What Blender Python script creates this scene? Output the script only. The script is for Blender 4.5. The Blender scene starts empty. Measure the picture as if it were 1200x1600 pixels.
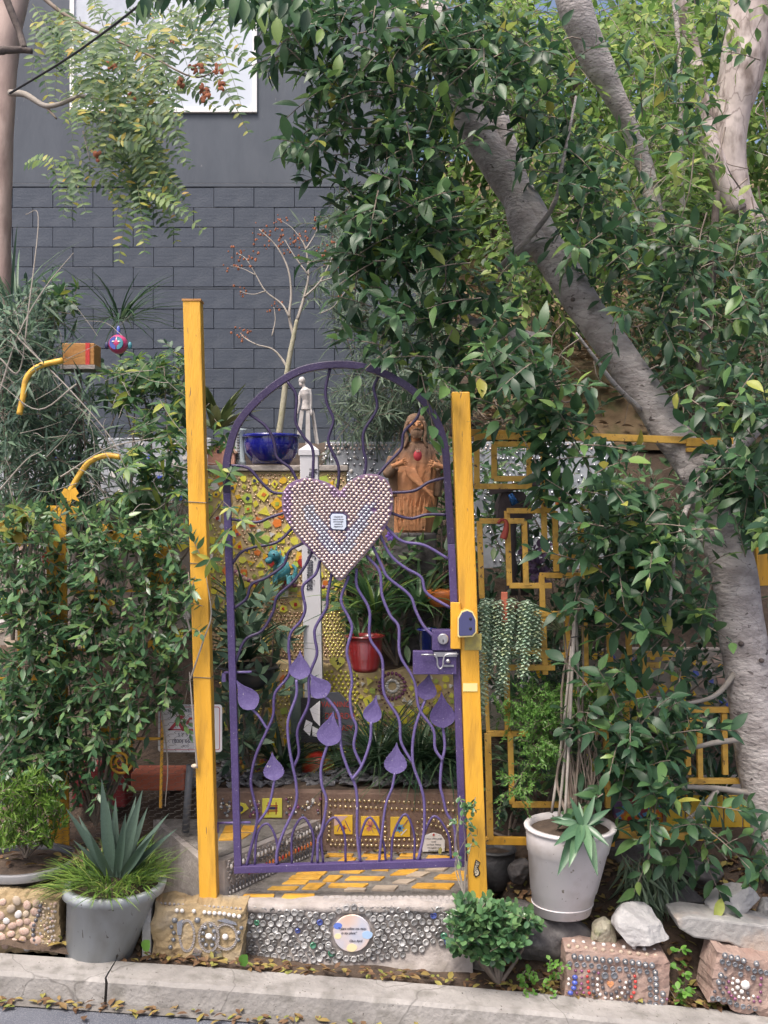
import bpy, bmesh, math, random
import numpy as np
from mathutils import Vector, Matrix, noise
random.seed(7); rng = np.random.default_rng(7)
R = math.radians
sc = bpy.context.scene
COL = sc.collection
H = 1.9; D0 = 4.3; F = 1600.0
YO = 0.0   # how far the thing being built stands behind (+) or before (-) the fence line

# ---------------------------------------------------------------- camera, light
cd = bpy.data.cameras.new("camera"); cam = bpy.data.objects.new("camera", cd); COL.objects.link(cam)
cam.location = (0, -D0, H); cam.rotation_euler = (R(90), 0, 0)
cd.sensor_fit = 'VERTICAL'; cd.sensor_height = 36.0; cd.lens = 36.0
cd.clip_start = 0.05; cd.clip_end = 500
sc.camera = cam
SUN_EL, SUN_AZ = R(62), R(212)
w = bpy.data.worlds.new("World"); sc.world = w; w.use_nodes = True
nt = w.node_tree
sky = nt.nodes.new('ShaderNodeTexSky'); sky.sky_type = 'NISHITA'; sky.sun_disc = False
sky.sun_elevation = SUN_EL; sky.sun_rotation = SUN_AZ; sky.air_density = 0.8; sky.dust_density = 8.0; sky.ozone_density = 1.0
bg = nt.nodes['Background']; bg.inputs['Strength'].default_value = 0.15
nt.links.new(sky.outputs[0], bg.inputs['Color'])
sl = bpy.data.lights.new("sun", 'SUN'); sl.energy = 1.5; sl.angle = R(16); sl.color = (1.0, 0.95, 0.9)
so = bpy.data.objects.new("sun", sl); COL.objects.link(so)
sd = Vector((math.sin(SUN_AZ) * math.cos(SUN_EL), math.cos(SUN_AZ) * math.cos(SUN_EL), math.sin(SUN_EL)))
so.rotation_euler = (-sd).to_track_quat('-Z', 'Y').to_euler(); so.location = (0, -3, 9)
vs = sc.view_settings; vs.view_transform = 'Standard'; vs.look = 'None'; vs.exposure = 0.74; vs.gamma = 1.0; vs.use_curve_mapping = False
sc.render.engine = 'CYCLES'
sc.cycles.max_bounces = 5; sc.cycles.diffuse_bounces = 3; sc.cycles.glossy_bounces = 2; sc.cycles.transmission_bounces = 3; sc.cycles.transparent_max_bounces = 4

def P(px, py, Y):
    d = Y + YO + D0
    return Vector(((px - 600) / F * d, Y, H + (800 - py) / F * d))
def PZ(px, py, z):
    d = (H - z) * F / (py - 800)
    return Vector(((px - 600) / F * d, d - D0, z))
def U(a, b): return random.uniform(a, b)

# ---------------------------------------------------------------- materials
_m = {}
def mat(name, c, rough=0.6, c2=None, scale=8.0, bump=0.0, bscale=None, metal=0.0, spec=0.5, coat=0.0, detail=5.0, lo=0.35, hi=0.65, emit=None, stretch=None, c3=None, s3=60.0, a3=0.5, rnd=0.0, chips=None, cracks=None):
    if name in _m: return _m[name]
    m = bpy.data.materials.new(name); m.use_nodes = True; _m[name] = m
    n = m.node_tree.nodes; l = m.node_tree.links; b = n['Principled BSDF']
    b.inputs['Roughness'].default_value = rough; b.inputs['Metallic'].default_value = metal
    b.inputs['Specular IOR Level'].default_value = spec; b.inputs['Coat Weight'].default_value = coat
    b.inputs['Base Color'].default_value = (*c, 1)
    tc = n.new('ShaderNodeTexCoord'); vec = tc.outputs['Object']
    if stretch:
        mp = n.new('ShaderNodeMapping'); mp.inputs['Scale'].default_value = stretch; l.new(vec, mp.inputs['Vector']); vec = mp.outputs[0]
    out = None
    if c2 is not None:
        t = n.new('ShaderNodeTexNoise'); t.inputs['Scale'].default_value = scale; t.inputs['Detail'].default_value = detail; t.inputs['Roughness'].default_value = 0.65
        l.new(vec, t.inputs['Vector'])
        r = n.new('ShaderNodeValToRGB'); r.color_ramp.elements[0].position = lo; r.color_ramp.elements[1].position = hi
        r.color_ramp.elements[0].color = (*c, 1); r.color_ramp.elements[1].color = (*c2, 1)
        l.new(t.outputs[0], r.inputs[0]); out = r.outputs[0]
        if c3 is not None:
            t3 = n.new('ShaderNodeTexNoise'); t3.inputs['Scale'].default_value = s3; t3.inputs['Detail'].default_value = 4; l.new(vec, t3.inputs['Vector'])
            r3 = n.new('ShaderNodeValToRGB'); r3.color_ramp.elements[0].position = .5; r3.color_ramp.elements[1].position = .68
            r3.color_ramp.elements[0].color = (0, 0, 0, 1); r3.color_ramp.elements[1].color = (a3, a3, a3, 1); l.new(t3.outputs[0], r3.inputs[0])
            mx = n.new('ShaderNodeMix'); mx.data_type = 'RGBA'; mx.inputs['B'].default_value = (*c3, 1)
            l.new(r3.outputs[0], mx.inputs['Factor']); l.new(out, mx.inputs['A']); out = mx.outputs['Result']
    for lay in [x for x in (chips, cracks) if x]:
        col_, s_, th_ = lay
        if lay is chips:
            t4 = n.new('ShaderNodeTexNoise'); t4.inputs['Scale'].default_value = s_; t4.inputs['Detail'].default_value = 3; t4.inputs['Distortion'].default_value = .6; l.new(vec, t4.inputs['Vector']); src = t4.outputs[0]; e0, e1 = th_, th_ + .02
        else:
            tn = n.new('ShaderNodeTexNoise'); tn.inputs['Scale'].default_value = s_ * .8; tn.inputs['Detail'].default_value = 5; l.new(vec, tn.inputs['Vector'])
            va = n.new('ShaderNodeVectorMath'); va.operation = 'MULTIPLY_ADD'; va.inputs[1].default_value = (.8 / s_ * 2,) * 3; l.new(tn.outputs['Color'], va.inputs[0]); l.new(vec, va.inputs[2])
            t4 = n.new('ShaderNodeTexVoronoi'); t4.feature = 'DISTANCE_TO_EDGE'; t4.inputs['Scale'].default_value = s_; l.new(va.outputs[0], t4.inputs['Vector']); src = t4.outputs['Distance']; e0, e1 = th_, 0.0
        mr4 = n.new('ShaderNodeMapRange'); mr4.inputs['From Min'].default_value = e0; mr4.inputs['From Max'].default_value = e1; l.new(src, mr4.inputs['Value'])
        if lay is cracks: mr4.inputs['To Max'].default_value = .6
        mx4 = n.new('ShaderNodeMix'); mx4.data_type = 'RGBA'; mx4.inputs['B'].default_value = (*col_, 1); l.new(mr4.outputs[0], mx4.inputs['Factor'])
        if out is None: mx4.inputs['A'].default_value = (*c, 1)
        else: l.new(out, mx4.inputs['A'])
        out = mx4.outputs['Result']
    if rnd:
        gi = n.new('ShaderNodeNewGeometry'); oi = n.new('ShaderNodeObjectInfo')
        ad = n.new('ShaderNodeMath'); ad.operation = 'ADD'; l.new(gi.outputs['Random Per Island'], ad.inputs[0]); l.new(oi.outputs['Random'], ad.inputs[1])
        fr = n.new('ShaderNodeMath'); fr.operation = 'FRACT'; l.new(ad.outputs[0], fr.inputs[0])
        mr = n.new('ShaderNodeMapRange'); mr.inputs['To Min'].default_value = 1 - rnd; mr.inputs['To Max'].default_value = 1 + rnd; l.new(fr.outputs[0], mr.inputs['Value'])
        hs = n.new('ShaderNodeHueSaturation'); l.new(mr.outputs[0], hs.inputs['Value'])
        if out is None: hs.inputs['Color'].default_value = (*c, 1)
        else: l.new(out, hs.inputs['Color'])
        out = hs.outputs[0]
    if out is not None: l.new(out, b.inputs['Base Color'])
    if bump:
        t2 = n.new('ShaderNodeTexNoise'); t2.inputs['Scale'].default_value = bscale or scale * 5; t2.inputs['Detail'].default_value = 6; l.new(vec, t2.inputs['Vector'])
        bp = n.new('ShaderNodeBump'); bp.inputs['Strength'].default_value = bump; bp.inputs['Distance'].default_value = 0.01
        l.new(t2.outputs[0], bp.inputs['Height']); l.new(bp.outputs[0], b.inputs['Normal'])
    return m
def weather_up(m, c, z0, z1):
    """mix a weathered colour in above a height on the thing (dirt that settles on the top of a statue)"""
    n = m.node_tree.nodes; l = m.node_tree.links; b = n['Principled BSDF']; src = b.inputs['Base Color'].links[0].from_socket
    tc = n.new('ShaderNodeTexCoord'); sx = n.new('ShaderNodeSeparateXYZ'); l.new(tc.outputs['Object'], sx.inputs[0])
    t = n.new('ShaderNodeTexNoise'); t.inputs['Scale'].default_value = 18; l.new(tc.outputs['Object'], t.inputs['Vector'])
    ma = n.new('ShaderNodeMath'); ma.operation = 'MULTIPLY_ADD'; ma.inputs[1].default_value = .14; l.new(t.outputs[0], ma.inputs[0]); l.new(sx.outputs['Z'], ma.inputs[2])
    mr = n.new('ShaderNodeMapRange'); mr.inputs['From Min'].default_value = z0; mr.inputs['From Max'].default_value = z1; l.new(ma.outputs[0], mr.inputs['Value'])
    mx = n.new('ShaderNodeMix'); mx.data_type = 'RGBA'; mx.inputs['B'].default_value = (*c, 1); l.new(mr.outputs[0], mx.inputs['Factor']); l.new(src, mx.inputs['A']); l.new(mx.outputs['Result'], b.inputs['Base Color'])
def leafmat(name, stops, rough=0.38, trans=0.25, sat=1.0, spec=0.5):
    """random colour per leaf from stops [(pos, colour)], a little translucency"""
    m = bpy.data.materials.new(name); m.use_nodes = True
    n = m.node_tree.nodes; l = m.node_tree.links; b = n['Principled BSDF']
    b.inputs['Roughness'].default_value = rough; b.inputs['Specular IOR Level'].default_value = spec
    gi = n.new('ShaderNodeNewGeometry'); oi = n.new('ShaderNodeObjectInfo')
    ad = n.new('ShaderNodeMath'); ad.operation = 'ADD'; l.new(gi.outputs['Random Per Island'], ad.inputs[0]); l.new(oi.outputs['Random'], ad.inputs[1])
    fr = n.new('ShaderNodeMath'); fr.operation = 'FRACT'; l.new(ad.outputs[0], fr.inputs[0])
    r = n.new('ShaderNodeValToRGB'); cr = r.color_ramp
    while len(cr.elements) < len(stops): cr.elements.new(0.5)
    for e, (p, c) in zip(cr.elements, stops): e.position = p; e.color = (*c, 1)
    l.new(fr.outputs[0], r.inputs[0])
    # blotches within a leaf, paler underside
    tc = n.new('ShaderNodeTexCoord'); t = n.new('ShaderNodeTexNoise'); t.inputs['Scale'].default_value = 45; l.new(tc.outputs['Object'], t.inputs['Vector'])
    mr = n.new('ShaderNodeMapRange'); mr.inputs['To Min'].default_value = .75; mr.inputs['To Max'].default_value = 1.3; l.new(t.outputs[0], mr.inputs['Value'])
    hs = n.new('ShaderNodeHueSaturation'); l.new(r.outputs[0], hs.inputs['Color']); l.new(mr.outputs[0], hs.inputs['Value']); hs.inputs['Saturation'].default_value = sat
    l.new(hs.outputs[0], b.inputs['Base Color'])
    tr = n.new('ShaderNodeBsdfTranslucent'); ms = n.new('ShaderNodeMixShader'); ms.inputs[0].default_value = trans
    h2 = n.new('ShaderNodeHueSaturation'); h2.inputs['Value'].default_value = 1.6; h2.inputs['Hue'].default_value = .49; l.new(hs.outputs[0], h2.inputs['Color']); l.new(h2.outputs[0], tr.inputs['Color'])
    l.new(b.outputs[0], ms.inputs[1]); l.new(tr.outputs[0], ms.inputs[2]); l.new(ms.outputs[0], n['Material Output'].inputs['Surface'])
    return m

YEL = (.70, .36, .03)
M = dict(
 asphalt=mat('asphalt', (.085, .095, .12), .85, (.13, .14, .17), 3, .5, 160, c3=(.3, .3, .32), s3=220, a3=.5),
 kerb=mat('kerb_concrete', (.22, .21, .20), .85, (.36, .345, .33), 4, .5, 60, c3=(.12, .115, .10), s3=11, a3=.6, chips=((.10, .09, .08), 70, .68), cracks=((.09, .085, .08), 1.1, .006)),
 gutter=mat('gutter_concrete', (.13, .12, .11), .9, (.2, .19, .18), 4, .4, 70, c3=(.12, .11, .1), s3=30),
 soil=mat('soil', (.045, .032, .024), .95, (.10, .07, .05), 9, .8, 50),
 hill=mat('hill_earth', (.12, .08, .045), .95, (.24, .17, .10), 4, .9, 25, c3=(.05, .07, .02), s3=7, a3=.7),
 wallblue=mat('wall_paint_blue_grey', (.048, .061, .084), .6, (.072, .088, .114), 2.2, .25, 30, c3=(.095, .11, .135), s3=3.5, a3=.45, stretch=(1, 1, .35), chips=((.13, .14, .16), 30, .72)),
 block=mat('block_paint', (.041, .054, .079), .62, (.055, .070, .099), 1.6, .35, 45, c3=(.085, .10, .125), s3=7, a3=.35, rnd=.07),
 mortar=mat('block_joint', (.040, .053, .078), .8),
 patch=mat('wall_light_patch', (.24, .235, .24), .6, (.15, .155, .17), 2.5, .2, 30),  # tone of reflected light on the stucco, not put on anything
 winframe=mat('window_frame_white', (.8, .8, .8), .4),
 glass=mat('window_glass', (.52, .57, .64), .06, metal=.0, spec=1.0, coat=1.0),  # pale base colour carries the sky reflected in the right pane
 skypane=mat('window_pane_sky', (.34, .38, .46), .25, (.58, .62, .68), 1.3, coat=1.0),  # left pane: reflected sky painted in as pale blue mottling
 yellow=mat('yellow_paint', YEL, .42, (.72, .40, .05), 2.5, .3, 70, c3=(.36, .19, .035), s3=9, a3=.6, stretch=(2.5, 2.5, .35), chips=((.16, .10, .06), 38, .70)),
 yellow2=mat('fence_yellow_paint', (.60, .34, .05), .5, (.68, .42, .09), 9, .2, 80, c3=(.25, .14, .04), s3=24, a3=.5, chips=((.12, .07, .04), 60, .66)),
 pale=mat('pale_yellow_patch', (.78, .66, .28), .6),
 purple=mat('purple_paint', (.056, .038, .122), .42, (.080, .056, .165), 5, .15, 120, c3=(.22, .19, .32), s3=190, a3=.2, chips=((.30, .27, .36), 80, .70)),
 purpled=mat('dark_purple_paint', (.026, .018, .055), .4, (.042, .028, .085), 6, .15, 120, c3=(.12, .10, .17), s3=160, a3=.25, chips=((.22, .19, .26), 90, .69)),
 purplel=mat('purple_paint_worn', (.095, .070, .20), .4, (.135, .105, .26), 6, .12, 90, c3=(.30, .27, .42), s3=170, a3=.25, chips=((.40, .37, .42), 80, .69)),
 steel=mat('worn_steel', (.42, .42, .44), .35, (.6, .6, .62), 30, metal=.8),
 brass=mat('brass_bead', (.52, .42, .26), .22, metal=.75, rnd=.25),
 bead=mat('pearl_bead', (.62, .51, .46), .18, metal=.35, rnd=.2, coat=1),
 beadback=mat('heart_plate', (.26, .19, .20), .5, (.15, .08, .20), 6),
 beadblue=mat('pale_blue_bead', (.54, .56, .62), .18, metal=.45, rnd=.2, coat=1),
 beadpurple=mat('violet_bead', (.46, .32, .46), .2, metal=.45, rnd=.2, coat=1),
 grout=mat('grout', (.26, .23, .20), .9, (.36, .32, .28), 12, .5, 80),
 groutb=mat('brown_grout', (.17, .11, .085), .9, (.25, .17, .13), 12, .5, 80),
 groutp=mat('ochre_grout', (.44, .34, .18), .85, (.55, .43, .25), 7, .5, 50),
 groutpink=mat('pink_concrete', (.27, .18, .15), .9, (.36, .27, .23), 8, .8, 40, c3=(.28, .2, .17), s3=10, a3=.5),
 tan=mat('tan_stone', (.30, .22, .12), .9, (.42, .33, .20), 7, .8, 40, c3=(.2, .19, .18), s3=8, a3=.6),
 plinth=mat('pale_plaster', (.28, .25, .235), .9, (.40, .365, .345), 9, .7, 40, c3=(.22, .2, .17), s3=14, a3=.5),
 glassb=mat('bottle_glass', (.13, .135, .14), .12, (.40, .39, .38), 45, spec=.9, coat=1, rnd=.5),
 glassg=mat('green_bottle_glass', (.05, .20, .12), .12, spec=.9, coat=1),
 glassn=mat('blue_bottle_glass', (.05, .08, .32), .12, spec=.9, coat=1),
 stonecap=mat('cast_disc', (.28, .26, .25), .7, (.40, .37, .36), 30, .4, 90, rnd=.12),
 tile=mat('orange_yellow_tile', (.66, .33, .035), .45, (.72, .42, .08), 9, .25, 60, c3=(.3, .2, .08), s3=22, a3=.45, rnd=.12),
 stone=mat('flagstone', (.40, .32, .24), .8, (.52, .43, .34), 10, .4, 60, rnd=.15),
 floor=mat('landing_cement', (.16, .145, .13), .9, (.27, .25, .23), 14, .7, 90, c3=(.08, .08, .06), s3=30),
 tyel=mat('lemon_tile', (.72, .62, .05), .25, (.66, .66, .12), 8, coat=.6, rnd=.12),
 tyo=mat('saffron_tile', (.74, .44, .03), .25, (.72, .50, .06), 8, coat=.5, rnd=.08),
 tgrn=mat('lime_tile', (.42, .52, .10), .25, coat=.6, rnd=.2),
 torg=mat('orange_tile', (.70, .20, .04), .3, coat=.6, rnd=.15),
 tred=mat('red_tile', (.45, .035, .03), .3, coat=.5, rnd=.25),
 twht=mat('white_tile', (.70, .68, .66), .3, coat=.5, rnd=.12),
 tblu=mat('blue_tile', (.08, .12, .50), .25, coat=.5, rnd=.3),
 ttea=mat('teal_tile', (.05, .30, .30), .3, coat=.5, rnd=.3),
 tpur=mat('plum_tile', (.20, .06, .14), .3, coat=.5, rnd=.3),
 tmir=mat('mirror_chip', (.62, .64, .68), .12, metal=.9, rnd=.2),
 silver=mat('silver_grey_plaster', (.28, .30, .34), .6, (.46, .49, .54), 5, .3, 40),
 black=mat('black', (.02, .02, .024), .6),
 navy=mat('navy', (.03, .035, .10), .5),
 ink=mat('ink', (.03, .03, .05), .7),
 signw=mat('sign_white', (.78, .77, .80), .4),
 signr=mat('sign_red', (.52, .06, .09), .5),
 polew=mat('pole_white_plastic', (.56, .56, .60), .5, (.62, .62, .66), 5),
 dollw=mat('doll_white_wood', (.62, .60, .60), .6, (.50, .46, .44), 20, .2, 60),
 terra=mat('terracotta', (.54, .23, .10), .85, (.64, .32, .16), 9, .5, 60, c3=(.22, .12, .07), s3=7, a3=.6),
 terrad=mat('terracotta_weathered', (.15, .095, .062), .9, (.26, .16, .10), 14, .5, 60),
 heartred=mat('painted_red_heart', (.62, .06, .08), .5),
 greypot=mat('grey_plastic', (.34, .375, .405), .42, (.42, .455, .485), 3.5, .1, 20, c3=(.16, .155, .14), s3=7, a3=.55, stretch=(1, 1, .5), chips=((.10, .09, .08), 45, .68)),
 whitepot=mat('white_plastic', (.60, .57, .58), .42, (.68, .65, .66), 3, .08, 20, c3=(.36, .32, .28), s3=7, a3=.45, chips=((.22, .19, .16), 50, .70)),
 blackpot=mat('black_plastic', (.035, .037, .045), .4, (.05, .052, .06), 5),
 rim=mat('grey_pot_rim', (.14, .145, .155), .5, (.2, .2, .21), 8),
 redpot=mat('red_glaze', (.17, .010, .012), .3, coat=1.0),
 bluepot=mat('cobalt_glaze', (.012, .014, .24), .07, (.008, .01, .16), 5, spec=.8, coat=1.0),
 terrapot=mat('terracotta_pot', (.42, .11, .06), .7, (.50, .16, .10), 8, .2, 60),
 maroon=mat('maroon_planter', (.22, .03, .035), .6),
 darkrock=mat('dark_rock', (.06, .056, .058), .85, (.12, .112, .112), 7, .9, 35, c3=(.24, .23, .22), s3=18, a3=.4),
 whiterock=mat('white_rock', (.34, .335, .34), .9, (.46, .455, .45), 8, .8, 40, c3=(.28, .28, .28), s3=14, a3=.5),
 mossrock=mat('mossy_rock', (.38, .36, .28), .9, (.54, .50, .38), 14, .8, 50, c3=(.16, .19, .08), s3=20, a3=.7),
 slab=mat('slab_concrete', (.27, .27, .265), .9, (.39, .38, .37), 9, .8, 40, c3=(.45, .33, .24), s3=6, a3=.6),
 bark=mat('ficus_bark', (.29, .26, .25), .8, (.52, .48, .465), 6, 1.0, 40, c3=(.17, .145, .14), s3=9, a3=.45, stretch=(1, 1, 2.0), lo=.38, hi=.6, detail=9, chips=((.13, .11, .105), 26, .66), cracks=((.19, .165, .16), 4.5, .018)),
 barkd=mat('dark_bark', (.07, .055, .05), .85, (.13, .105, .095), 8, .6, 40),
 barkp=mat('pale_bark', (.36, .30, .285), .8, (.56, .49, .47), 4, 1.0, 20, c3=(.15, .115, .10), s3=9, a3=.9, cracks=((.12, .09, .08), 3.5, .02), stretch=(1, 1, .5)),
 barkl=mat('pinkish_bark', (.30, .22, .20), .8, (.40, .31, .28), 6, .5, 20, c3=(.16, .11, .10), s3=10, a3=.6, stretch=(1, 1, .4)),
 twig=mat('twig', (.16, .125, .10), .85, (.24, .20, .165), 12),
 twigp=mat('pale_twig', (.24, .215, .185), .8, (.34, .31, .28), 12),
 stem=mat('green_stem', (.14, .17, .07), .7),
 rust=mat('dry_flower', (.30, .11, .06), .9, rnd=.3),
 wood=mat('orange_brown_wood', (.36, .16, .04), .7, (.46, .24, .08), 9, .3, 40, c3=(.22, .05, .02), s3=8, a3=.7),
 darkwood=mat('dark_wood', (.05, .04, .045), .7, (.09, .07, .07), 12, .3, 60),
 rod=mat('yellow_pipe', (.68, .38, .04), .4, (.72, .44, .08), 8, c3=(.35, .2, .05), s3=40, a3=.5),
 cyan=mat('turquoise_paint', (.03, .17, .22), .5, (.09, .30, .36), 20, .3, 60),
 pinkp=mat('magenta_paint', (.50, .05, .16), .35, coat=.5),
 slate=mat('slate_chip', (.10, .10, .11), .7, (.2, .2, .21), 20, rnd=.4),
 wire=mat('wire', (.12, .11, .10), .6),
 violet=mat('violet_flower', (.16, .08, .42), .6),
 litter=leafmat('dry_leaf', [(0, (.09, .045, .022)), (.5, (.17, .10, .05)), (.75, (.28, .21, .06)), (.9, (.16, .20, .04)), (1, (.33, .27, .08))], .7, .1),
 cobble=mat('pink_pebble', (.40, .24, .19), .6, (.52, .42, .35), 3, .1, 60, rnd=.25),
 darkpeb=mat('dark_pebble', (.06, .06, .07), .45, (.1, .1, .115), 20, coat=.3, rnd=.3),
 pearl=mat('white_gem', (.62, .60, .58), .25, coat=.8, rnd=.12),
 smoke=mat('smoke_gem', (.09, .10, .12), .12, (.2, .21, .23), 60, coat=1, rnd=.35),
)
g = lambda *a: leafmat(*a)
L = dict(
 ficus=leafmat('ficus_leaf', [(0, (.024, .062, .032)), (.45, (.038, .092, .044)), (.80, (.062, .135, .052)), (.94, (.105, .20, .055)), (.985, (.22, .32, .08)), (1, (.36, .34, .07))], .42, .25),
 ficusd=leafmat('ficus_leaf_dark', [(0, (.018, .045, .024)), (.5, (.028, .07, .035)), (1, (.05, .11, .04))], .36, .18),  # darker green leaf for dark shrub, creeper, fern, ivy and papyrus
 back=leafmat('back_leaf', [(0, (.05, .12, .03)), (.4, (.11, .20, .05)), (.8, (.18, .29, .07)), (1, (.32, .38, .12))], .5, .45),
 backd=leafmat('back_leaf_dark', [(0, (.02, .045, .02)), (.5, (.04, .085, .03)), (1, (.09, .15, .04))], .5, .3),
 vine=leafmat('vine_leaf', [(0, (.034, .085, .042)), (.45, (.066, .145, .064)), (.8, (.115, .21, .085)), (1, (.15, .24, .07))], .32, .2),
 blueg=leafmat('blue_green_leaf', [(0, (.04, .075, .055)), (.5, (.07, .13, .085)), (1, (.13, .20, .12))], .5, .2),
 palm=leafmat('palmate_leaf', [(0, (.035, .085, .04)), (.6, (.06, .14, .055)), (.9, (.16, .26, .06)), (1, (.35, .36, .06))], .45, .3),
 fern=leafmat('pinnate_leaf', [(0, (.045, .10, .045)), (.5, (.08, .155, .06)), (.85, (.15, .24, .06)), (.97, (.36, .36, .06)), (1, (.45, .28, .05))], .5, .35),
 podo=leafmat('needle_leaf', [(0, (.05, .085, .06)), (.5, (.085, .13, .09)), (1, (.16, .22, .14))], .55, .25),
 strap=leafmat('strap_leaf', [(0, (.02, .05, .028)), (.6, (.04, .085, .045)), (1, (.09, .14, .07))], .35, .15),
 varieg=leafmat('variegated_leaf', [(0, (.08, .14, .05)), (.5, (.20, .26, .12)), (1, (.50, .52, .36))], .4, .2),
 agave=leafmat('agave_leaf', [(0, (.05, .085, .065)), (1, (.085, .13, .10))], .5, .03),
 agavegreen=leafmat('small_agave_leaf', [(0, (.045, .11, .06)), (1, (.10, .19, .10))], .35, .05),
 grass=leafmat('grass_blade', [(0, (.05, .11, .03)), (.5, (.10, .19, .04)), (.85, (.20, .32, .06)), (1, (.34, .36, .12))], .5, .3),
 jade=leafmat('jade_leaf', [(0, (.05, .12, .055)), (.6, (.085, .18, .075)), (1, (.15, .26, .10))], .25, .12),
 succ=leafmat('finger_leaf', [(0, (.05, .12, .02)), (.5, (.10, .20, .03)), (1, (.20, .32, .06))], .35, .15),
 burro=leafmat('burro_leaf', [(0, (.30, .44, .33)), (.6, (.46, .58, .46)), (1, (.42, .48, .28))], .4, .1),
 aspar=leafmat('asparagus_leaf', [(0, (.06, .15, .03)), (.5, (.10, .23, .045)), (1, (.16, .32, .07))], .5, .35),
 clover=leafmat('clover_leaf', [(0, (.07, .20, .03)), (1, (.16, .34, .06))], .5, .35),
 yellowl=leafmat('yellowing_leaf', [(0, (.34, .19, .03)), (.4, (.20, .24, .05)), (1, (.10, .18, .05))], .5, .3),
 brom=leafmat('bromeliad_leaf', [(0, (.05, .09, .03)), (.6, (.10, .13, .05)), (1, (.16, .19, .08))], .35, .15),
 purplel=leafmat('purple_leaf', [(0, (.07, .04, .09)), (1, (.16, .10, .19))], .5, .1),
 cactus=leafmat('cactus_stem', [(0, (.06, .10, .06)), (1, (.12, .17, .10))], .5, .05),
 dry=leafmat('dead_leaf', [(0, (.12, .08, .05)), (1, (.30, .22, .14))], .8, .1),
)

# ---------------------------------------------------------------- object helpers
OFF = {}
def tag(o, label=None, cat=None, group=None, kind=None):
    if label: o['label'] = label
    if cat: o['category'] = cat
    if group: o['group'] = group
    if kind: o['kind'] = kind
    return o
def empty(name, loc, label=None, cat=None, group=None):
    loc = Vector(loc) + Vector((0, YO, 0)); o = bpy.data.objects.new(name, None); COL.objects.link(o); o.location = loc; o.empty_display_size = .1
    OFF[o.name] = Vector(loc); return tag(o, label, cat, group)
def mesh(name, v, f, m, parent=None, smooth=False, kind=None, loc=None, label=None, cat=None, group=None, bevel=0, sub=0, remesh=0):
    """v in world coordinates; the object's origin is its parent's root (or loc)"""
    off = OFF[parent.name] if parent is not None else (Vector(loc) + Vector((0, YO, 0)) if loc is not None else Vector((0, 0, 0)))
    v = np.asarray(v, dtype=np.float64).reshape(-1, 3) - np.array(off) + np.array((0, YO, 0))
    me = bpy.data.meshes.new(name)
    if isinstance(f, np.ndarray):
        k = f.shape[1]; me.vertices.add(len(v)); me.vertices.foreach_set('co', v.astype(np.float32).ravel())
        me.loops.add(f.size); me.loops.foreach_set('vertex_index', f.astype(np.int32).ravel())
        me.polygons.add(len(f)); me.polygons.foreach_set('loop_start', np.arange(0, f.size, k, dtype=np.int32))
        me.update(calc_edges=True)
    else:
        me.from_pydata(v.tolist(), [], f); me.update()
    me.materials.append(m)
    if smooth: me.polygons.foreach_set('use_smooth', [True] * len(me.polygons))
    o = bpy.data.objects.new(name, me); COL.objects.link(o)
    if parent is not None: o.parent = parent
    else: o.location = off
    OFF[o.name] = off
    if remesh:
        md = o.modifiers.new('remesh', 'REMESH'); md.mode = 'VOXEL'; md.voxel_size = remesh; md.use_smooth_shade = True
        md = o.modifiers.new('smooth', 'SMOOTH'); md.iterations = 2
    if bevel:
        md = o.modifiers.new('bevel', 'BEVEL'); md.width = bevel; md.segments = 2; md.limit_method = 'ANGLE'; md.angle_limit = R(40)
    if sub:
        md = o.modifiers.new('sub', 'SUBSURF'); md.levels = sub; md.render_levels = sub
    return tag(o, label, cat, group, kind)
def inst(name, src, mw, parent):
    """an object sharing src's mesh, at the world matrix mw, child of parent"""
    o = bpy.data.objects.new(name, src); COL.objects.link(o); o.parent = parent
    o.matrix_local = Matrix.Translation(-OFF[parent.name] + Vector((0, YO, 0))) @ mw
    OFF[o.name] = OFF[parent.name]; return o
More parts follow.
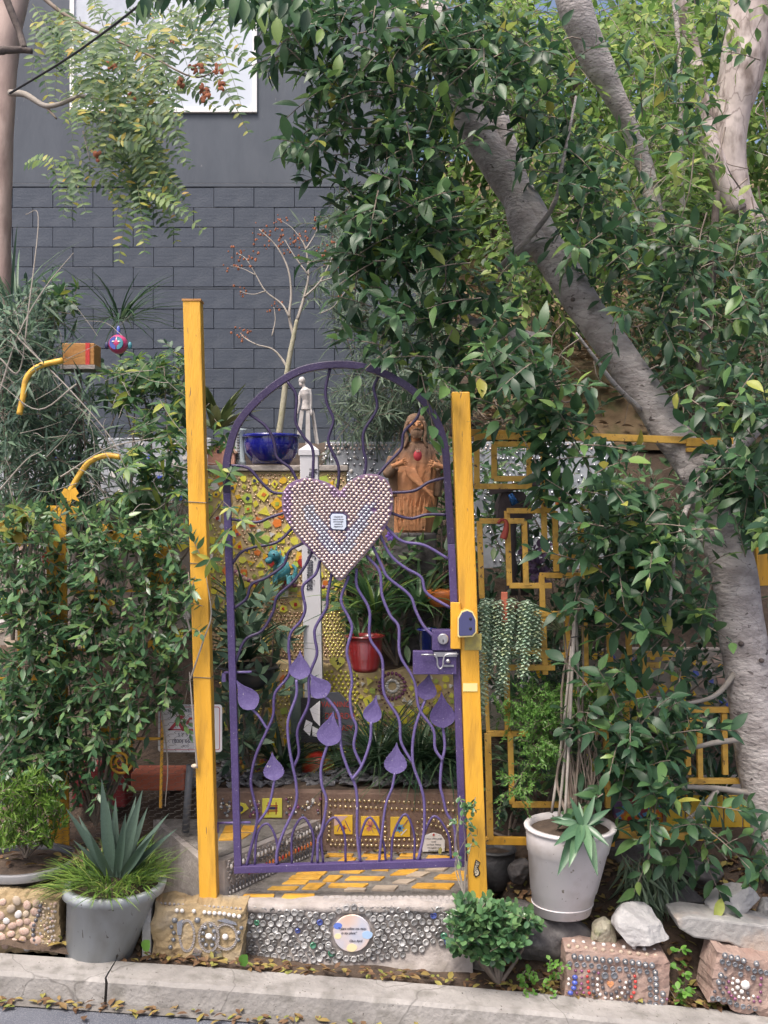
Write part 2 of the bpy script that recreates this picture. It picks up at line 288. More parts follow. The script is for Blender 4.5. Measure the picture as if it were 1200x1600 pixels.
class MB:
    def __init__(s): s.v = []; s.f = []
    def add(s, v, f):
        b = len(s.v); s.v += [tuple(p) for p in v]; s.f += [tuple(i + b for i in q) for q in f]; return s
    def box(s, x0, x1, y0, y1, z0, z1, M=None):
        v = [Vector(p) for p in ((x0, y0, z0), (x1, y0, z0), (x1, y1, z0), (x0, y1, z0), (x0, y0, z1), (x1, y0, z1), (x1, y1, z1), (x0, y1, z1))]
        if M is not None: v = [M @ p for p in v]
        return s.add(v, [(0, 3, 2, 1), (4, 5, 6, 7), (0, 1, 5, 4), (1, 2, 6, 5), (2, 3, 7, 6), (3, 0, 4, 7)])
    def bar(s, a, b, w, d):
        """rectangular bar from a to b, w across in the facade plane, d deep"""
        a = Vector(a); b = Vector(b); t = (b - a).normalized(); n = Vector((0, 1, 0)); u = t.cross(n).normalized() * w / 2; n = n * d / 2
        v = [a - u - n, a + u - n, a + u + n, a - u + n, b - u - n, b + u - n, b + u + n, b - u + n]
        return s.add(v, [(0, 3, 2, 1), (4, 5, 6, 7), (0, 1, 5, 4), (1, 2, 6, 5), (2, 3, 7, 6), (3, 0, 4, 7)])
    def tube(s, pts, r, seg=7, cap=True, wob=0):
        pts = [Vector(p) for p in pts]; n = len(pts)
        rr = r if isinstance(r, (list, tuple)) else [r] * n
        if len(rr) != n: rr = [np.interp(i / (n - 1), np.linspace(0, 1, len(rr)), rr) for i in range(n)]
        t0 = (pts[1] - pts[0]).normalized(); up = Vector((0, 0, 1)) if abs(t0.z) < .9 else Vector((1, 0, 0))
        u = t0.cross(up).normalized(); vv = []
        for i, p in enumerate(pts):
            t = (pts[min(i + 1, n - 1)] - pts[max(i - 1, 0)]).normalized()
            u = (u - t * u.dot(t)).normalized(); w = t.cross(u)
            for k in range(seg):
                a = 2 * math.pi * k / seg
                q = rr[i]
                if wob: q *= 1 + wob * noise.noise(Vector((p.x * 6 + math.cos(a) * .8, p.y * 6 + math.sin(a) * .8, p.z * 5)))
                vv.append(p + (u * math.cos(a) + w * math.sin(a)) * q)
        ff = [(i * seg + k, i * seg + (k + 1) % seg, (i + 1) * seg + (k + 1) % seg, (i + 1) * seg + k) for i in range(n - 1) for k in range(seg)]
        if cap: ff += [tuple(range(seg - 1, -1, -1)), tuple((n - 1) * seg + k for k in range(seg))]
        return s.add(vv, ff)
    def prism(s, poly, y0, y1):
        """poly: (x, z) outline, extruded from y0 to y1"""
        n = len(poly); v = [(x, y0, z) for x, z in poly] + [(x, y1, z) for x, z in poly]
        return s.add(v, [tuple(range(n)), tuple(range(2 * n - 1, n - 1, -1))] + [(i, i + n, (i + 1) % n + n, (i + 1) % n) for i in range(n)])
    def slab(s, poly, z0, z1):
        n = len(poly); v = [(x, y, z0) for x, y in poly] + [(x, y, z1) for x, y in poly]
        return s.add(v, [tuple(range(n - 1, -1, -1)), tuple(range(n, 2 * n))] + [(i, (i + 1) % n, (i + 1) % n + n, i + n) for i in range(n)])
    def lathe(s, c, prof, seg=28, cs=None, sx=1, sy=1, fold=None, cap=True):
        """prof: (r, z) list; cs: x-offsets at top to lean it"""
        c = Vector(c); n = len(prof); vv = []
        zs = [z for r, z in prof]; z0, z1 = min(zs), max(zs)
        for r, z in prof:
            ox = (cs or 0) * (z - z0) / max(z1 - z0, 1e-6)
            for k in range(seg):
                a = 2 * math.pi * k / seg; q = r * (fold(a, z) if fold else 1)
                vv.append(c + Vector((math.cos(a) * q * sx + ox, math.sin(a) * q * sy, z)))
        ff = [(i * seg + k, i * seg + (k + 1) % seg, (i + 1) * seg + (k + 1) % seg, (i + 1) * seg + k) for i in range(n - 1) for k in range(seg)]
        if cap: ff += [tuple(range(seg - 1, -1, -1)), tuple((n - 1) * seg + k for k in range(seg))]
        return s.add(vv, ff)
    def ball(s, c, r, seg=14, rings=9, M3=None):
        c = Vector(c); rx, ry, rz = r if isinstance(r, (tuple, list)) else (r, r, r); vv = []
        for i in range(rings + 1):
            a = math.pi * i / rings
            for k in range(seg):
                b = 2 * math.pi * k / seg
                p = Vector((rx * math.sin(a) * math.cos(b), ry * math.sin(a) * math.sin(b), rz * math.cos(a)))
                vv.append(c + (M3 @ p if M3 else p))
        return s.add(vv, [(i * seg + k, (i + 1) * seg + k, (i + 1) * seg + (k + 1) % seg, i * seg + (k + 1) % seg) for i in range(rings) for k in range(seg)])
    def build(s, name, m, parent=None, **k): return mesh(name, s.v, s.f, m, parent, **k)
def smooth(pts, n=5):
    pts = [Vector(p) for p in pts]; q = [pts[0] * 2 - pts[1]] + pts + [pts[-1] * 2 - pts[-2]]; out = []
    for i in range(1, len(q) - 2):
        for j in range(n):
            t = j / n; a, b, c, d = q[i - 1], q[i], q[i + 1], q[i + 2]
            out.append(.5 * ((2 * b) + (c - a) * t + (2 * a - 5 * b + 4 * c - d) * t * t + (3 * b - a - 3 * c + d) * t ** 3))
    return out + [pts[-1]]
def SP(pts, Y, n=5): return smooth([P(p[0], p[1], p[2] if len(p) > 2 else Y) for p in pts], n)
def text(s, loc, size, m, parent, rot=(R(90), 0, 0), align='CENTER', shear=0, ext=.0004, name='lettering', sx=1):
    c = bpy.data.curves.new(name, 'FONT'); c.body = s; c.size = size; c.align_x = align; c.align_y = 'CENTER'; c.extrude = ext; c.shear = shear
    t = bpy.data.objects.new('t', c); COL.objects.link(t); me = bpy.data.meshes.new_from_object(t); bpy.data.objects.remove(t); bpy.data.curves.remove(c)
    me.materials.clear(); me.materials.append(m); o = bpy.data.objects.new(name, me); COL.objects.link(o); o.parent = parent
    o.location = Vector(loc) - OFF[parent.name] + Vector((0, YO, 0)); o.rotation_euler = rot; o.scale = (sx, 1, 1); OFF[o.name] = OFF[parent.name]; return o

# ---------------------------------------------------------------- foliage
def leaf_t(w, prof, fold=.18, curl=.15):
    """a leaf of length 1 along +Y: three columns, folded along the midrib and curled down; returns verts, quads"""
    n = len(prof); v = []
    for i, q in enumerate(prof):
        t = i / (n - 1); z = -curl * t * t
        h = w * q / 2
        v += [(-h, t, z + fold * h), (0, t, z), (h, t, z + fold * h)]
    f = [(i * 3 + j, i * 3 + j + 1, i * 3 + j + 4, i * 3 + j + 3) for i in range(n - 1) for j in (0, 1)]
    return np.array(v, float), np.array(f, int)
T = dict(
 ovate=leaf_t(.44, [.04, .68, 1, .93, .62, .03], .3, .18),
 ovb=leaf_t(.38, [.04, .6, 1, .9, .5, .03], .12, .5),
 ovc=leaf_t(.50, [.05, .75, 1, .85, .5, .05], .5, -.03),
 ovate2=leaf_t(.38, [.04, .75, 1, .8, .45, .03], .15, -.08),
 small=leaf_t(.5, [.05, .9, .9, .03], .3, .15),
 round=leaf_t(.72, [.08, .8, 1, .85, .2], .15, .15),
 needle=leaf_t(.10, [.4, 1, .05], .3, .2),
 strap=leaf_t(.075, [.6, 1, .9, .75, .5, .3, .03], .5, .55),
 blade=leaf_t(.035, [.6, 1, .8, .5, .03], .4, .5),
 blade2=leaf_t(.035, [.6, 1, .8, .5, .03], .4, 1.0),
 broad=leaf_t(.20, [.8, .9, 1, .85, .5, .02], .4, .25),
 leaflet=leaf_t(.42, [.3, 1, .8, .05], .2, .12),
 agave=leaf_t(.125, [.8, .9, 1, .8, .45, .02], .7, .02),
 jade=leaf_t(.66, [.2, .8, 1, .9, .3], .3, .02),
 finger=leaf_t(.24, [.5, .9, 1, .6], .6, -.2),
 tiny=leaf_t(.4, [.3, 1, .1], .2, .1),
)
def palmate(k=7, w=.2):
    v = []; f = []
    for i in range(k):
        a = R(-100 + 200 * i / (k - 1)); s = 1 - .35 * abs(i - (k - 1) / 2) / (k / 2)
        lv, lf = leaf_t(w, [.1, .9, .8, .03], .2, .25)
        lv = lv * s; c, d = math.cos(a), math.sin(a)
        q = np.stack([lv[:, 0] * c + lv[:, 1] * d, lv[:, 1] * c - lv[:, 0] * d, lv[:, 2] - .02], 1)
        f.append(lf + len(v) * len(lv)); v.append(q)
    return np.concatenate(v), np.concatenate(f)
T['palm'] = palmate()
T['palm5'] = palmate(5, .34)
T['lobed'] = palmate(5, .62)
_tm = {}
def tmesh(t, m):
    k = (t, m.name)
    if k not in _tm:
        v, f = T[t]; me = bpy.data.meshes.new(t + '_leaf'); me.from_pydata(v.tolist(), [], f.tolist()); me.update(); me.materials.append(m)
        me.polygons.foreach_set('use_smooth', [True] * len(me.polygons)); _tm[k] = me
    return _tm[k]
CAMP = np.array([0, -D0, H])
class Fol:
    """leaves of one plant: position, tip direction, normal, length"""
    def __init__(s): s.p = []; s.d = []; s.n = []; s.s = []
    def leaf(s, p, d, n, sz): s.p.append(tuple(p)); s.d.append(tuple(d)); s.n.append(tuple(n)); s.s.append(sz)
    def frames(s):
        p = np.array(s.p); d = np.array(s.d); n = np.array(s.n)
        d /= np.linalg.norm(d, axis=1, keepdims=True) + 1e-9
        n = n - d * (n * d).sum(1, keepdims=True); n /= np.linalg.norm(n, axis=1, keepdims=True) + 1e-9
        x = np.cross(d, n); return p, x, d, n, np.array(s.s)
    def emit(s, parent, t, m, single=0, name='leaf'):
        if not s.p: return
        p, x, d, n, sz = s.frames(); N = len(p); order = np.arange(N)
        if single:
            order = np.argsort(np.linalg.norm(p - CAMP, axis=1) / sz)
            me = tmesh(t, m)
            for i in order[:single]:
                mw = Matrix([[x[i][r] * sz[i], d[i][r] * sz[i], n[i][r] * sz[i], p[i][r]] for r in range(3)] + [[0, 0, 0, 1]])
                inst(name, me, mw, parent)
            order = order[single:]
        if len(order) == 0: return
        tv, tf = T[t]; i = order
        v = p[i][:, None, :] + sz[i][:, None, None] * (tv[None, :, 0:1] * x[i][:, None] + tv[None, :, 1:2] * d[i][:, None] + tv[None, :, 2:3] * n[i][:, None])
        f = tf[None] + (np.arange(len(i)) * len(tv))[:, None, None]
        mesh('foliage', v.reshape(-1, 3), f.reshape(-1, tf.shape[1]), m, parent, smooth=True, kind='stuff')
def rv(k=1.0):
    v = rng.normal(size=3); return Vector(v / np.linalg.norm(v)) * k
def inpoly(x, y, poly):
    c = False; j = len(poly) - 1
    for i in range(len(poly)):
        if (poly[i][1] > y) != (poly[j][1] > y) and x < (poly[j][0] - poly[i][0]) * (y - poly[i][1]) / (poly[j][1] - poly[i][1]) + poly[i][0]: c = not c
        j = i
    return c
def pts_in(poly, n):
    xs = [p[0] for p in poly]; ys = [p[1] for p in poly]; o = []
    while len(o) < n:
        x, y = U(min(xs), max(xs)), U(min(ys), max(ys))
        if inpoly(x, y, poly): o.append((x, y))
    return o
def spray(fol, tw, c, ax, n, ln, size, spread=.8, droop=.25, twr=.0022):
    """a twig with leaves set along it"""
    ax = Vector(ax).normalized(); c = Vector(c); side = ax.cross(Vector((0, 0, 1)) + rv(.3)).normalized(); up = side.cross(ax)
    pts = [c + ax * ln * t + Vector((0, 0, -droop * ln * t * t)) for t in (0, .35, .7, 1)]
    if tw is not None: tw.tube(pts, [twr, twr * .5], 4, False)
    for i in range(n):
        t = (i + .6) / n; b = c + ax * ln * t + Vector((0, 0, -droop * ln * t * t))
        a = i * 2.4 + U(-.4, .4); q = 1 - .3 * t
        d = ax * (.35 + .7 * t) + (side * math.cos(a) + up * math.sin(a)) * spread * q + Vector((0, 0, -droop * .8)) + rv(.25)
        nn = Vector((0, -.45, 1)) + rv(.55)
        fol.leaf(b, d, nn, size * U(.65, 1.15))
def shrub(name, label, cat, regions, t, m, size, base, group=None, single=0, per=7, ln=.16, outward=None, twm=None, stems=6, twr=.002, droop=.25, spread=.8, stem_r=.008, drift=(0, -.5, .3)):
    """regions: (pixel outline, near Y, far Y, number of twigs): the plant fills that volume where it stands"""
    r = empty(name, base, label, cat, group); fol = Fol(); tw = MB(); cs = []
    for poly, y0, y1, n in regions:
        for (x, y) in pts_in(poly, n):
            c = P(x, y, U(y0, y1)); cs.append(c)
            ax = Vector(drift) + rv(1.0)
            spray(fol, tw, c, ax, max(3, int(per * U(.7, 1.3))), ln * U(.6, 1.3), size, spread, droop, twr)
    st = MB(); B = Vector(base)
    for c in random.sample(cs, min(stems, len(cs))):
        mid = B.lerp(c, .5) + Vector((U(-.06, .06), U(0, .08), U(-.02, .08)))
        st.tube(smooth([B, mid, c], 5), [stem_r, stem_r * .3], 6, False)
    fol.emit(r, t, m, single)
    if st.v: st.build('stem', twm or M['twig'], r, smooth=True)
    tw.build('twigs', twm or M['twig'], r, kind='stuff')
    return r
# ================================================================ setting
def kz(x): return .13 - .08 * x - .006 * x * x      # kerb top falls to the right with the street
def grid(name, xs, ys, fn, m, **k):
    v = [(x, y, fn(x, y)) for y in ys for x in xs]; nx = len(xs)
    f = [(j * nx + i, j * nx + i + 1, (j + 1) * nx + i + 1, (j + 1) * nx + i) for j in range(len(ys) - 1) for i in range(nx - 1)]
    return mesh(name, v, f, m, smooth=True, **k)
def nz(x, y, s=3, a=.03): return noise.noise(Vector((x * s, y * s, 1.7))) * a
def rz(x, y): return (kz(max(-8, min(8, x))) - .085) + (-.62 - y) * .02 * (1 if y > -3 else 0) + (0.0476 if y <= -3 else 0)
grid('road', list(np.linspace(-40, 40, 120)), [-60, -30, -12, -6, -4.5, -3.5, -3, -2.5, -2, -1.5, -1.2, -.98, -.8, -.64], lambda x, y: rz(x, y) - (.006 if y > -.7 else 0), M['asphalt'], kind='structure')
grid('gutter', list(np.linspace(-40, 40, 160)), [-.650, -.635, -.615, -.6], lambda x, y: (kz(max(-8, min(8, x))) - .082) + (-.6 - y) * .01 + nz(x, y, 9, .004) - (.004 if y < -.645 else 0), M['gutter'], kind='structure')
def kerb_seg(x0, x1):
    b = MB(); n = max(2, int((x1 - x0) / .08)); prof = [(-.60, -.14), (-.585, -.012), (-.572, 0), (-.44, .004), (-.425, -.006), (-.425, -.14)]
    v = []
    for i in range(n + 1):
        x = x0 + (x1 - x0) * i / n; z = kz(max(-8, min(8, x)))
        for (y, dz) in prof:
            e = .0 if i not in (0, n) else random.uniform(-.006, .006)
            v.append((x + e + nz(x, y * 9, 20, .002), y + nz(x, dz * 30, 12, .004), z + dz + nz(x, y, 15, .003)))
    k = len(prof); f = [(i * k + j, (i + 1) * k + j, (i + 1) * k + j + 1, i * k + j + 1) for i in range(n) for j in range(k - 1)]
    f += [tuple(range(k)), tuple(n * k + j for j in range(k - 1, -1, -1))]
    return b.add(v, f)
kb = kerb_seg(-40, -1.012); kb.build('kerb', M['kerb'], kind='structure', smooth=False)
for a, b_ in ((-1.006, 1.9), (1.906, 40)): kerb_seg(a, b_).build('kerb', M['kerb'], kind='structure')
def lerpk(y, ks):
    if y <= ks[0][0]: return ks[0][1]
    for (a, za), (b, zb) in zip(ks, ks[1:]):
        if y <= b: return za + (zb - za) * (y - a) / (b - a)
    return ks[-1][1]
def sm(x, a, b): t = max(0, min(1, (x - a) / (b - a))); return t * t * (3 - 2 * t)
KR = [(-.45, -.02), (-.3, .03), (-.12, .22), (0, .29), (.5, .42), (1, .66), (1.5, 1.15), (2.05, 1.6), (2.15, 2.2), (3, 2.6), (5, 3.6), (9, 5.8), (14, 8.0)]
KL = [(-.45, .02), (-.27, .10), (-.16, .36), (0, .42), (.5, .48), (1.2, 1.05), (1.9, 1.9), (2.1, 2.2), (3, 2.35), (6.5, 2.6), (14, 2.8)]
KC = [(-.45, .0), (.33, .05), (.36, .3), (.40, .615), (.97, .62), (1.0, 1.08), (1.28, 1.12), (1.34, 1.5), (1.7, 1.85), (2.05, 2.1), (3, 2.3), (6, 2.6), (14, 2.8)]
def gz(x, y):
    r_ = lerpk(y, KR); l_ = lerpk(y, KL); c_ = lerpk(y, KC)
    a = sm(x, .42, .6); b = 1 - sm(x, -1.15, -.95)
    z = r_ * a + l_ * b + c_ * (1 - a - b)
    if y < .1: z -= .08 * x * (1 - sm(y, -.35, .1)) * (1 if abs(x) < 8 else 8 / abs(x)); z += (0.11 if y < -.25 else .11 * (1 - sm(y, -.25, 0)))
    else: z += 0
    return z + nz(x, y, 4, .035) * (1 if y > 0 else .6) + nz(x, y, 17, .012)
grid('ground', list(np.linspace(-40, -3.2, 20)) + list(np.arange(-3.1, 3.3, .07)) + list(np.linspace(3.4, 40, 24)), [-.43, -.4, -.36, -.32, -.28, -.24, -.18, -.12, -.06, 0] + list(np.arange(.06, 2.3, .06)) + [2.5, 2.8, 3.2, 3.7, 4.3, 5, 6, 7, 8, 9, 11, 14], gz, M['soil'], kind='structure')
grid('hillside', list(np.linspace(.2, 16, 60)), list(np.linspace(2.3, 14, 50)), lambda x, y: gz(x, y) + .04 + sm(x, .2, 1.5) * .12 - .2 * (1 - sm(x, .2, .9)) + nz(x, y, 1.2, .3), M['hill'], kind='structure')
grid('hillside', list(np.linspace(-40, 40, 30)), [14, 20, 30], lambda x, y: (7.9 if x > 3 else 4) + (y - 14) * .35 + nz(x, y, .3, 1.0), M['hill'], kind='structure')

# ---------------------------------------------------------------- building
BY = 6.0; bd = BY + D0
def bx(px): return (px - 600) / F * bd
def bz(py): return H + (800 - py) / F * bd
B = empty('painted_block_building', (bx(200), BY, 2.3), 'dark blue grey block building rising behind the garden, white window high up', 'building')
b = MB(); b.box(bx(-600), bx(650), BY + .03, BY + 5, 1.9, bz(286)); b.box(bx(-600), bx(650), BY + .03, BY + 5, bz(286), 9.2)
b.build('wall_core', M['mortar'], B)
x0, x1, xr, xl = bx(110), bx(402), bx(650), bx(-600)
s = MB()   # stucco around the window opening
zt, zb, zs = 8.9, bz(177), bz(286)
for (a0, a1, c0, c1) in ((xl, x0, zs, zt), (x1, xr, zs, zt), (x0, x1, zs, zb), (x0, x1, bz(-160), zt)): s.box(a0, a1, BY, BY + .025, c0, c1)
s.build('stucco_panel', M['wallblue'], B)
led = MB(); led.box(xl, xr, BY - .003, BY + .02, bz(292), bz(286.6)); led.build('ledge', M['wallblue'], B, bevel=.004)
# block courses, each visible block a piece
CH = .2; bw = .405; blk = None; pieces = 0
rest = MB(); row = 0; z = bz(292.5) - CH
bm_me = None
while z > 2.0:
    off = (bw / 2 if row % 2 else 0) + .06
    if row == 5:
        MB().box(xl, xr, BY + .0015, BY + .02, z + CH - .022 + .001, z + CH - .006).build('ledge', M['wallblue'], B); z -= .022
    x = xl - off
    while x < xr:
        a, c = max(x, xl), min(x + bw - .005, xr)
        if c - a > .05:
            vis = -3.95 < (a + c) / 2 < .9 and z > 2.25
            dy = BY + U(-.002, .004)
            if vis and c - a > bw - .02:
                if bm_me is None:
                    o = MB().box(0, bw - .005, 0, .05, 0, CH - .005).build('block', M['block'], B, bevel=.004); bm_me = o.data; bm_me.transform(Matrix.Translation(OFF[B.name])); o.matrix_local = Matrix.Translation(Vector((a, dy, z)) - OFF[B.name])
                else:
                    o = inst('block', bm_me, Matrix.Translation((a, dy, z)), B)
                    if pieces % 2 == 0:
                        md = o.modifiers.new('bevel', 'BEVEL'); md.width = .004; md.segments = 2
                pieces += 1
            else: rest.box(a, c, dy, dy + .05, z, z + CH - .005)
        x += bw
    z -= CH; row += 1
rest.build('block_rest', M['block'], B, kind='stuff')
fr = MB(); t = .045
wx0, wx1, wz0, wz1 = x0, x1, zb, bz(-160)
fr.box(wx0, wx0 + t, BY - .03, BY + .02, wz0, wz1); fr.box(wx1 - t, wx1, BY - .03, BY + .02, wz0, wz1); fr.box(wx0 + t, wx1 - t, BY - .03, BY + .02, wz0, wz0 + t); fr.box(bx(250), bx(254), BY - .015, BY + .02, wz0 + t, wz1)
win = fr.build('window', M['winframe'], B, bevel=.004)
MB().box(wx0 + t, bx(250), BY + .0, BY + .018, wz0 + t, wz1).build('pane', M['skypane'], win)
MB().box(bx(254), wx1 - t, BY + .0, BY + .018, wz0 + t, wz1).build('pane', M['glass'], win)

# ---------------------------------------------------------------- front step with bottle bottoms
FZ = .355; FY = -.27
X0, X1 = P(378, 0, FY).x, P(738, 0, FY).x
S = empty('entry_step', (0, FY, .1), 'low entry step below the gate, face studded with glass bottle bottoms around a round plaque', 'step')
b = MB(); b.slab([(-.70, FY), (.42, FY), (.44, .36), (-.30, .36), (-.66, -.18)], .02, FZ); b.build('cement_body', M['floor'], S)
# uneven cement lip
v = []; n = 60
for i in range(n + 1):
    x = -.62 + 1.0 * i / n
    for (dy, dz) in ((.05, .012), (.0, .014), (-.02, .004), (-.022, -.02), (.005, -.032)):
        v.append((x, FY + dy - abs(nz(x, dz, 14, .02)), FZ + dz + nz(x, dy * 5, 9, .014)))
mesh('cement_lip', v, [(i * 5 + j, (i + 1) * 5 + j, (i + 1) * 5 + j + 1, i * 5 + j + 1) for i in range(n) for j in range(4)], M['plinth'], S, smooth=True)
b = MB(); v = []; nx, nzz = 60, 14
for j in range(nzz + 1):
    for i in range(nx + 1):
        x = X0 + (X1 - X0) * i / nx; z = .04 + (FZ - .01 - .04) * j / nzz; k = (1 - sm(z, .08, .2))
        v.append((x, FY - .012 - nz(x, z, 6, .016) - nz(x, z, 22, .006) - .02 * k, z))
mesh('cement_face', v, [(j * (nx + 1) + i, j * (nx + 1) + i + 1, (j + 1) * (nx + 1) + i + 1, (j + 1) * (nx + 1) + i) for j in range(nzz) for i in range(nx)], M['plinth'], S, smooth=True)
def disc_mesh(name, m, prof, seg=9):
    bb = MB(); vv = [(0, prof[-1][1], 0)]
    for r_, y in prof[:-1]:
        for k in range(seg): a = 2 * math.pi * k / seg; vv.append((r_ * math.cos(a), y, r_ * math.sin(a)))
    ff = []
    for i in range(len(prof) - 2):
        for k in range(seg): ff.append((1 + i * seg + k, 1 + i * seg + (k + 1) % seg, 1 + (i + 1) * seg + (k + 1) % seg, 1 + (i + 1) * seg + k))
    i = len(prof) - 2
    for k in range(seg): ff.append((1 + i * seg + k, 1 + i * seg + (k + 1) % seg, 0))
    me = bpy.data.meshes.new(name); me.from_pydata(vv, [], ff); me.update(); me.materials.append(m); me.polygons.foreach_set('use_smooth', [True] * len(me.polygons)); return me
CUP = [(1, .25), (.98, -.35), (.78, -.42), (.6, -.12), (0, -.2)]
DOME = [(1, .1), (.85, -.4), (.5, -.72), (0, -.85)]
FLAT = [(1, .3), (.92, -.35), (0, -.4)]
cups = [disc_mesh('cup', M[k], CUP) for k in ('glassb', 'glassg', 'glassn')]
domeM = {k: disc_mesh('dome', M[k], DOME, 8) for k in ('pearl', 'smoke', 'brass', 'tred', 'tpur', 'darkpeb', 'cobble', 'tblu', 'bead', 'tyel', 'torg', 'twht', 'stone', 'tmir', 'glassg', 'stonecap')}
ringM = {k: disc_mesh('ring', M[k], CUP, 9) for k in ('smoke', 'stonecap', 'pearl')}
def put(parent, me, loc, r, name, ang=0, sx=1, tilt=(0, 0), depth=1.0, face=0):
    mw = Matrix.Translation(loc) @ Matrix.Rotation(face, 4, 'Z') @ Matrix.Rotation(tilt[0], 4, 'X') @ Matrix.Rotation(tilt[1], 4, 'Z') @ Matrix.Rotation(ang, 4, 'Y') @ Matrix.Diagonal((r * sx, r * depth, r, 1))
    return inst(name, me, mw, parent)
cells = []; pl = P(550, 1457, FY - .02); PR = .091 / 1.0
py = 0; z = .335; rr = 0
while z > .135:
    x = X0 + .03 + (rr % 2) * .0145
    while x < X1 - .02:
        xx, zz = x + U(-.004, .004), z + U(-.004, .004) + .01 * math.sin(x * 9)
        low = .155 + .02 * math.sin(x * 7) + (.03 if x > .15 else 0)
        if zz > low and ((xx - pl.x) ** 2 + (zz - pl.z) ** 2) > .092 ** 2 * .98: cells.append((xx, zz))
        x += .0295
    z -= .0255; rr += 1
random.shuffle(cells); restc = MB()
for i, (x, z) in enumerate(cells):
    me = cups[0] if random.random() > .03 else random.choice(cups[1:])
    y = FY - .022 - nz(x, z, 6, .016); r_ = .0135 * U(.75, 1.1)
    if i < 300: put(S, me, (x, y, z), r_, 'bottle_bottom', U(0, 3), 1, (U(-.3, .3), U(-.25, .25)), .9)
    else:
        for q in me.polygons: pass
        mv = [Vector((x, y, z)) + Vector(vv.co) * r_ for vv in me.vertices]; restc.add(mv, [tuple(q.vertices) for q in me.polygons])
restc.build('bottle_bottoms', M['glassb'], S, kind='stuff', smooth=True)
# ring of bottle bottoms round the plaque, cast discs along the lip
for k in range(21):
    a = 2 * math.pi * k / 21
    put(S, cups[0], (pl.x + .102 * math.cos(a), FY - .026, pl.z + .102 * math.sin(a)), .0125, 'bottle_bottom', a)
for i in range(25):
    x = P(508, 0, FY).x + i * .0228
    if .62 < (i / 25) < .01: continue
    for j in range(3):
        put(S, ringM['stonecap'], (x + (j % 2) * .011, FY - .018 + j * .022, FZ + .004 + .006 * j), .0115, 'cast_disc', 0, 1, (R(-62), 0), .4)
pq = MB(); pq.lathe((0, 0, 0), [(.072, 0), (.074, .006), (.071, .011)], 40)
pq.v = [(pl.x + x, FY - .02 - z, pl.z + y) for x, y, z in pq.v]
pm = mat('watercolour_glaze', (.62, .46, .38), .5, (.60, .56, .58), 9, coat=.15, c3=(.36, .44, .60), s3=9, a3=.6, detail=1)
plq = pq.build('plaque', pm, S)
for k, (dx, dz, r_, c) in enumerate([(-.055, .03, .016, 'tblu'), (.06, -.005, .02, 'paint_sky'), (-.055, -.01, .014, 'paint_cream'), (.0, -.055, .02, 'paint_cream')]):
    mm = {'tblu': mat('paint_blue', (.12, .2, .6), .5), 'paint_sky': mat('paint_sky', (.36, .52, .74), .5), 'paint_cream': mat('paint_cream', (.76, .66, .40), .5)}[c]
    poly = [(pl.x + dx + r_ * math.cos(a) * (1 + .3 * noise.noise(Vector((a, k, 0)))), pl.z + dz + r_ * .8 * math.sin(a)) for a in np.linspace(0, 6.28, 16)[:-1]]
    MB().prism(poly, FY - .0318, FY - .0305).build('paint_patch', mm, plq)
text('\u201cI plant willow too many', (pl.x, FY - .0325, pl.z + .02), .0135, M['ink'], plq, shear=.3, sx=.82)
text('in my place\u201d', (pl.x - .012, FY - .0325, pl.z + .003), .0135, M['ink'], plq, shear=.3, sx=.9)
text('Clara April', (pl.x + .014, FY - .0325, pl.z - .028), .0125, M['ink'], plq, shear=.4, sx=.9)
def q6(l, z=FZ): return [PZ(340 + x / 3, 1180 + y / 3, z) for x, y in l]
def flag(parent, pts, z, m, name):
    c = sum((Vector((p.x, p.y)) for p in pts), Vector((0, 0))) / len(pts)
    poly = [((p.x - c.x) * .97 + c.x, (p.y - c.y) * .95 + c.y) for p in pts]
    if sum(a[0] * b_[1] - b_[0] * a[1] for a, b_ in zip(poly, poly[1:] + poly[:1])) < 0: poly.reverse()
    t_ = U(-.002, .002)
    MB().slab(poly, z - .006, z + .007 + t_).build(name, m, parent, bevel=.002)
YT = [[(105,680),(125,657),(270,657),(262,682)],[(293,680),(312,655),(458,655),(455,680)],[(230,634),(255,618),(385,618),(365,636)],[(392,633),(425,604),(512,602),(468,634)],
[(298,607),(330,589),(432,589),(415,607)],[(330,585),(350,569),(492,569),(478,586)],[(362,565),(385,545),(518,548),(500,565)],[(490,596),(522,569),(590,569),(550,596)],[(515,622),(530,607),(712,608),(685,627)],
[(592,590),(620,572),(788,574),(765,590)],[(570,555),(575,538),(695,542),(668,557)],[(805,567),(850,542),(945,537),(905,563)],[(905,625),(935,605),(1115,606),(1090,632)],[(1010,583),(1040,565),(1175,568),(1165,590)],
[(1095,560),(1115,545),(1170,547),(1166,562)],[(720,543),(735,532),(810,532),(800,545)],[(690,498),(705,484),(800,486),(790,500)],[(560,500),(590,482),(655,484),(640,500)],[(975,490),(985,474),(1110,478),(1100,492)],[(700,520),(712,508),(900,510),(890,522)],[(830,500),(840,486),(930,486),(925,500)],[(500,478),(520,466),(640,468),(630,480)],[(670,478),(680,466),(820,466),(812,478)],[(850,478),(858,466),(960,466),(950,478)]]
for t_ in YT: flag(S, q6(t_), FZ, M['tile'], 'yellow_tile')
for t_ in [[(880,570),(930,550),(1000,553),(955,575)],[(968,545),(1010,527),(1090,529),(1060,548)],[(815,603),(850,586),(935,584),(890,607)],[(720,638),(740,617),(850,618),(830,640)],[(590,640),(610,628),(700,630),(690,642)],[(640,532),(655,522),(700,522),(690,533)]]: flag(S, q6(t_), FZ, M['stone'], 'pale_flagstone')

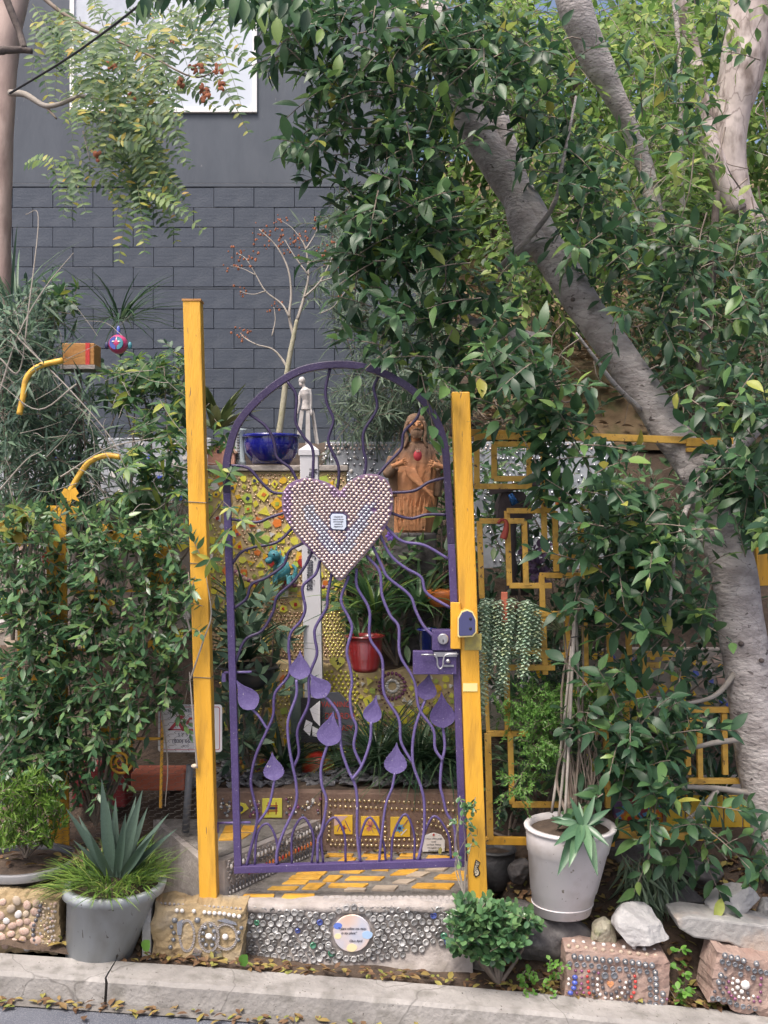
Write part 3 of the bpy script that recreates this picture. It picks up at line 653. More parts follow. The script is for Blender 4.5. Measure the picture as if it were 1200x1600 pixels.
# ---------------------------------------------------------------- side block left of the landing
SZ = .50
Sd = empty('side_block', (-.9, 0, .1), 'raised mosaic block left of the gate landing, pebble rows down its slanting side', 'step')
A_, B_ = Vector((-.635, -.19, 0)), Vector((-.285, .36, 0))
MB().slab([(-.735, -.19), (-.64, -.19), (-.29, .36), (-1.05, .36)], .05, SZ).build('body', M['plinth'], Sd)
MB().slab([(-.72, -.15), (-.66, -.15), (-.33, .355), (-1.02, .355)], SZ - .01, SZ + .004).build('cement_top', M['floor'], Sd)
dirv = (B_ - A_).normalized(); nrm = Vector((dirv.y, -dirv.x, 0)); ang = math.atan2(dirv.y, dirv.x)
L_ = (B_ - A_).length
def side(u, z, m, sx, sz, name='pebble', o=.004):
    p = A_ + dirv * u + nrm * o; p.z = z
    return put(Sd, domeM[m], p, sz, name, 0, sx, (0, 0), .6, ang)
for i in range(26): side(.03 + i * L_ / 27, SZ - .03 + U(-.004, .004), random.choice(['pearl', 'pearl', 'stonecap', 'darkpeb']), .6, .012)
for i in range(24): side(.03 + i * L_ / 25, SZ - .055, 'darkpeb', .7, .009)
for i in range(22): side(.14 + i * (L_ - .16) / 22, SZ - .088 + U(-.002, .002), 'torg' if i % 5 else 'tred', .45, .012, 'red_chip')
for i in range(30): side(.02 + i * L_ / 31, FZ + .028, 'darkpeb', .4, .010)
for i in range(30): side(.02 + i * L_ / 31, FZ + .012, 'pearl', .5, .007)
pk = MB()
for i in range(420):
    u, z = U(.01, L_ - .01), U(FZ + .035, SZ - .005); p = A_ + dirv * u + nrm * .001; p.z = z; pk.ball(p, U(.003, .006), 5, 3)
pk.build('grit', M['stonecap'], Sd, kind='stuff')
for t_ in [[(352,1293),(378,1292),(372,1302),(347,1304)],[(380,1292),(408,1292),(396,1302),(374,1302)],[(345,1306),(371,1304),(364,1315),(341,1316)],[(373,1304),(393,1304),(380,1313),(367,1314)]]:
    flag(Sd, [PZ(x, y, SZ) for x, y in t_], SZ + .003, M['tile'], 'yellow_tile')
# ---------------------------------------------------------------- riser behind the landing
RY = .36
Rs = empty('mosaic_riser', (0, RY, .35), 'low brown riser behind the landing with brass beads and three picture tiles', 'low wall')
rx0, rx1 = P(503, 0, RY).x, P(745, 0, RY).x
MB().box(rx0, rx1, RY, RY + .08, .30, .62).build('wall_face', M['groutb'], Rs, bevel=.006)
def rp(px, py): return P(px, py, RY)
bm_ = []
def row6(l, n, m='brass', r_=.0085, jit=.001):
    pts = [rp(500 + x / 5, 1220 + y / 5) for x, y in l]; 
    tot = [0]
    for a, c in zip(pts, pts[1:]): tot.append(tot[-1] + (c - a).length)
    for k in range(n):
        s_ = tot[-1] * k / (n - 1)
        for a, c, t0, t1 in zip(pts, pts[1:], tot, tot[1:]):
            if s_ <= t1 + 1e-9:
                p = a.lerp(c, (s_ - t0) / (t1 - t0)); put(Rs, domeM[m], (p.x + U(-jit, jit), RY - .002, p.z + U(-jit, jit)), r_ * U(.9, 1.1), 'brass_bead'); break
row6([(80, 150), (1080, 175)], 27); row6([(80, 195), (1040, 235)], 25); row6([(75, 250), (70, 430)], 6); row6([(285, 280), (282, 430)], 5); row6([(505, 240), (508, 440)], 6)
row6([(60, 465), (770, 460)], 20); row6([(85, 500), (760, 510)], 20); row6([(720, 360), (770, 460)], 3); row6([(765, 325), (760, 420)], 3); row6([(850, 290), (1000, 350), (1035, 520)], 9); row6([(835, 335), (940, 360), (990, 420)], 6); row6([(800, 300), (800, 420)], 4)
def tilepic(parent, x0_, y0_, x1_, y1_, Y, m, name='picture_tile'):
    a, c = P(x0_, y1_, Y), P(x1_, y0_, Y)
    return MB().box(a.x, c.x, Y - .008, Y + .004, a.z, c.z).build(name, m, parent, bevel=.002), (a.x + c.x) / 2, (a.z + c.z) / 2
def decal(parent, poly, Y, m, name='motif', th=.0016): return MB().prism(poly, Y - th, Y).build(name, m, parent)
def star(cx, cz, r_, k=6, inner=.45, ph=0): return [(cx + (r_ if i % 2 == 0 else r_ * inner) * math.cos(ph + math.pi * i / k), cz + (r_ if i % 2 == 0 else r_ * inner) * math.sin(ph + math.pi * i / k)) for i in range(2 * k)]
ty = RY - .008
t1, cx, cz = tilepic(Rs, 522, 1273, 551, 1303, RY, M['tyo'])
decal(t1, [(cx - .041, cz + .04), (cx + .02, cz + .04), (cx - .02, cz + .005), (cx - .041, cz - .005)], ty, mat('pale_pink', (.62, .42, .40), .5))
decal(t1, star(cx, cz - .015, .018, 5), ty, M['tred']); decal(t1, star(cx, cz - .015, .006, 5, .9), ty - .002, M['ink'])
decal(t1, [(cx + .006, cz + .02), (cx + .01, cz + .02), (cx + .034, cz - .03), (cx + .030, cz - .03)], ty, M['tpur']); decal(t1, [(cx - .03, cz - .03), (cx - .026, cz - .03), (cx - .008, cz + .01), (cx - .012, cz + .01)], ty, M['tpur'])
t2, cx, cz = tilepic(Rs, 564, 1275, 593, 1305, RY, M['tyo'])
decal(t2, star(cx, cz + .012, .016, 7, .7), ty, mat('salmon', (.62, .25, .16), .5)); decal(t2, star(cx - .006, cz - .012, .013, 5, .7), ty, mat('salmon', (0, 0, 0)))
for a in (.5, 1.2, 2.0, 2.7): decal(t2, [(cx - .03 * math.cos(a), cz - .03 * math.sin(a)), (cx - .03 * math.cos(a) + .0015, cz - .03 * math.sin(a) + .0015), (cx + .03 * math.cos(a) + .0015, cz + .03 * math.sin(a) + .0015), (cx + .03 * math.cos(a), cz + .03 * math.sin(a))], ty - .002, M['tpur'])
t3, cx, cz = tilepic(Rs, 610, 1276, 641, 1307, RY, M['tyo'])
decal(t3, star(cx - .004, cz - .004, .024, 8, .55), ty, mat('flower_blue', (.10, .30, .50), .5)); decal(t3, star(cx - .004, cz - .004, .009, 6, .7), ty - .002, M['navy'])
decal(t3, [(cx + .01, cz + .002), (cx + .012, cz), (cx + .036, cz + .034), (cx + .034, cz + .036)], ty - .002, M['tpur'])
decal(t3, [(cx + .0, cz - .035), (cx + .005, cz - .037), (cx + .03, cz - .01), (cx + .026, cz - .008)], ty - .002, M['twht'])
cw = rp(677, 1314); pw = [(cw.x - .05, cw.z - .04), (cw.x + .05, cw.z - .04), (cw.x + .052, cw.z + .01), (cw.x + .035, cw.z + .035), (cw.x, cw.z + .046), (cw.x - .035, cw.z + .035), (cw.x - .052, cw.z + .01)]
sp = MB().prism(pw, RY - .03, RY - .018).build('quote_plaque', M['twht'], Rs, bevel=.002)
for k, s_ in enumerate(['A house without garden', 'is well', 'and Yoush Thinking', 'who is garden way', 'the love & care']): text(s_, (cw.x, RY - .0315, cw.z + .02 - k * .0135), .0098, M['ink'], sp, shear=.3, sx=.8)
decal(sp, star(cw.x, cw.z + .038, .008, 5), RY - .031, M['tred'])
decal(Rs, [(rx1 - .09 + a, c) for a, c in ((0, .45), (.03, .45), (.03, .52), (0, .52))], RY - .002, M['tyel'], 'yellow_chip', .006)
# left riser
Rl = empty('brown_riser', (-.6, RY, .5), 'low brown riser over the side block with heart beads and a lemon glyph tile', 'low wall')
lx0 = P(318, 0, RY).x
MB().box(lx0, rx0 - .003, RY, RY + .08, .45, .625).build('wall_face', M['groutb'], Rl, bevel=.006)
t4, cx, cz = tilepic(Rl, 410, 1247, 441, 1277, RY, M['tyel'])
for (a0, a1, c0, c1, mm) in ((-.020, -.016, -.028, .028, 'tred'), (.016, .020, -.028, .028, 'tred'), (-.026, .026, .010, .014, 'tred'), (-.022, .024, -.006, .006, 'navy'), (-.026, .026, -.014, -.010, 'tred')): decal(t4, [(cx + a0, cz + c0), (cx + a1, cz + c0), (cx + a1, cz + c1), (cx + a0, cz + c1)], ty - (.001 if mm == 'tred' else 0), M[mm])
e = rp(377, 1263); et = MB().prism([(e.x - .04, e.z + .0), (e.x - .015, e.z - .035), (e.x + .035, e.z), (e.x + .02, e.z + .022), (e.x - .015, e.z + .03)], RY - .008, RY + .004).build('eye_tile', M['tyel'], Rl, bevel=.002)
decal(et, star(e.x - .004, e.z, .015, 8, .95), ty, M['navy'])
ee = rp(332, 1258); MB().box(ee.x - .03, ee.x + .02, RY - .008, RY + .004, ee.z - .04, ee.z + .03).build('yellow_tile', M['tyel'], Rl, bevel=.002)
for i in range(70):
    px_, py_ = random.choice([(U(344, 360), U(1248, 1275)), (U(447, 502), U(1246, 1274)), (U(390, 405), U(1250, 1276)), (U(447, 502), U(1246, 1274))])
    p = rp(px_, py_); put(Rl, domeM[random.choice(['smoke', 'brass', 'tpur', 'pearl', 'smoke'])], (p.x, RY - .002, p.z), U(.005, .009), 'bead')
# slate chips
sg = MB()
for i in range(900):
    x, y = U(-.9, .4), U(.44, .96); z = .632 + U(0, .012); r_ = U(.008, .026); mtx = Matrix.Translation((x, y, z)) @ Matrix.Rotation(U(0, 6), 4, 'Z') @ Matrix.Rotation(U(-.5, .5), 4, 'X') @ Matrix.Rotation(U(-.5, .5), 4, 'Y')
    sg.box(-r_, r_ * U(.4, 1), -r_ * .7, r_ * .7, -.003, .004, mtx)
sg.build('slate_gravel', M['slate'], kind='stuff')

# ---------------------------------------------------------------- retaining walls with mosaic
def rpoly(cx, cz, r_, k=5, asp=1.0, j=.25):
    ph = U(0, 6); return [(cx + r_ * asp * U(1 - j, 1 + j) * math.cos(ph + 2 * math.pi * i / k), cz + r_ * U(1 - j, 1 + j) * math.sin(ph + 2 * math.pi * i / k)) for i in range(k)]
def mosaic(parent, x0_, x1_, z0_, z1_, Y, n, cols, rlo, rhi, name='tile_piece', gap=1.0, avoid=()):
    done = []; tries = 0
    while len(done) < n and tries < n * 30:
        tries += 1; r_ = U(rlo, rhi); x, z = U(x0_ + r_, x1_ - r_), U(z0_ + r_, z1_ - r_)
        if any((x - a) ** 2 + (z - c) ** 2 < (gap * (r_ + q)) ** 2 for a, c, q in done) or any((x - a) ** 2 + (z - c) ** 2 < (r_ + q) ** 2 for a, c, q in avoid): continue
        done.append((x, z, r_)); MB().prism(rpoly(x, z, r_, random.choice([3, 4, 4, 5, 6])), Y - .006 - U(0, .003), Y + .002).build(name, M[random.choice(cols)], parent)
    return done
def beads(parent, x0_, x1_, z0_, z1_, Y, step, r_, m, done=(), name='beads', p=1.0, jit=.003, fn=None):
    bb = MB(); z = z0_; k = 0
    while z < z1_:
        x = x0_ + (k % 2) * step / 2
        while x < x1_:
            if random.random() < p and not any((x - a) ** 2 + (z - c) ** 2 < (q * 1.02 + r_ * .6) ** 2 for a, c, q in done) and (fn is None or fn(x, z)):
                bb.ball((x + U(-jit, jit), Y - r_ * .2, z + U(-jit, jit)), (r_, r_ * .8, r_), 6, 4)
            x += step
        z += step * .87; k += 1
    bb.build(name, m, parent, kind='stuff', smooth=True)
# lower wall
LY = .97; W = empty('lower_mosaic_wall', (0, LY, .62), 'lower retaining wall behind the gate, ochre grout, yellow shards and a sunflower of pebbles', 'wall')
lx0, lx1 = P(345, 0, LY).x, P(712, 0, LY).x; ztop = 1.115
v = []; top = [(lx0 + (lx1 - lx0) * i / 20, ztop + nz(i, 0, .7, .03) - (.03 if i > 13 else 0)) for i in range(21)]
MB().prism([(lx0, .55), (lx1, .55)] + top[::-1], LY, LY + .1).build('wall_body', M['groutp'], W, bevel=.006)
sc_ = P(613, 1072, LY); ht = P(527, 1035, LY)
dn = [(ht.x, ht.z, .045), (sc_.x, sc_.z, .075)]
d1 = mosaic(W, P(560, 0, LY).x, lx1, .64, ztop - .05, LY, 95, ['tyel', 'tyel', 'tyo', 'tyel', 'twht', 'cobble', 'tgrn'], .012, .032, avoid=dn)
d2 = mosaic(W, lx0, P(480, 0, LY).x, .64, ztop - .03, LY, 34, ['tyel', 'torg', 'tgrn', 'tred', 'tyo'], .014, .028)
beads(W, P(500, 0, LY).x, P(560, 0, LY).x, .64, ztop - .03, LY, .024, .0085, M['tyel'], dn + d1)
beads(W, lx0, P(480, 0, LY).x, .64, ztop - .03, LY, .022, .007, mat('gold_bead', (.62, .52, .12), .2, metal=.4, coat=1, rnd=.3), dn + d2)
beads(W, P(560, 0, LY).x, lx1, .64, ztop - .06, LY, .021, .006, mat('brown_pebble', (.16, .08, .06), .5, rnd=.4), dn + d1, p=.6)
for q in range(3):
    for k in range(20 - 3 * q):
        a = 2 * math.pi * k / (20 - 3 * q); r_ = .066 - q * .018
        put(W, domeM['tpur' if q == 0 else ('tgrn' if False else ('pearl' if q == 2 else 'stone'))], (sc_.x + r_ * math.cos(a), LY - .001, sc_.z + r_ * math.sin(a)), .0088, 'petal_pebble', a, 1.3)
def heartpoly(cx, cz, s_, n=40):
    o = []
    for i in range(n):
        t_ = 2 * math.pi * i / n; o.append((cx + s_ * 16 * math.sin(t_) ** 3 / 16, cz + s_ * (13 * math.cos(t_) - 5 * math.cos(2 * t_) - 2 * math.cos(3 * t_) - math.cos(4 * t_)) / 16))
    return o
hh = MB().prism(heartpoly(ht.x, ht.z, .04)[::-1], LY - .01, LY).build('heart_tile', M['tyel'], W, bevel=.002)
for k in range(7): decal(hh, star(ht.x + U(-.016, .016), ht.z + U(-.012, .014), U(.004, .008), 4), LY - .01, M['black'])
# upper wall
UY = 1.26; W2 = empty('upper_mosaic_wall', (-.6, UY, 1.1), 'yellow mosaic retaining wall behind the heart, studded with gold and pink beads', 'wall')
ux0, ux1 = P(318, 0, UY).x, P(541, 0, UY).x
MB().box(ux0, ux1, UY, UY + .12, 1.05, P(0, 737, UY).z).build('wall_body', M['groutp'], W2, bevel=.005)
MB().box(ux0 - .01, ux1 + .01, UY - .02, UY + .14, P(0, 737, UY).z + .002, P(0, 727, UY).z).build('coping', M['plinth'], W2, bevel=.006)
uz1 = P(0, 740, UY).z
# cat and bird shapes: irregular pieces
d3 = mosaic(W2, ux0, ux1, 1.35, uz1, UY, 175, ['tyel', 'tyel', 'tyel', 'tgrn', 'tgrn', 'torg', 'twht', 'tyo', 'tyel'], .016, .038, gap=.95)
for a, c, q in d3[:70]: decal(W2, rpoly(a, c, q * .4, 4), UY - .0095, M[random.choice(['tpur', 'tred', 'navy', 'tgrn', 'torg'])], 'tile_detail')
beads(W2, ux0 + .01, ux1 - .01, 1.12, uz1, UY, .0205, .0072, mat('pink_gold_bead', (.46, .30, .20), .2, metal=.4, coat=1, rnd=.35), d3, fn=lambda x, z: math.sin(x * 11 + z * 3) < .1)
beads(W2, ux0 + .01, ux1 - .01, 1.12, uz1, UY, .0205, .0072, mat('lemon_bead', (.66, .60, .16), .2, metal=.3, coat=1, rnd=.2), d3, fn=lambda x, z: math.sin(x * 11 + z * 3) >= .1)
for (px_, py_) in ((424, 877), (475, 880)):
    c = P(px_, py_, UY); MB().prism(heartpoly(c.x, c.z, .034)[::-1], UY - .014, UY).build('heart_tile', M['tred'], W2, bevel=.003)
# ledge with rope of pebbles
pts = SP([(358, 885), (385, 905), (420, 915), (460, 915), (520, 918)], UY - .04, 8)
for i, p in enumerate(pts): put(W2, domeM['cobble' if i % 3 else 'tpur'], p, .012, 'ledge_pebble', 0, 1.2, (0, 0), 1)
# silver wall
CY = 2.0; W3 = empty('silver_mosaic_wall', (.4, CY, 1.6), 'pale silver grey mosaic wall behind the statue, dark glass drops set in it', 'wall')
sx0, sx1 = P(508, 0, CY).x, P(960, 0, CY).x; sz1 = P(0, 690, CY).z
MB().box(sx0, sx1, CY, CY + .15, 1.5, sz1).build('wall_body', M['silver'], W3, bevel=.008)
d4 = []
for k in range(150):
    u = k / 150; px_ = 640 - 60 * math.sin(u * 5) - 30 * u; 
    p = P(U(505, 870), U(697, 760), CY)
    d4.append(p)
for i, p in enumerate(d4): put(W3, domeM[['smoke', 'tmir', 'smoke', 'pearl'][i % 4]], (p.x, CY - .001, p.z), U(.009, .015), 'glass_drop', U(0, 3), 1.2)
beads(W3, sx0, sx1, sz1 - .045, sz1 - .005, CY, .026, .009, M['bead'], name='pearl_beads'); beads(W3, sx0, sx1, 1.6, sz1 - .05, CY, .04, .010, M['tmir'], name='mirror_beads', p=.5)
# blue and white wall at left
BYY = 1.95; W4 = empty('blue_white_mosaic_wall', (-1.6, BYY, 1.7), 'blue and white mosaic wall behind the vines at left', 'wall')
a0, a1 = P(-40, 0, BYY).x, P(330, 0, BYY).x
MB().box(a0, a1, BYY, BYY + .14, 1.6, P(0, 684, BYY).z).build('wall_body', M['silver'], W4, bevel=.006)
mosaic(W4, a0 + .02, a1, 1.75, P(0, 688, BYY).z, BYY, 150, ['twht', 'twht', 'tblu', 'twht', 'tmir'], .012, .026)
c3_ = empty('stone_terrace_wall', (-1.6, 1.3, 1.2), 'rough stone terrace wall seen through the vines at left', 'wall')
a0, a1 = P(-60, 0, 1.3).x, P(300, 0, 1.3).x
MB().box(a0, a1, 1.3, 1.4, .9, P(0, 790, 1.3).z).build('wall_body', M['grout'], c3_)
mosaic(c3_, a0, a1, 1.0, P(0, 792, 1.3).z, 1.3, 130, ['cobble', 'stone', 'cobble', 'tyel', 'twht', 'stonecap'], .02, .042)
YO = -.21
# ================================================================ gate posts
def post(top, bot, wpx, label):
    """leaning square post; top/bot: pixel of the front face's centre line at the gate plane"""
    a, c = P(top[0], top[1], -.045), P(bot[0], bot[1], -.045)
    r = empty('gate_post', (c.x, 0, c.z), label, 'post', 'yellow square posts of the gate')
    b = MB(); w_ = wpx * (D0 - .045) / F
    v = []
    for p in (c, a):
        for dx, dy in ((-1, 0), (1, 0), (1, 1), (-1, 1)): v.append((p.x + dx * w_ / 2, -.045 + dy * w_, p.z))
    b.add(v, [(0, 3, 2, 1), (4, 5, 6, 7), (0, 1, 5, 4), (1, 2, 6, 5), (2, 3, 7, 6), (3, 0, 4, 7)])
    b.build('post_shaft', M['yellow'], r, bevel=.004); return r, a, w_
gp, a, w_ = post((299, 470), (325, 1406), 26, 'tall yellow square post left of the purple gate, weathered brown top')
MB().box(a.x - w_ / 2 - .003, a.x + w_ / 2 + .003, -.048, -.045 + w_ + .003, a.z, a.z + .008).build('post_cap', M['wood'], gp)
for y in (784, 880, 1058):
    c = P(308 + (y - 784) * .028, y, -.047); b = MB(); b.tube([c + Vector((-.036, 0, 0)), c + Vector((.036, 0, -.004)), c + Vector((.036, .07, -.004))], .0016, 5); b.build('tie_wire', M['wire'], gp)
pp, a, w_ = post((720, 612), (748, 1408), 27, 'shorter yellow square post right of the purple gate, keypad box and sticker')
b = MB(); u, v_ = P(704, 1014, -.052), P(720, 941, -.052); b.box(u.x, v_.x, -.056, -.046, u.z, v_.z); b.build('strike_plate', M['yellow'], pp, bevel=.003)
def shield(cx, cz, hw, hh): return [(cx - hw, cz - hh * .9), (cx - hw * .8, cz - hh), (cx + hw * .6, cz - hh * .95), (cx + hw, cz - hh * .65), (cx + hw, cz + hh * .3), (cx + hw * .6, cz + hh * .85), (cx, cz + hh), (cx - hw * .6, cz + hh * .85), (cx - hw, cz + hh * .35)]
c = P(729, 973, -.1)
kp = MB().prism(shield(c.x, c.z, .035, .053), -.115, -.046).build('keypad_box', M['yellow'], pp, bevel=.002)
MB().prism(shield(c.x, c.z, .0365, .0545), -.121, -.116).build('rim', M['pale'], kp)
MB().prism(shield(c.x, c.z, .032, .049), -.124, -.1215).build('cover', mat('slate_blue_plastic', (.06, .065, .16), .5), kp, bevel=.001)
for dz in (.018, -.02): MB().ball((c.x + .013, -.125, c.z + dz), (.006, .002, .006), 10, 5).build('button', M['black'], kp)
c = P(739, 1008, -.048); MB().box(c.x - .033, c.x + .034, -.0485, -.0460, c.z - .02, c.z + .045).build('dirty_patch', mat('grimy_yellow', (.45, .38, .10), .7, (.3, .26, .1), 40), pp)
c = P(735, 1074, -.048); MB().box(c.x - .029, c.x + .028, -.0478, -.0460, c.z - .016, c.z + .016).build('pale_patch', M['pale'], pp)
c = P(745, 1357, -.047)
st = MB().prism([(c.x - .004, c.z + .036), (c.x + .014, c.z + .024), (c.x + .006, c.z + .004), (c.x + .013, c.z - .014), (c.x + .011, c.z - .026), (c.x - .006, c.z - .036), (c.x - .014, c.z - .014), (c.x - .010, c.z + .012)], -.0482, -.0460).build('sticker', M['black'], pp)
MB().prism([(c.x - .002, c.z + .031), (c.x + .010, c.z + .022), (c.x + .001, c.z + .004), (c.x + .008, c.z - .016), (c.x + .006, c.z - .024), (c.x - .004, c.z - .030), (c.x - .011, c.z - .014), (c.x - .007, c.z + .010)], -.0492, -.0483).build('sticker_face', mat('sticker_cream', (.66, .58, .42), .5), st)
text('POWER', (c.x - .001, -.0495, c.z), .019, M['black'], st, rot=(R(90), R(-78), 0), sx=.9)
snail = MB(); c = P(304, 1197, -.06); snail.ball(c, (.014, .01, .009), 10, 6); snail.build('snail_shell', M['stone'], loc=c, label='small pale snail shell stuck low on the left yellow post', cat='snail', smooth=True)

# ================================================================ purple gate
G = empty('garden_gate', P(548, 1352, 0), 'purple arched metal gate with a beaded heart and wavy ray bars', 'gate')
FR = [(372, 1352), (369, 1250), (362, 1000), (355, 770), (354, 729), (358, 704), (370, 666), (394, 634), (429, 603), (468, 580), (510, 571), (552, 571), (590, 580), (629, 599), (657, 622), (681, 655), (695, 697), (699, 746), (705, 850), (712, 1000), (724, 1344)]
pts = [P(372, 1352, 0), P(369, 1250, 0), P(362, 1000, 0)] + smooth([P(x, y, 0) for x, y in FR[3:18]], 4) + [P(705, 850, 0), P(712, 1000, 0), P(724, 1344, 0)]
v = []; hw = .0145; n = len(pts)
for i, p in enumerate(pts):
    t_ = (pts[min(i + 1, n - 1)] - pts[max(i - 1, 0)]).normalized(); q = Vector((-t_.z, 0, t_.x)) * hw
    for s_, y in ((-1, -.014), (1, -.014), (1, .014), (-1, .014)): v.append((p.x + q.x * s_, y, p.z + q.z * s_))
def run(i0, i1, m, nm):
    vv = v[i0 * 4:(i1 + 1) * 4]; k_ = i1 - i0 + 1
    ff = [(i * 4 + k, i * 4 + (k + 1) % 4, (i + 1) * 4 + (k + 1) % 4, (i + 1) * 4 + k) for i in range(k_ - 1) for k in range(4)] + [(3, 2, 1, 0), tuple((k_ - 1) * 4 + k for k in range(4))]
    mesh(nm, vv, ff, m, G, bevel=.0025)
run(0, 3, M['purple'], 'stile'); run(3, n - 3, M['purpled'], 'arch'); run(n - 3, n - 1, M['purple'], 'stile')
MB().bar(P(366, 1358, 0), P(727, 1347, 0), .029, .031).build('bottom_rail', M['purple'], G, bevel=.0025)
RODS = [
 [(449,596),(463,619),(462,659),(475,683),(489,704),(488,755)], [(516,575),(509,606),(511,631),(521,657),(513,690),(529,729),(527,766)],
 [(591,589),(584,606),(589,638),(569,673),(568,701),(572,722),(569,745)], [(659,636),(650,655),(631,676),(627,701),(608,722),(586,747)],
 [(387,645),(415,666),(428,690),(433,715),(454,732),(466,755)], [(358,727),(387,731),(408,753),(426,769),(448,771)], [(698,746),(671,753),(646,767),(606,770)],
 [(606,800),(640,810),(667,804),(699,804)], [(448,800),(423,808),(400,816),(360,811)], [(460,822),(433,847),(397,855),(377,863),(363,880)],
 [(480,846),(453,860),(443,883),(417,902),(393,913),(385,935),(365,951)], [(488,862),(475,887),(457,910),(433,932),(427,955),(410,985),(383,1000),(367,1038)],
 [(500,876),(493,897),(473,917),(477,950),(470,970),(455,988),(451,1010),(452,1053),(430,1083),(427,1117),(418,1140),(400,1180),(392,1220),(397,1250),(402,1280),(390,1333),(385,1352)],
 [(519,892),(512,930),(510,950),(493,980),(492,997),(495,1023),(483,1057),(482,1100),(465,1140),(467,1177),(458,1200)],
 [(463,1062),(463,1087),(450,1127),(452,1167),(458,1200),(463,1227),(462,1257),(443,1300),(433,1330),(432,1350)],
 [(545,900),(533,937),(545,965),(550,983),(542,1017),(547,1043),(550,1067),(547,1090),(550,1117),(557,1137),(553,1167),(565,1197)],
 [(580,1128),(578,1160),(565,1197),(550,1218)], [(505,1086),(516,1097),(530,1120),(533,1167),(543,1200),(557,1237),(558,1303),(563,1347)],
 [(512,1163),(502,1197),(503,1227),(510,1252),(503,1297),(497,1313),(496,1347)], [(557,888),(558,917),(577,953),(578,997),(597,1030),(600,1083),(623,1123),(627,1160),(645,1193)],
 [(572,868),(593,893),(597,930),(610,962),(623,980),(625,1023),(647,1063),(655,1107),(677,1140),(680,1170),(692,1188)], [(582,853),(598,887),(607,903),(640,930),(650,955),(662,978),(678,995)],
 [(592,832),(610,867),(633,887),(658,902),(667,927),(704,950)], [(600,820),(627,845),(663,852),(700,873)],
 [(692,1135),(695,1167),(690,1193),(688,1227),(692,1245),(698,1270),(710,1293),(713,1345)], [(665,1092),(648,1140),(645,1190),(658,1230),(663,1257),(662,1303),(653,1345)], [(617,1207),(613,1230),(603,1257),(597,1300),(592,1348)],
 [(429,1218),(420,1260),(402,1287)], [(393,1107),(405,1120),(418,1140)]]
for i, r_ in enumerate(RODS):
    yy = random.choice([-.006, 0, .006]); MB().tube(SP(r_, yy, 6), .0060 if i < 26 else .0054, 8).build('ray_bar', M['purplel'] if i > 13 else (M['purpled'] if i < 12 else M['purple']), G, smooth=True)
for r_ in [[(398,1352),(402,1303),(418,1287),(432,1313),(434,1350)],[(456,1349),(457,1303),(474,1277),(490,1307),(487,1348)],[(505,1347),(503,1303),(522,1277),(538,1303),(540,1347)],[(563,1347),(563,1307),(578,1277),(598,1313),(603,1347)],[(611,1347),(615,1303),(633,1272),(647,1303),(647,1347)],[(655,1345),(663,1303),(679,1275),(700,1303),(705,1343)]]:
    MB().tube(SP(r_, .004, 6), .0050, 7).build('arch_bar', M['purple'], G, smooth=True)
def drop(tip, bot, w_, ser=False):
    a, c = P(*tip, -.01), P(*bot, -.01); ax = c - a; ln = ax.length; ax.normalize(); sd = Vector((ax.z, 0, -ax.x)); poly = []
    prof = [(0, .0), (.12, .10), (.28, .34), (.45, .72), (.60, .95), (.72, 1.0), (.84, .86), (.94, .5), (1, 0)]; ww = w_ * D0 / F / 2
    xs = np.linspace(0, 1, 23); pr = np.interp(xs, [p[0] for p in prof], [p[1] for p in prof])
    L1 = [a + ax * ln * x + sd * ww * (q * (1 + (.07 if ser and i % 2 else 0))) for i, (x, q) in enumerate(zip(xs, pr))]
    L2 = [a + ax * ln * x - sd * ww * (q * (1 + (.07 if ser and i % 2 else 0))) for i, (x, q) in enumerate(zip(xs, pr))]
    out = L1 + L2[::-1][1:-1]; n = len(out); mid = a + ax * ln * .62
    # gently dished sheet: rim forward, middle back
    v = [tuple(p) for i, p in enumerate(out)] + [tuple(mid.lerp(p, .5) + Vector((0, .004, 0))) for p in out] + [tuple(mid + Vector((0, .005, 0)))]
    f = [(i, (i + 1) % n, (i + 1) % n + n, i + n) for i in range(n)] + [(i + n, (i + 1) % n + n, 2 * n) for i in range(n)]
    o = mesh('leaf_drop', v, f, M['purple'] if random.random() < .5 else M['purplel'], G); md = o.modifiers.new('solid', 'SOLIDIFY'); md.thickness = .003
for d_ in [((469,1016),(468,1062),32), ((484,1052),(509,1089),33), ((368,1062),(398,1108),32), ((521,1111),(511,1166),37), ((588,1086),(579,1130),28), ((671,1051),(664,1094),31), ((690,1080),(692,1138),38), ((620,1160),(617,1210),33, True), ((425,1175),(429,1220),30, True)]: drop(*d_)
# heart
HY = -.035
out = smooth([P(x, y, HY) for x, y in [(532,767),(545,753),(565,742),(588,741),(604,750),(613,768),(614,790),(607,815),(590,843),(568,870),(548,892),(531,908),(515,893),(493,868),(470,845),(450,818),(441,795),(442,770),(453,755),(475,747),(500,750),(518,757),(532,767)]], 4)[:-1]
poly = [(p.x, p.z) for p in out]
Hp = MB().prism(poly, HY, HY + .03).build('heart', M['beadback'], G, bevel=.002)
hc = P(529, 815, HY)
def inH(x, z, s_=1.0): return inpoly((x - hc.x) / s_ + hc.x, (z - hc.z) / s_ + hc.z, poly)
def bead_cloud(test, m, name, step=.0195):
    bb = MB(); z = hc.z - .27; k = 0
    while z < hc.z + .22:
        x = hc.x - .26 + (k % 2) * step / 2
        while x < hc.x + .26:
            xx, zz = x + U(-.0012, .0012), z + .006 * math.cos((x - hc.x) * 14)
            if inH(xx, zz, .97) and not (abs(xx - hc.x) < .034 and abs(zz - hc.z) < .034) and test(xx - hc.x, zz - hc.z): bb.ball((xx, HY - .002, zz), (.0088, .0075, .0058), 8, 5)
            x += step
        z += .0118; k += 1
    bb.build(name, m, Hp, kind='stuff', smooth=True)
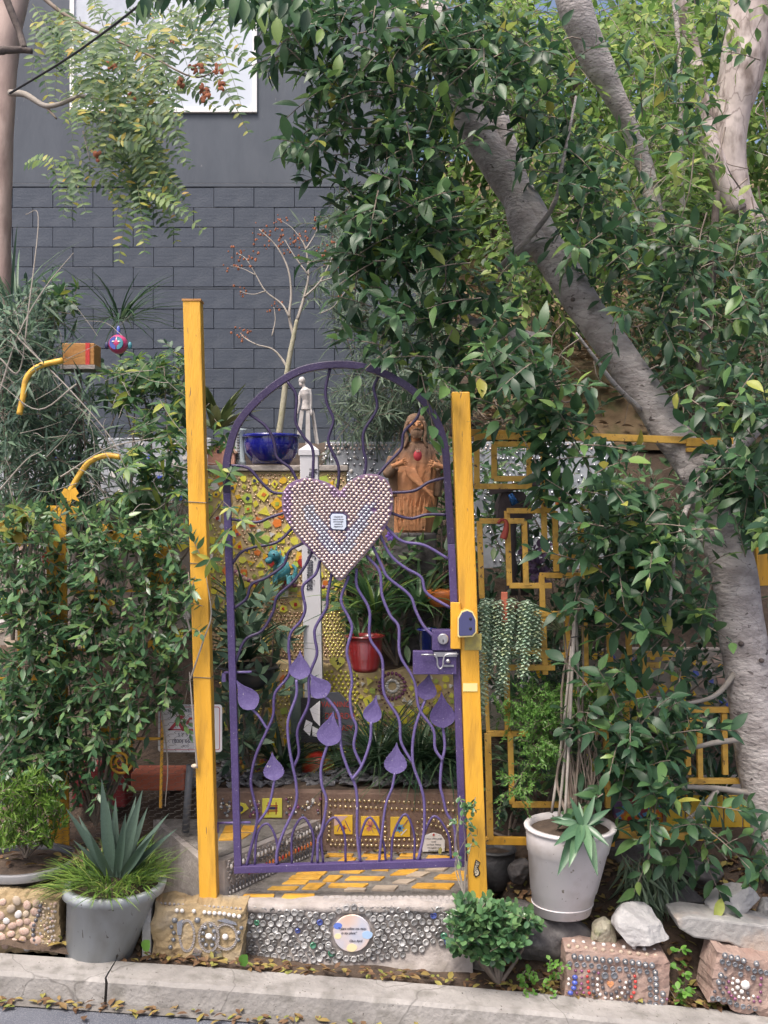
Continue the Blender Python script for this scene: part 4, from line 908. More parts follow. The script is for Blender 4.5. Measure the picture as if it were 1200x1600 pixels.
def zone(x, z):
    tri = -.13 < z < .07 and abs(abs(x) - (.01 + (z + .13) * .62)) < .028
    if tri and abs(x) < .14: return 1
    if x < -.185 or (z < -.03 and x < -.19 - (z + .03) * .9): return 2
    if abs(x) < .03 and z > .10: return 2
    return 0
bead_cloud(lambda x, z: zone(x, z) == 0, M['bead'], 'pearl_beads'); bead_cloud(lambda x, z: zone(x, z) == 1, M['beadblue'], 'pale_blue_beads'); bead_cloud(lambda x, z: zone(x, z) == 2, M['beadpurple'], 'violet_beads')
q = [(hc.x + x, hc.z + z) for x, z in ((-.03, -.022), (-.022, -.03), (.022, -.032), (.031, -.02), (.03, .022), (.018, .03), (-.024, .031), (-.031, .02))]
MB().prism([(hc.x + (x - hc.x) * 1.12, hc.z + (z - hc.z) * 1.12) for x, z in q], HY - .008, HY).build('plaque_backing', M['navy'], Hp)
qp = MB().prism(q, HY - .012, HY - .0085).build('quote_plaque', mat('pale_blue_tile', (.56, .62, .72), .35, coat=.5), Hp, bevel=.001)
for k, s_ in enumerate(['Cheerish the', 'ways in the sun', 'and moonlight', 'welcome in', 'happiness all']): text(s_, (hc.x - .001, HY - .0125, hc.z + .019 - k * .0095), .0085, M['ink'], qp, shear=.3, sx=.8)
# lock case, latch, hinges
lk = MB(); u, v_ = P(675, 1016, -.02), P(708, 984, -.02); lk.box(u.x, v_.x, -.045, .02, u.z + .002, v_.z); lk = lk.build('lock_case', M['purple'], G, bevel=.002)
cyl = MB(); cyl.lathe((0, 0, 0), [(.0215, 0), (.0215, .012), (.019, .016)], 24); c = P(692, 998, -.045); cyl.v = [(c.x + x, -.045 - z, c.z + y) for x, y, z in cyl.v]; cyl = cyl.build('lock_cylinder', M['steel'], lk, bevel=.001)
MB().box(c.x - .002, c.x + .002, -.0625, -.0615, c.z - .012, c.z - .001).build('keyhole', M['black'], lk)
lp = MB(); u, v_ = P(645, 1053, -.02), P(713, 1016, -.02); lp.box(u.x, v_.x, -.035, .0, u.z, v_.z - .002); lp = lp.build('latch_plate', M['purple'], G, bevel=.002)
def at(x, y, Y=-.05): return P(x, y, Y)
MB().tube([at(658, 1023), at(679, 1023)], .0035, 8).build('latch_bolt', M['steel'], lp, smooth=True)
MB().tube(smooth([at(679, 1022), at(683, 1030), at(684, 1040), at(688, 1045), at(692, 1040), at(693, 1030), at(698, 1023), at(716, 1022)], 5), .0035, 8).build('latch_handle', M['steel'], lp, smooth=True)
b = MB(); b.ball(at(700, 1033), .009, 12, 8); b.build('latch_knob', M['steel'], lp, smooth=True)
b = MB(); b.box(at(678, 1026, -.04).x, at(714, 1020, -.04).x, -.042, -.0355, at(0, 1026, -.04).z, at(0, 1019, -.04).z); b.box(at(692, 0, -.04).x, at(709, 0, -.04).x, -.040, -.0355, at(0, 1042, -.04).z, at(0, 1039, -.04).z); b.build('latch_bracket', M['steel'], lp)
for (x0_, y0_, x1_) in ((350, 1051, 393), (339, 1286, 392)):
    MB().tube([P(x0_, y0_, .02), P(x1_, y0_ - 1, .005)], .005, 8).build('hinge_pin', M['purplel'], G, smooth=True)
    MB().box(P(x0_ - 3, 0, .02).x, P(x0_ + 3, 0, .02).x, .01, .03, P(0, y0_ + 14, .02).z, P(0, y0_ + 1, .02).z).build('hinge_knuckle', M['purplel'], G)
MB().tube([P(322, 1286, .0), P(340, 1286, .02)], .006, 8).build('hinge_pin', M['purplel'], G)

YO = 0.0
# ================================================================ right fence of nested yellow frames
FN = empty('frame_fence', P(940, 1310, .03), 'ochre yellow metal fence of overlapping rectangles right of the gate', 'fence')
fY = .03
def fb(x0_, y0_, x1_, y1_, w_=.023, name='fence_bar', m='yellow2', Y=None):
    Y = fY + U(-.008, .008) if Y is None else Y; MB().bar(P(x0_, y0_, Y), P(x1_, y1_, Y), w_, .022).build(name, M[m], FN, bevel=.002)
e_ = 3
for x0_, y0_, x1_, y1_ in [(745,681,745,760),(741,760,831,760),(827,690,827,757),(745,683,880,683),(772,694,772,748),(772,748,885,748),(772,694,850,694),(848,689,851,864),(792,798,862,798),(792,798,796,915),(867,798,869,893),(796,915,862,915),(749,814,819,814),(749,814,753,935),(819,814,822,915),(860,870,908,870),
 (846,899,852,1054),(843,899,952,899),(949,899,955,1082),(906,794,909,872),(906,794,997,794),(997,794,999,870),(906,887,1000,887),(833,959,888,959),(885,959,887,1024),(838,1024,887,1024),(917,950,983,950),(981,950,984,1066),(913,960,916,1066),(913,1067,985,1067),(1003,918,1004,1052),
 (792,1043,867,1043),(780,1017,860,1018),(973,1039,1029,1039),(976,1022,979,1127),(792,1052,793,1145),(797,1145,800,1256),(760,1146,825,1146),(800,1257,875,1257),(929,1143,948,1143),(946,1143,950,1262),(925,1129,985,1129),(1038,1160,1042,1239),(992,1243,1046,1243),(1067,1109,1154,1109),(1072,1109,1075,1210),(1092,1125,1094,1226),(1131,1114,1133,1210),(1070,1125,1092,1125),(1075,1220,1175,1220),(954,1293,1071,1293),(1005,1022,1060,1022),(880,1083,960,1083),(1020,1160,1020,1293)]: fb(x0_, y0_, x1_, y1_)
fb(735, 676, 1075, 688, .03, 'top_rail', Y=.06); fb(1072, 691, 1145, 691, .036, 'top_rail', Y=.05); fb(1072, 703, 1145, 703, .018, 'fence_bar', Y=.05)
fb(762, 1146, 766, 1312, .027, 'end_bar'); fb(760, 1313, 960, 1316, .032, 'bottom_rail', 'yellow'); fb(954, 1303, 1120, 1308, .03, 'bottom_rail')
fb(757, 1017, 763, 1150, .016, 'end_bar', Y=.05); fb(738, 1310, 764, 1312, .02, 'fence_bar')
fb(1142, 700, 1148, 860, .022, 'fence_bar', Y=.06); fb(1188, 850, 1192, 915, .05, 'end_post', 'yellow', Y=.3)
c = P(1150, 782, .1); MB().box(c.x - .05, c.x + .05, .1, .13, c.z - .035, c.z + .03).build('yellow_plate', M['yellow'], FN, bevel=.003)
# left fence
FL = empty('flame_fence', P(200, 1300, .06), 'thin yellow fence with flame plates and a spiral, overgrown by vines', 'fence')
def fl(x0_, y0_, x1_, y1_, w_=.011, name='fence_bar', m='yellow', Y=.05): MB().bar(P(x0_, y0_, Y), P(x1_, y1_, Y), w_, .012).build(name, M[m], FL)
for q in [(267,919,265,1062),(244,1017,267,1017),(160,1154,256,1154),(205,962,205,1194),(254,1125,251,1262),(0,1060,90,1062),(110,925,300,921),(0,960,80,958),(30,900,30,1150),(150,900,150,1150),(110,1016,205,1017)]: fl(*q)
fl(88, 790, 93, 1345, .085, 'fence_post', 'yellow', .08)
MB().tube([P(297, 1195, .1), P(290, 1300, .1)], .016, 10).build('steel_stub', mat('grey_pipe', (.12, .13, .15), .5), FL, smooth=True)
MB().tube([P(168, 1190, .1), P(172, 1300, .1)], .014, 10).build('steel_stub', M['rim'], FL, smooth=True)
sp_ = []
for i in range(40): a = i * .32; r_ = 20 - i * .42; sp_.append((188 + r_ * math.cos(a) * .95, 1190 + r_ * math.sin(a)))
MB().tube([P(x, y, .02) for x, y in sp_], .0062, 7).build('spiral', M['yellow'], FL, smooth=True)
def plate(poly, Y, m='yellow', name='flame_plate'): 
    pts = [P(x, y, Y) for x, y in poly]; MB().prism([(p.x, p.z) for p in pts], Y, Y + .006).build(name, M[m], FL)
for cx, cy, s_ in [(240,1006,10),(222,1056,11),(163,1145,12),(94,1122,13),(90,1015,12),(156,950,20),(252,905,24),(180,843,20),(208,838,14),(244,866,24),(165,828,12),(150,945,12),(180,1020,7),(90,1075,10),(60,1062,12),(108,775,15),(118,800,12)]:
    k = [(-.9, .3), (-.5, .8), (.1, .6), (.6, .9), (1, .3), (.7, .0), (1.1, -.6), (.3, -.3), (0, -1.1), (-.3, -.3), (-.9, -.7)]
    plate([(cx + x * s_, cy - y * s_) for x, y in k][::-1], .04)
plate([(66, 868), (72, 862), (76, 870), (74, 882), (66, 886)], .03, 'tred', 'red_plate')
# chicken wire left
cwm = MB()
for i in range(34):
    for j in range(34):
        x = -1.42 + i * .028; z = .45 + j * .024 * 1.0 + (i % 2) * .012
        if x > -.78 or z > 1.15: continue
        cwm.tube([(x, .035, z), (x + .009, .035, z + .006), (x + .028, .035, z + .006 + (0)), ], .0009, 3, False)
        cwm.tube([(x, .035, z), (x + .009, .035, z - .006)], .0009, 3, False)
cwm.build('wire_mesh', M['wire'], FL, kind='stuff')
# security sign
c = P(297, 1138, .09); sx_, sz_ = .137, .102
SG = empty('security_sign', (c.x, .09, c.z - sz_), 'white security sign with red border behind the left yellow post', 'sign')
def rrect(cx, cz, hx, hz, r_, n=5):
    o = []
    for (sx, sz, a0) in ((1, 1, 0), (-1, 1, 90), (-1, -1, 180), (1, -1, 270)):
        for k in range(n + 1): a = R(a0 + 90 * k / n); o.append((cx + sx * (hx - r_) + r_ * math.cos(a), cz + sz * (hz - r_) + r_ * math.sin(a)))
    return o[::-1]
brd = MB().prism(rrect(c.x, c.z, sx_, sz_, .014)[::-1], .09, .093).build('board', M['signw'], SG)
def frm(hx, hz, t_):
    o = rrect(c.x, c.z, hx, hz, .010); i = rrect(c.x, c.z, hx - t_, hz - t_, .008); n = len(o)
    return mesh('red_border', [(x, .0893, z) for x, z in o + i], [(k, (k + 1) % n, (k + 1) % n + n, k + n) for k in range(n)], M['signr'], brd)
frm(sx_ - .009, sz_ - .009, .0028)
text('PROTECTED BY', (P(299, 1111, .09).x, .0888, P(0, 1111, .09).z), .016, M['navy'], brd)
text('S Y S T E M S', (P(299, 1148, .09).x, .0888, P(0, 1148, .09).z), .021, M['navy'], brd)
text('(800) 66', (P(283, 1158, .09).x, .0888, P(0, 1158, .09).z), .0225, M['navy'], brd)
text('ACG', (P(290, 1166, .09).x, .0888, P(0, 1166, .09).z), .013, M['navy'], brd)
for poly in ([(262,1141),(268,1141),(290,1118),(275,1118),(279,1122)], [(276,1128),(281,1126),(289,1141),(262,1141),(263,1139),(283,1139)], [(291,1128),(296,1121),(303,1121),(303,1124),(297,1124),(295,1129),(303,1129),(303,1132),(291,1132)], [(286,1139),(303,1139),(303,1142),(284,1142)]):
    pts = [P(x, y, .09) for x, y in poly]; MB().prism([(p.x, p.z) for p in pts], .0885, .0895).build('red_emblem', M['signr'], brd)

# ================================================================ peace pole, doll, statue, birdhouse, ornaments
def sqpost(x0_, x1_, ytop, ybot, Y, m, parent, name):
    a, c = P(x0_, ybot, Y), P(x1_, ytop, Y); b = MB(); b.box(a.x, c.x, Y, Y + (c.x - a.x), a.z, c.z); return b.build(name, m, parent, bevel=.003), a.x, c.x, c.z
PY = .78
PO = empty('message_pole', P(490, 1240, PY), 'pale plastic message pole with lettering down its face behind the heart', 'pole')
a, c = P(473, 1130, PY), P(503, 708, PY)
v = []
for (cx, z) in ((P(491, 0, PY).x, P(0, 1135, PY).z), (P(482.5, 0, PY).x, P(0, 708, PY).z)):
    for dx, dy in ((-.045, 0), (.045, 0), (.045, .09), (-.045, .09)): v.append((cx + dx, PY + dy, z))
mesh('shaft', v, [(0, 3, 2, 1), (4, 5, 6, 7), (0, 1, 5, 4), (1, 2, 6, 5), (2, 3, 7, 6), (3, 0, 4, 7)], M['polew'], PO, bevel=.003)
tp = P(482.5, 708, PY); b = MB(); b.box(tp.x - .051, tp.x + .051, PY - .006, PY + .096, tp.z - .01, tp.z + .016)
b.add([(tp.x - .051, PY - .006, tp.z + .016), (tp.x + .051, PY - .006, tp.z + .016), (tp.x + .051, PY + .096, tp.z + .016), (tp.x - .051, PY + .096, tp.z + .016), (tp.x, PY + .045, tp.z + .055)], [(0, 1, 4), (1, 2, 4), (2, 3, 4), (3, 0, 4), (3, 2, 1, 0)])
b.build('cap', M['polew'], PO)
text('May Peace Be in our Homes and Communities', (P(487, 0, PY).x, PY - .003, P(0, 827, PY).z), .062, M['ink'], PO, rot=(R(90), R(91.2), 0), sx=.515, ext=.001)
# lower dark boxy post the pole stands in
MB().tube([P(463, 1060, .8), P(466, 1235, .8)], .033, 14).build('post_foot', mat('mossy_post', (.07, .10, .09), .7, (.12, .16, .14), 12), loc=P(466, 1235, .8), label='round mossy grey post beside the message pole in the slate bed', cat='post', smooth=True)
MB().tube([P(565, 1150, .85), P(567, 1238, .85)], .024, 14).build('stub_post', mat('blue_grey_post', (.10, .12, .18), .6, (.16, .18, .24), 12), loc=P(567, 1238, .85), label='blue grey stub post in the grass clump behind the gate', cat='post', smooth=True)

DY = 1.75
D = empty('artist_doll', P(480, 705, DY), 'white wooden artist doll with a slatted skirt beside the blue bowl', 'doll')
def dp(x, y, dy=0): return P(440 + x / 11.42, 580 + y / 11.42, DY + dy)
b = MB(); k = 1 / 11.42 * (D0 + DY) / F
b.ball(dp(365, 170), (62 * k, 66 * k, 72 * k), 16, 12); b.ball(dp(342, 235, -.008), (34 * k, 34 * k, 42 * k), 12, 8); b.tube([dp(385, 220), dp(405, 300)], 30 * k, 10)
b.ball(dp(318, 232, -.002), (10 * k, 12 * k, 14 * k), 8, 6)
b.tube(smooth([dp(408, 290), dp(415, 340), dp(425, 420), dp(438, 520), dp(430, 600), dp(428, 690)], 4), [42 * k, 88 * k, 90 * k, 66 * k, 68 * k, 84 * k], 16)
b.tube(smooth([dp(345, 370), dp(322, 450), dp(318, 570)], 4), [28 * k, 27 * k, 24 * k], 10); b.tube(smooth([dp(318, 575), dp(300, 660), dp(278, 760)], 4), [24 * k, 16 * k], 10); b.ball(dp(266, 805), (17 * k, 12 * k, 46 * k), 10, 8)
b.tube(smooth([dp(490, 320), dp(508, 420), dp(520, 530)], 4), [36 * k, 38 * k, 29 * k], 10); b.tube(smooth([dp(522, 540), dp(522, 600), dp(522, 690)], 4), [28 * k, 20 * k], 10); b.ball(dp(527, 745, -.005), (27 * k, 18 * k, 58 * k), 10, 8)
b.build('body', M['dollw'], D, remesh=.0022)
for dx in (-1, 1):
    q = dp(345 + dx * 22, 185, 0); MB().ball((q.x, q.y - 62 * k, q.z), (5 * k, 3 * k, 4 * k), 6, 4).build('eye', M['terrad'], D)
MB().tube([dp(335, 240, -.033), dp(355, 242, -.034)], 3 * k, 5).build('mouth', mat('faded_lip', (.5, .3, .28), .7), D)
for (x0_, x1_, xb0, xb1, yb, dy) in ((330, 400, 270, 340, 1150, -.01), (435, 500, 425, 515, 1300, -.02), (345, 375, 290, 320, 1080, .03), (548, 580, 640, 668, 1305, .02), (520, 545, 600, 640, 1290, .035)):
    a, c, e1, f1 = dp(x0_, 700, dy), dp(x1_, 700, dy), dp(xb1, yb, dy), dp(xb0, yb, dy)
    MB().add([a, c, e1, f1] + [q + Vector((0, .008, 0)) for q in (a, c, e1, f1)], [(0, 1, 2, 3), (7, 6, 5, 4), (0, 4, 5, 1), (1, 5, 6, 2), (2, 6, 7, 3), (3, 7, 4, 0)]).build('skirt_slat', M['dollw'], D)

SY = 1.25
terrag = mat('terracotta_robe', (.54, .23, .10), .85, (.64, .32, .16), 9, .5, 60, c3=(.28, .15, .09), s3=7, a3=.5); weather_up(terrag, (.17, .10, .065), .38, .50)
ST = empty('robed_statue', P(655, 830, SY), 'terracotta statue of a bearded robed man with a red heart on his chest', 'statue')
ks = (D0 + SY) / F / 6.664
def s_(x, y, dy=0): return P(580 + x / 6.664, 620 + y / 6.664, SY + dy)
def fold(a, z): return 1 + .06 * math.sin(a * 9 + z * 14) + .04 * math.sin(a * 17 - z * 22) + .03 * noise.noise(Vector((math.cos(a) * 2, math.sin(a) * 2, z * 9)))
base = s_(440, 1420); b = MB()
b.lathe(base, [(190 * ks, 0), (205 * ks, 120 * ks), (215 * ks, 330 * ks), (232 * ks, 520 * ks), (232 * ks, 640 * ks), (215 * ks, 760 * ks), (190 * ks, 850 * ks), (140 * ks, 920 * ks), (75 * ks, 960 * ks)], 64, cs=50 * ks, sx=1, sy=.62, fold=fold)
# diagonal drapery ridges
for i in range(7):
    b.tube(smooth([s_(330 + i * 22, 700 + i * 10, -.085), s_(390 + i * 28, 830 + i * 18, -.105), s_(520 + i * 22, 930 + i * 22, -.105), s_(650, 990 + i * 26, -.08)], 5), [7 * ks, 15 * ks, 8 * ks], 7)
for i in range(9): b.tube(smooth([s_(255 + i * 44, 1040, -.085 - .012 * math.sin(i * .4)), s_(262 + i * 40 + U(-8, 8), 1200, -.082), s_(285 + i * 34, 1400, -.07)], 5), [8 * ks, 17 * ks, 12 * ks], 7)
b.build('robe', terrag, ST, remesh=.005)
# dark mantle over the shoulders
b = MB()
b.lathe(s_(468, 800), [(262 * ks, -240 * ks), (285 * ks, -60 * ks), (285 * ks, 40 * ks), (262 * ks, 140 * ks), (215 * ks, 230 * ks), (130 * ks, 305 * ks), (70 * ks, 335 * ks)], 72, sx=1, sy=.66, fold=lambda a, z: (1 + .035 * math.sin(a * 16 + z * 20)) * (1 if not (math.sin(a) < -.45 and z < 235 * ks) else .66))
b.build('mantle', M['terrad'], ST, remesh=.005)
b = MB()
for sgn, sh, el, hd in ((-1, s_(230, 640, -.03), s_(175, 800, -.06), s_(330, 672, -.125)), (1, s_(700, 640, -.03), s_(765, 770, -.06), s_(640, 700, -.125))):
    b.tube(smooth([sh, el, el.lerp(hd, .55)], 5), [62 * ks, 55 * ks, 40 * ks], 12)
b.build('sleeves', M['terrad'], ST, remesh=.005)
def hand(wr, tipd, up, name='hand'):
    b = MB(); wr = Vector(wr); d = Vector(tipd).normalized(); u = Vector(up).normalized(); L0 = 62 * ks
    b.tube([wr - d * L0, wr, wr + d * L0 * .5, wr + d * L0], [24 * ks, 24 * ks, 30 * ks, 28 * ks], 10)
    for i, ln in enumerate((.85, 1.0, .95, .75)):
        o = wr + d * L0 * .9 + u * (28 - i * 18) * ks; dd = (d + u * (.18 - i * .12)).normalized()
        b.tube([o, o + dd * L0 * .5 * ln + Vector((0, -.004, 0)), o + dd * L0 * 1.0 * ln + Vector((0, .002, 0))], [10 * ks, 9 * ks, 6 * ks], 7)
    o = wr + u * 22 * ks; b.tube([o, o + (d * .5 + u * .8) * L0 * .5, o + (d + u * .7) * L0 * .75], [11 * ks, 9 * ks, 7 * ks], 7)
    b.build(name, M['terra'], ST, remesh=.0025)
hand(s_(270, 705, -.13), (1, 0, .32), (-.3, -.1, 1)); hand(s_(710, 720, -.13), (-1, 0, .25), (.25, -.1, 1))
b = MB(); hd = s_(462, 300, -.01)
b.ball(hd, (88 * ks, 92 * ks, 112 * ks), 24, 16); b.ball(hd + Vector((8 * ks, -28 * ks, -70 * ks)), (60 * ks, 62 * ks, 58 * ks), 16, 10)
b.tube([s_(462, 380), s_(470, 500)], 55 * ks, 14)
nx_ = hd + Vector((12 * ks, -88 * ks, 8 * ks)); b.tube([nx_ + Vector((0, 8 * ks, 30 * ks)), nx_ + Vector((1 * ks, -8 * ks, -18 * ks)), nx_ + Vector((0, 8 * ks, -32 * ks))], [7 * ks, 10 * ks, 6 * ks], 8)
for q in (-1, 1):
    b.tube([hd + Vector((12 * ks + q * 14 * ks, -86 * ks, 34 * ks)), hd + Vector((12 * ks + q * 50 * ks, -70 * ks, 34 * ks))], 6 * ks, 7)
    b.ball(hd + Vector((10 * ks + q * 44 * ks, -62 * ks, -14 * ks)), 24 * ks, 10, 7)
b.build('head', M['terra'], ST, remesh=.0028)
for q in (-1, 1): MB().ball(hd + Vector((10 * ks + q * 32 * ks, -92 * ks, 6 * ks)), (17 * ks, 8 * ks, 10 * ks), 10, 6).build('eye', M['terrad'], ST, smooth=True)
b = MB()
for i in range(9): a = -1.1 + i * .275; b.tube(smooth([hd + Vector((12 * ks + math.sin(a) * 58 * ks, -(86 - abs(a) * 22) * ks, -50 * ks)), hd + Vector((10 * ks + math.sin(a) * 60 * ks, -92 * ks + abs(a) * 20 * ks, -90 * ks)), hd + Vector((8 * ks + math.sin(a) * 34 * ks, -80 * ks, -138 * ks))], 4), [12 * ks, 15 * ks, 9 * ks], 7)
for q in (-1, 1): b.tube([hd + Vector((12 * ks, -100 * ks, -34 * ks)), hd + Vector((12 * ks + q * 40 * ks, -86 * ks, -50 * ks))], [9 * ks, 6 * ks], 6)
b.build('beard', M['terrad'], ST, remesh=.003)
b = MB()
b.ball(hd + Vector((0, 16 * ks, 46 * ks)), (100 * ks, 100 * ks, 84 * ks), 20, 12)
for q in (-1, 1):
    for i in range(8):
        o = hd + Vector((q * (84 + 4 * (i % 3)) * ks, (-50 + i * 20) * ks, 40 * ks)); b.tube(smooth([o, o + Vector((q * 22 * ks, 0, -110 * ks)), o + Vector((q * 4 * ks, -12 * ks, -190 * ks)), o + Vector((q * 34 * ks, -14 * ks, -270 * ks))], 5), [17 * ks, 21 * ks, 12 * ks], 7)
b.build('hair', M['terrad'], ST, remesh=.0035)
c = s_(486, 610, -.155); MB().ball((c.x, SY - .135, c.z), (44 * ks, 30 * ks, 56 * ks), 16, 10).build('heart', M['heartred'], ST, smooth=True)
for dx in (-14, 0, 14): MB().tube([s_(486 + dx, 575, -.15), s_(486 + dx * 1.6, 535, -.15)], [6 * ks, 2 * ks], 6).build('flame', M['stone'], ST)
MB().box(base.x - .12, base.x + .12, SY - .1, SY + .1, gz(base.x, SY) - .05, base.z + .004).build('plinth', M['darkrock'], ST, bevel=.01)
# birdhouse
c = P(348, 727, 1.32)
BH = empty('birdhouse', (c.x, 1.32, c.z), 'small pink clay birdhouse on the wall coping left of the blue bowl', 'birdhouse')
hw = .073; b = MB().prism([(c.x - hw, c.z), (c.x + hw, c.z), (c.x + hw, c.z + .07), (c.x, c.z + .115), (c.x - hw, c.z + .07)], 1.26, 1.36); b.build('house_body', mat('pink_clay', (.52, .24, .17), .75, (.62, .34, .26), 12, .3), BH, bevel=.003)
for q in (-1, 1): MB().bar((c.x + q * (hw + .012), 1.31, c.z + .064), (c.x - q * .004, 1.31, c.z + .128), .010, .12).build('roof_panel', mat('clay_edge', (.50, .32, .24), .8), BH)
MB().box(c.x - .022, c.x + .004, 1.2585, 1.262, c.z + .062, c.z + .082).build('entrance_hole', M['black'], BH)
# striped grey column
c = P(375, 727, 1.34); CO = empty('shell_column', c, 'slim pale blue column wrapped with dark shell strips beside the birdhouse', 'column')
MB().lathe(c, [(.035, 0), (.033, .02), (.028, .03), (.028, .18), (.036, .19), (.036, .2)], 16).build('shaft', mat('pale_blue_wood', (.42, .50, .54), .7), CO, smooth=True)
for i in range(11): MB().ball((c.x - .006, 1.31, c.z + .02 + i * .015), (.009, .005, .006), 6, 4).build('shell', M['smoke'], CO)
# blue bowl
def pot(name, label, top, bot, wt, wb, Y, m, cat='plant pot', lip=.012, lean=0, rimm=None, prof=None, soil=True, lipw=.008, lh=.03):
    """top/bot pixel centres of rim and foot, wt/wb widths in pixels"""
    Yc = Y; t_, b_ = P(top[0], top[1], Yc), P(bot[0], bot[1], Yc); k = (D0 + Yc) / F / 2; rt, rb = wt * k, wb * k; h = t_.z - b_.z
    r = empty(name, (b_.x, Yc, b_.z), label, cat)
    pf = prof or [(0, 0), (1, 1)]
    pr = [(rb * .92, 0)] + [(rb + (rt - rb) * u, h * z) for z, u in ([(.01, .0)] + [(z, u) for z, u in pf if 0 < z < 1] + [(1 - lh / h, 1 - lh / h if not prof else pf[-1][1])])]
    pr += [(rt + lipw, h - lh + .001), (rt + lipw + .002, h - .004), (rt + lipw - .002, h), (rt - lip, h), (rt - lip - .004, h - .03)]
    b = MB(); b.lathe((b_.x, Yc, b_.z), pr, 40, cs=t_.x - b_.x, cap=False); n = len(pr)
    b.f.append(tuple(range(39, -1, -1)))
    if rimm is None: b.build('pot_body', m, r, smooth=True)
    else:
        b.build('pot_body', m, r, smooth=True)
        bb = MB(); bb.lathe((t_.x, Yc, b_.z), [(rt + lipw + .001, h - lh - .002), (rt + lipw + .004, h - .003), (rt + lipw, h + .002), (rt - .006, h + .002), (rt - .008, h - .01)], 40, cap=False); bb.build('rim', rimm, r, smooth=True)
    if soil:
        bb = MB(); bb.lathe((t_.x, Yc, b_.z), [(rt - lip - .003, h - .022), (rt * .5, h - .012), (.001, h - .008)], 24, cap=False); bb.build('soil', M['soil'], r, smooth=True)
    return r, t_, rt
pot('glazed_bowl', 'cobalt blue glazed round bowl planted with a small bare tree', (424, 680), (424, 726), 84, 58, 1.34, M['bluepot'], prof=[(.15, .35), (.4, .95), (.7, 1.08), (.9, 1.0)], rimm=M['bluepot'], lh=.012)
pot('red_square_pot', 'red glazed ribbed pot hanging in the plants behind the gate', (570, 992), (571, 1049), 56, 38, .62, M['redpot'], lh=.012, prof=[(.12, .3), (.13, .25), (.35, .7), (.37, .62), (.55, .9), (.57, .8), (.75, 1.0), (.77, .9), (.9, 1.0)])
pot('blue_pot', 'small dark blue pot half hidden behind the lock case', (668, 982), (668, 1020), 28, 24, .6, M['bluepot'], lh=.008)
pot('dark_bowl', 'wide dark hanging bowl left behind the gate holding strap leaves', (388, 1040), (390, 1076), 88, 40, .55, M['blackpot'], prof=[(.3, .55), (.6, .85)], lh=.012)
r_ = empty('painted_ball', P(497, 1225, .72), 'round planter painted red, green and gold low behind the gate', 'planter')
cc = P(497, 1200, .72); MB().ball(cc, .082, 24, 16).build('globe', mat('painted_swirl', (.40, .03, .02), .4, (.16, .22, .04), 9, detail=1, c3=(.55, .35, .05), s3=7, a3=1.0), r_, smooth=True)
for k in range(3):
    b = MB(); b.tube([cc + Vector((math.cos(a) * .0825 * math.cos(.5 * k), -abs(math.sin(a)) * .0825, math.cos(a) * .0825 * math.sin(.5 * k + .3))) for a in np.linspace(.3, 2.8, 14)], .0035, 5); b.build('painted_band', M['black'] if k else M['tgrn'], r_)
r_, t_, rt = pot('mosaic_planter', 'mosaic planter with red, teal and cream tiles low left behind the gate', (402, 1172), (402, 1240), 58, 50, .72, M['groutp'], lh=.012)
for i in range(60):
    a = U(3.3, 6.1); z = U(.02, .19); x, y = r_.location.x + .088 * math.cos(a), .72 + .088 * math.sin(a)
    put(r_, bpy.data.meshes.get('sq') or disc_mesh('sq', M['tred'], FLAT, 4), (x, y, r_.location.z + z), U(.010, .015), 'tile_piece', U(0, 3), 1, (0, 0), .3, a + math.pi / 2).material_slots
    o = COL.objects[-1]
    o.material_slots[0].link = 'OBJECT'; o.material_slots[0].material = M[random.choice(['tred', 'torg', 'ttea', 'twht', 'tyo', 'tpur'])]
# tombstone sign
TY = .7; c = P(537, 1165, TY)
TS = empty('tombstone_sign', c, 'slate grey coffin-topped board with red hand lettering', 'sign')
pts = [P(x, y, TY) for x, y in ((497, 1165), (553, 1165), (553, 1105), (529, 1082), (512, 1082), (494, 1098))]
tb = MB().prism([(p.x, p.z) for p in pts], TY, TY + .015).build('board', mat('slate_paint', (.045, .05, .065), .6, (.07, .075, .09), 10), TS, bevel=.001)
for s1, x, y, sz in (('WARNING', 522, 1101, .040), ('DE URDO', 531, 1119, .042), ('EASY', 540, 1138, .040)): text(s1, (P(x, 0, TY).x, TY - .0015, P(0, y, TY).z), sz, mat('red_lettering', (.36, .04, .03), .7), tb, sx=.8)
b = MB()
for poly in ([(484,1108),(500,1095),(500,1135),(490,1125)], [(478,1125),(488,1130),(484,1150),(474,1140)], [(488,1135),(498,1140),(498,1152),(488,1150)]):
    pts = [P(x, y, .66) for x, y in poly]; b.prism([(p.x, p.z) for p in pts], .66, .668)
b.build('torn_poster', M['signw'], loc=P(488, 1150, .66), label='torn black and white placard left of the slate board', cat='placard')
MB().box(P(470, 0, .675).x, P(502, 0, .675).x, .672, .68, P(0, 1160, .675).z, P(0, 1090, .675).z).build('placard_board', M['black'], loc=P(488, 1160, .675), label='black backing board behind the torn placard', cat='board')
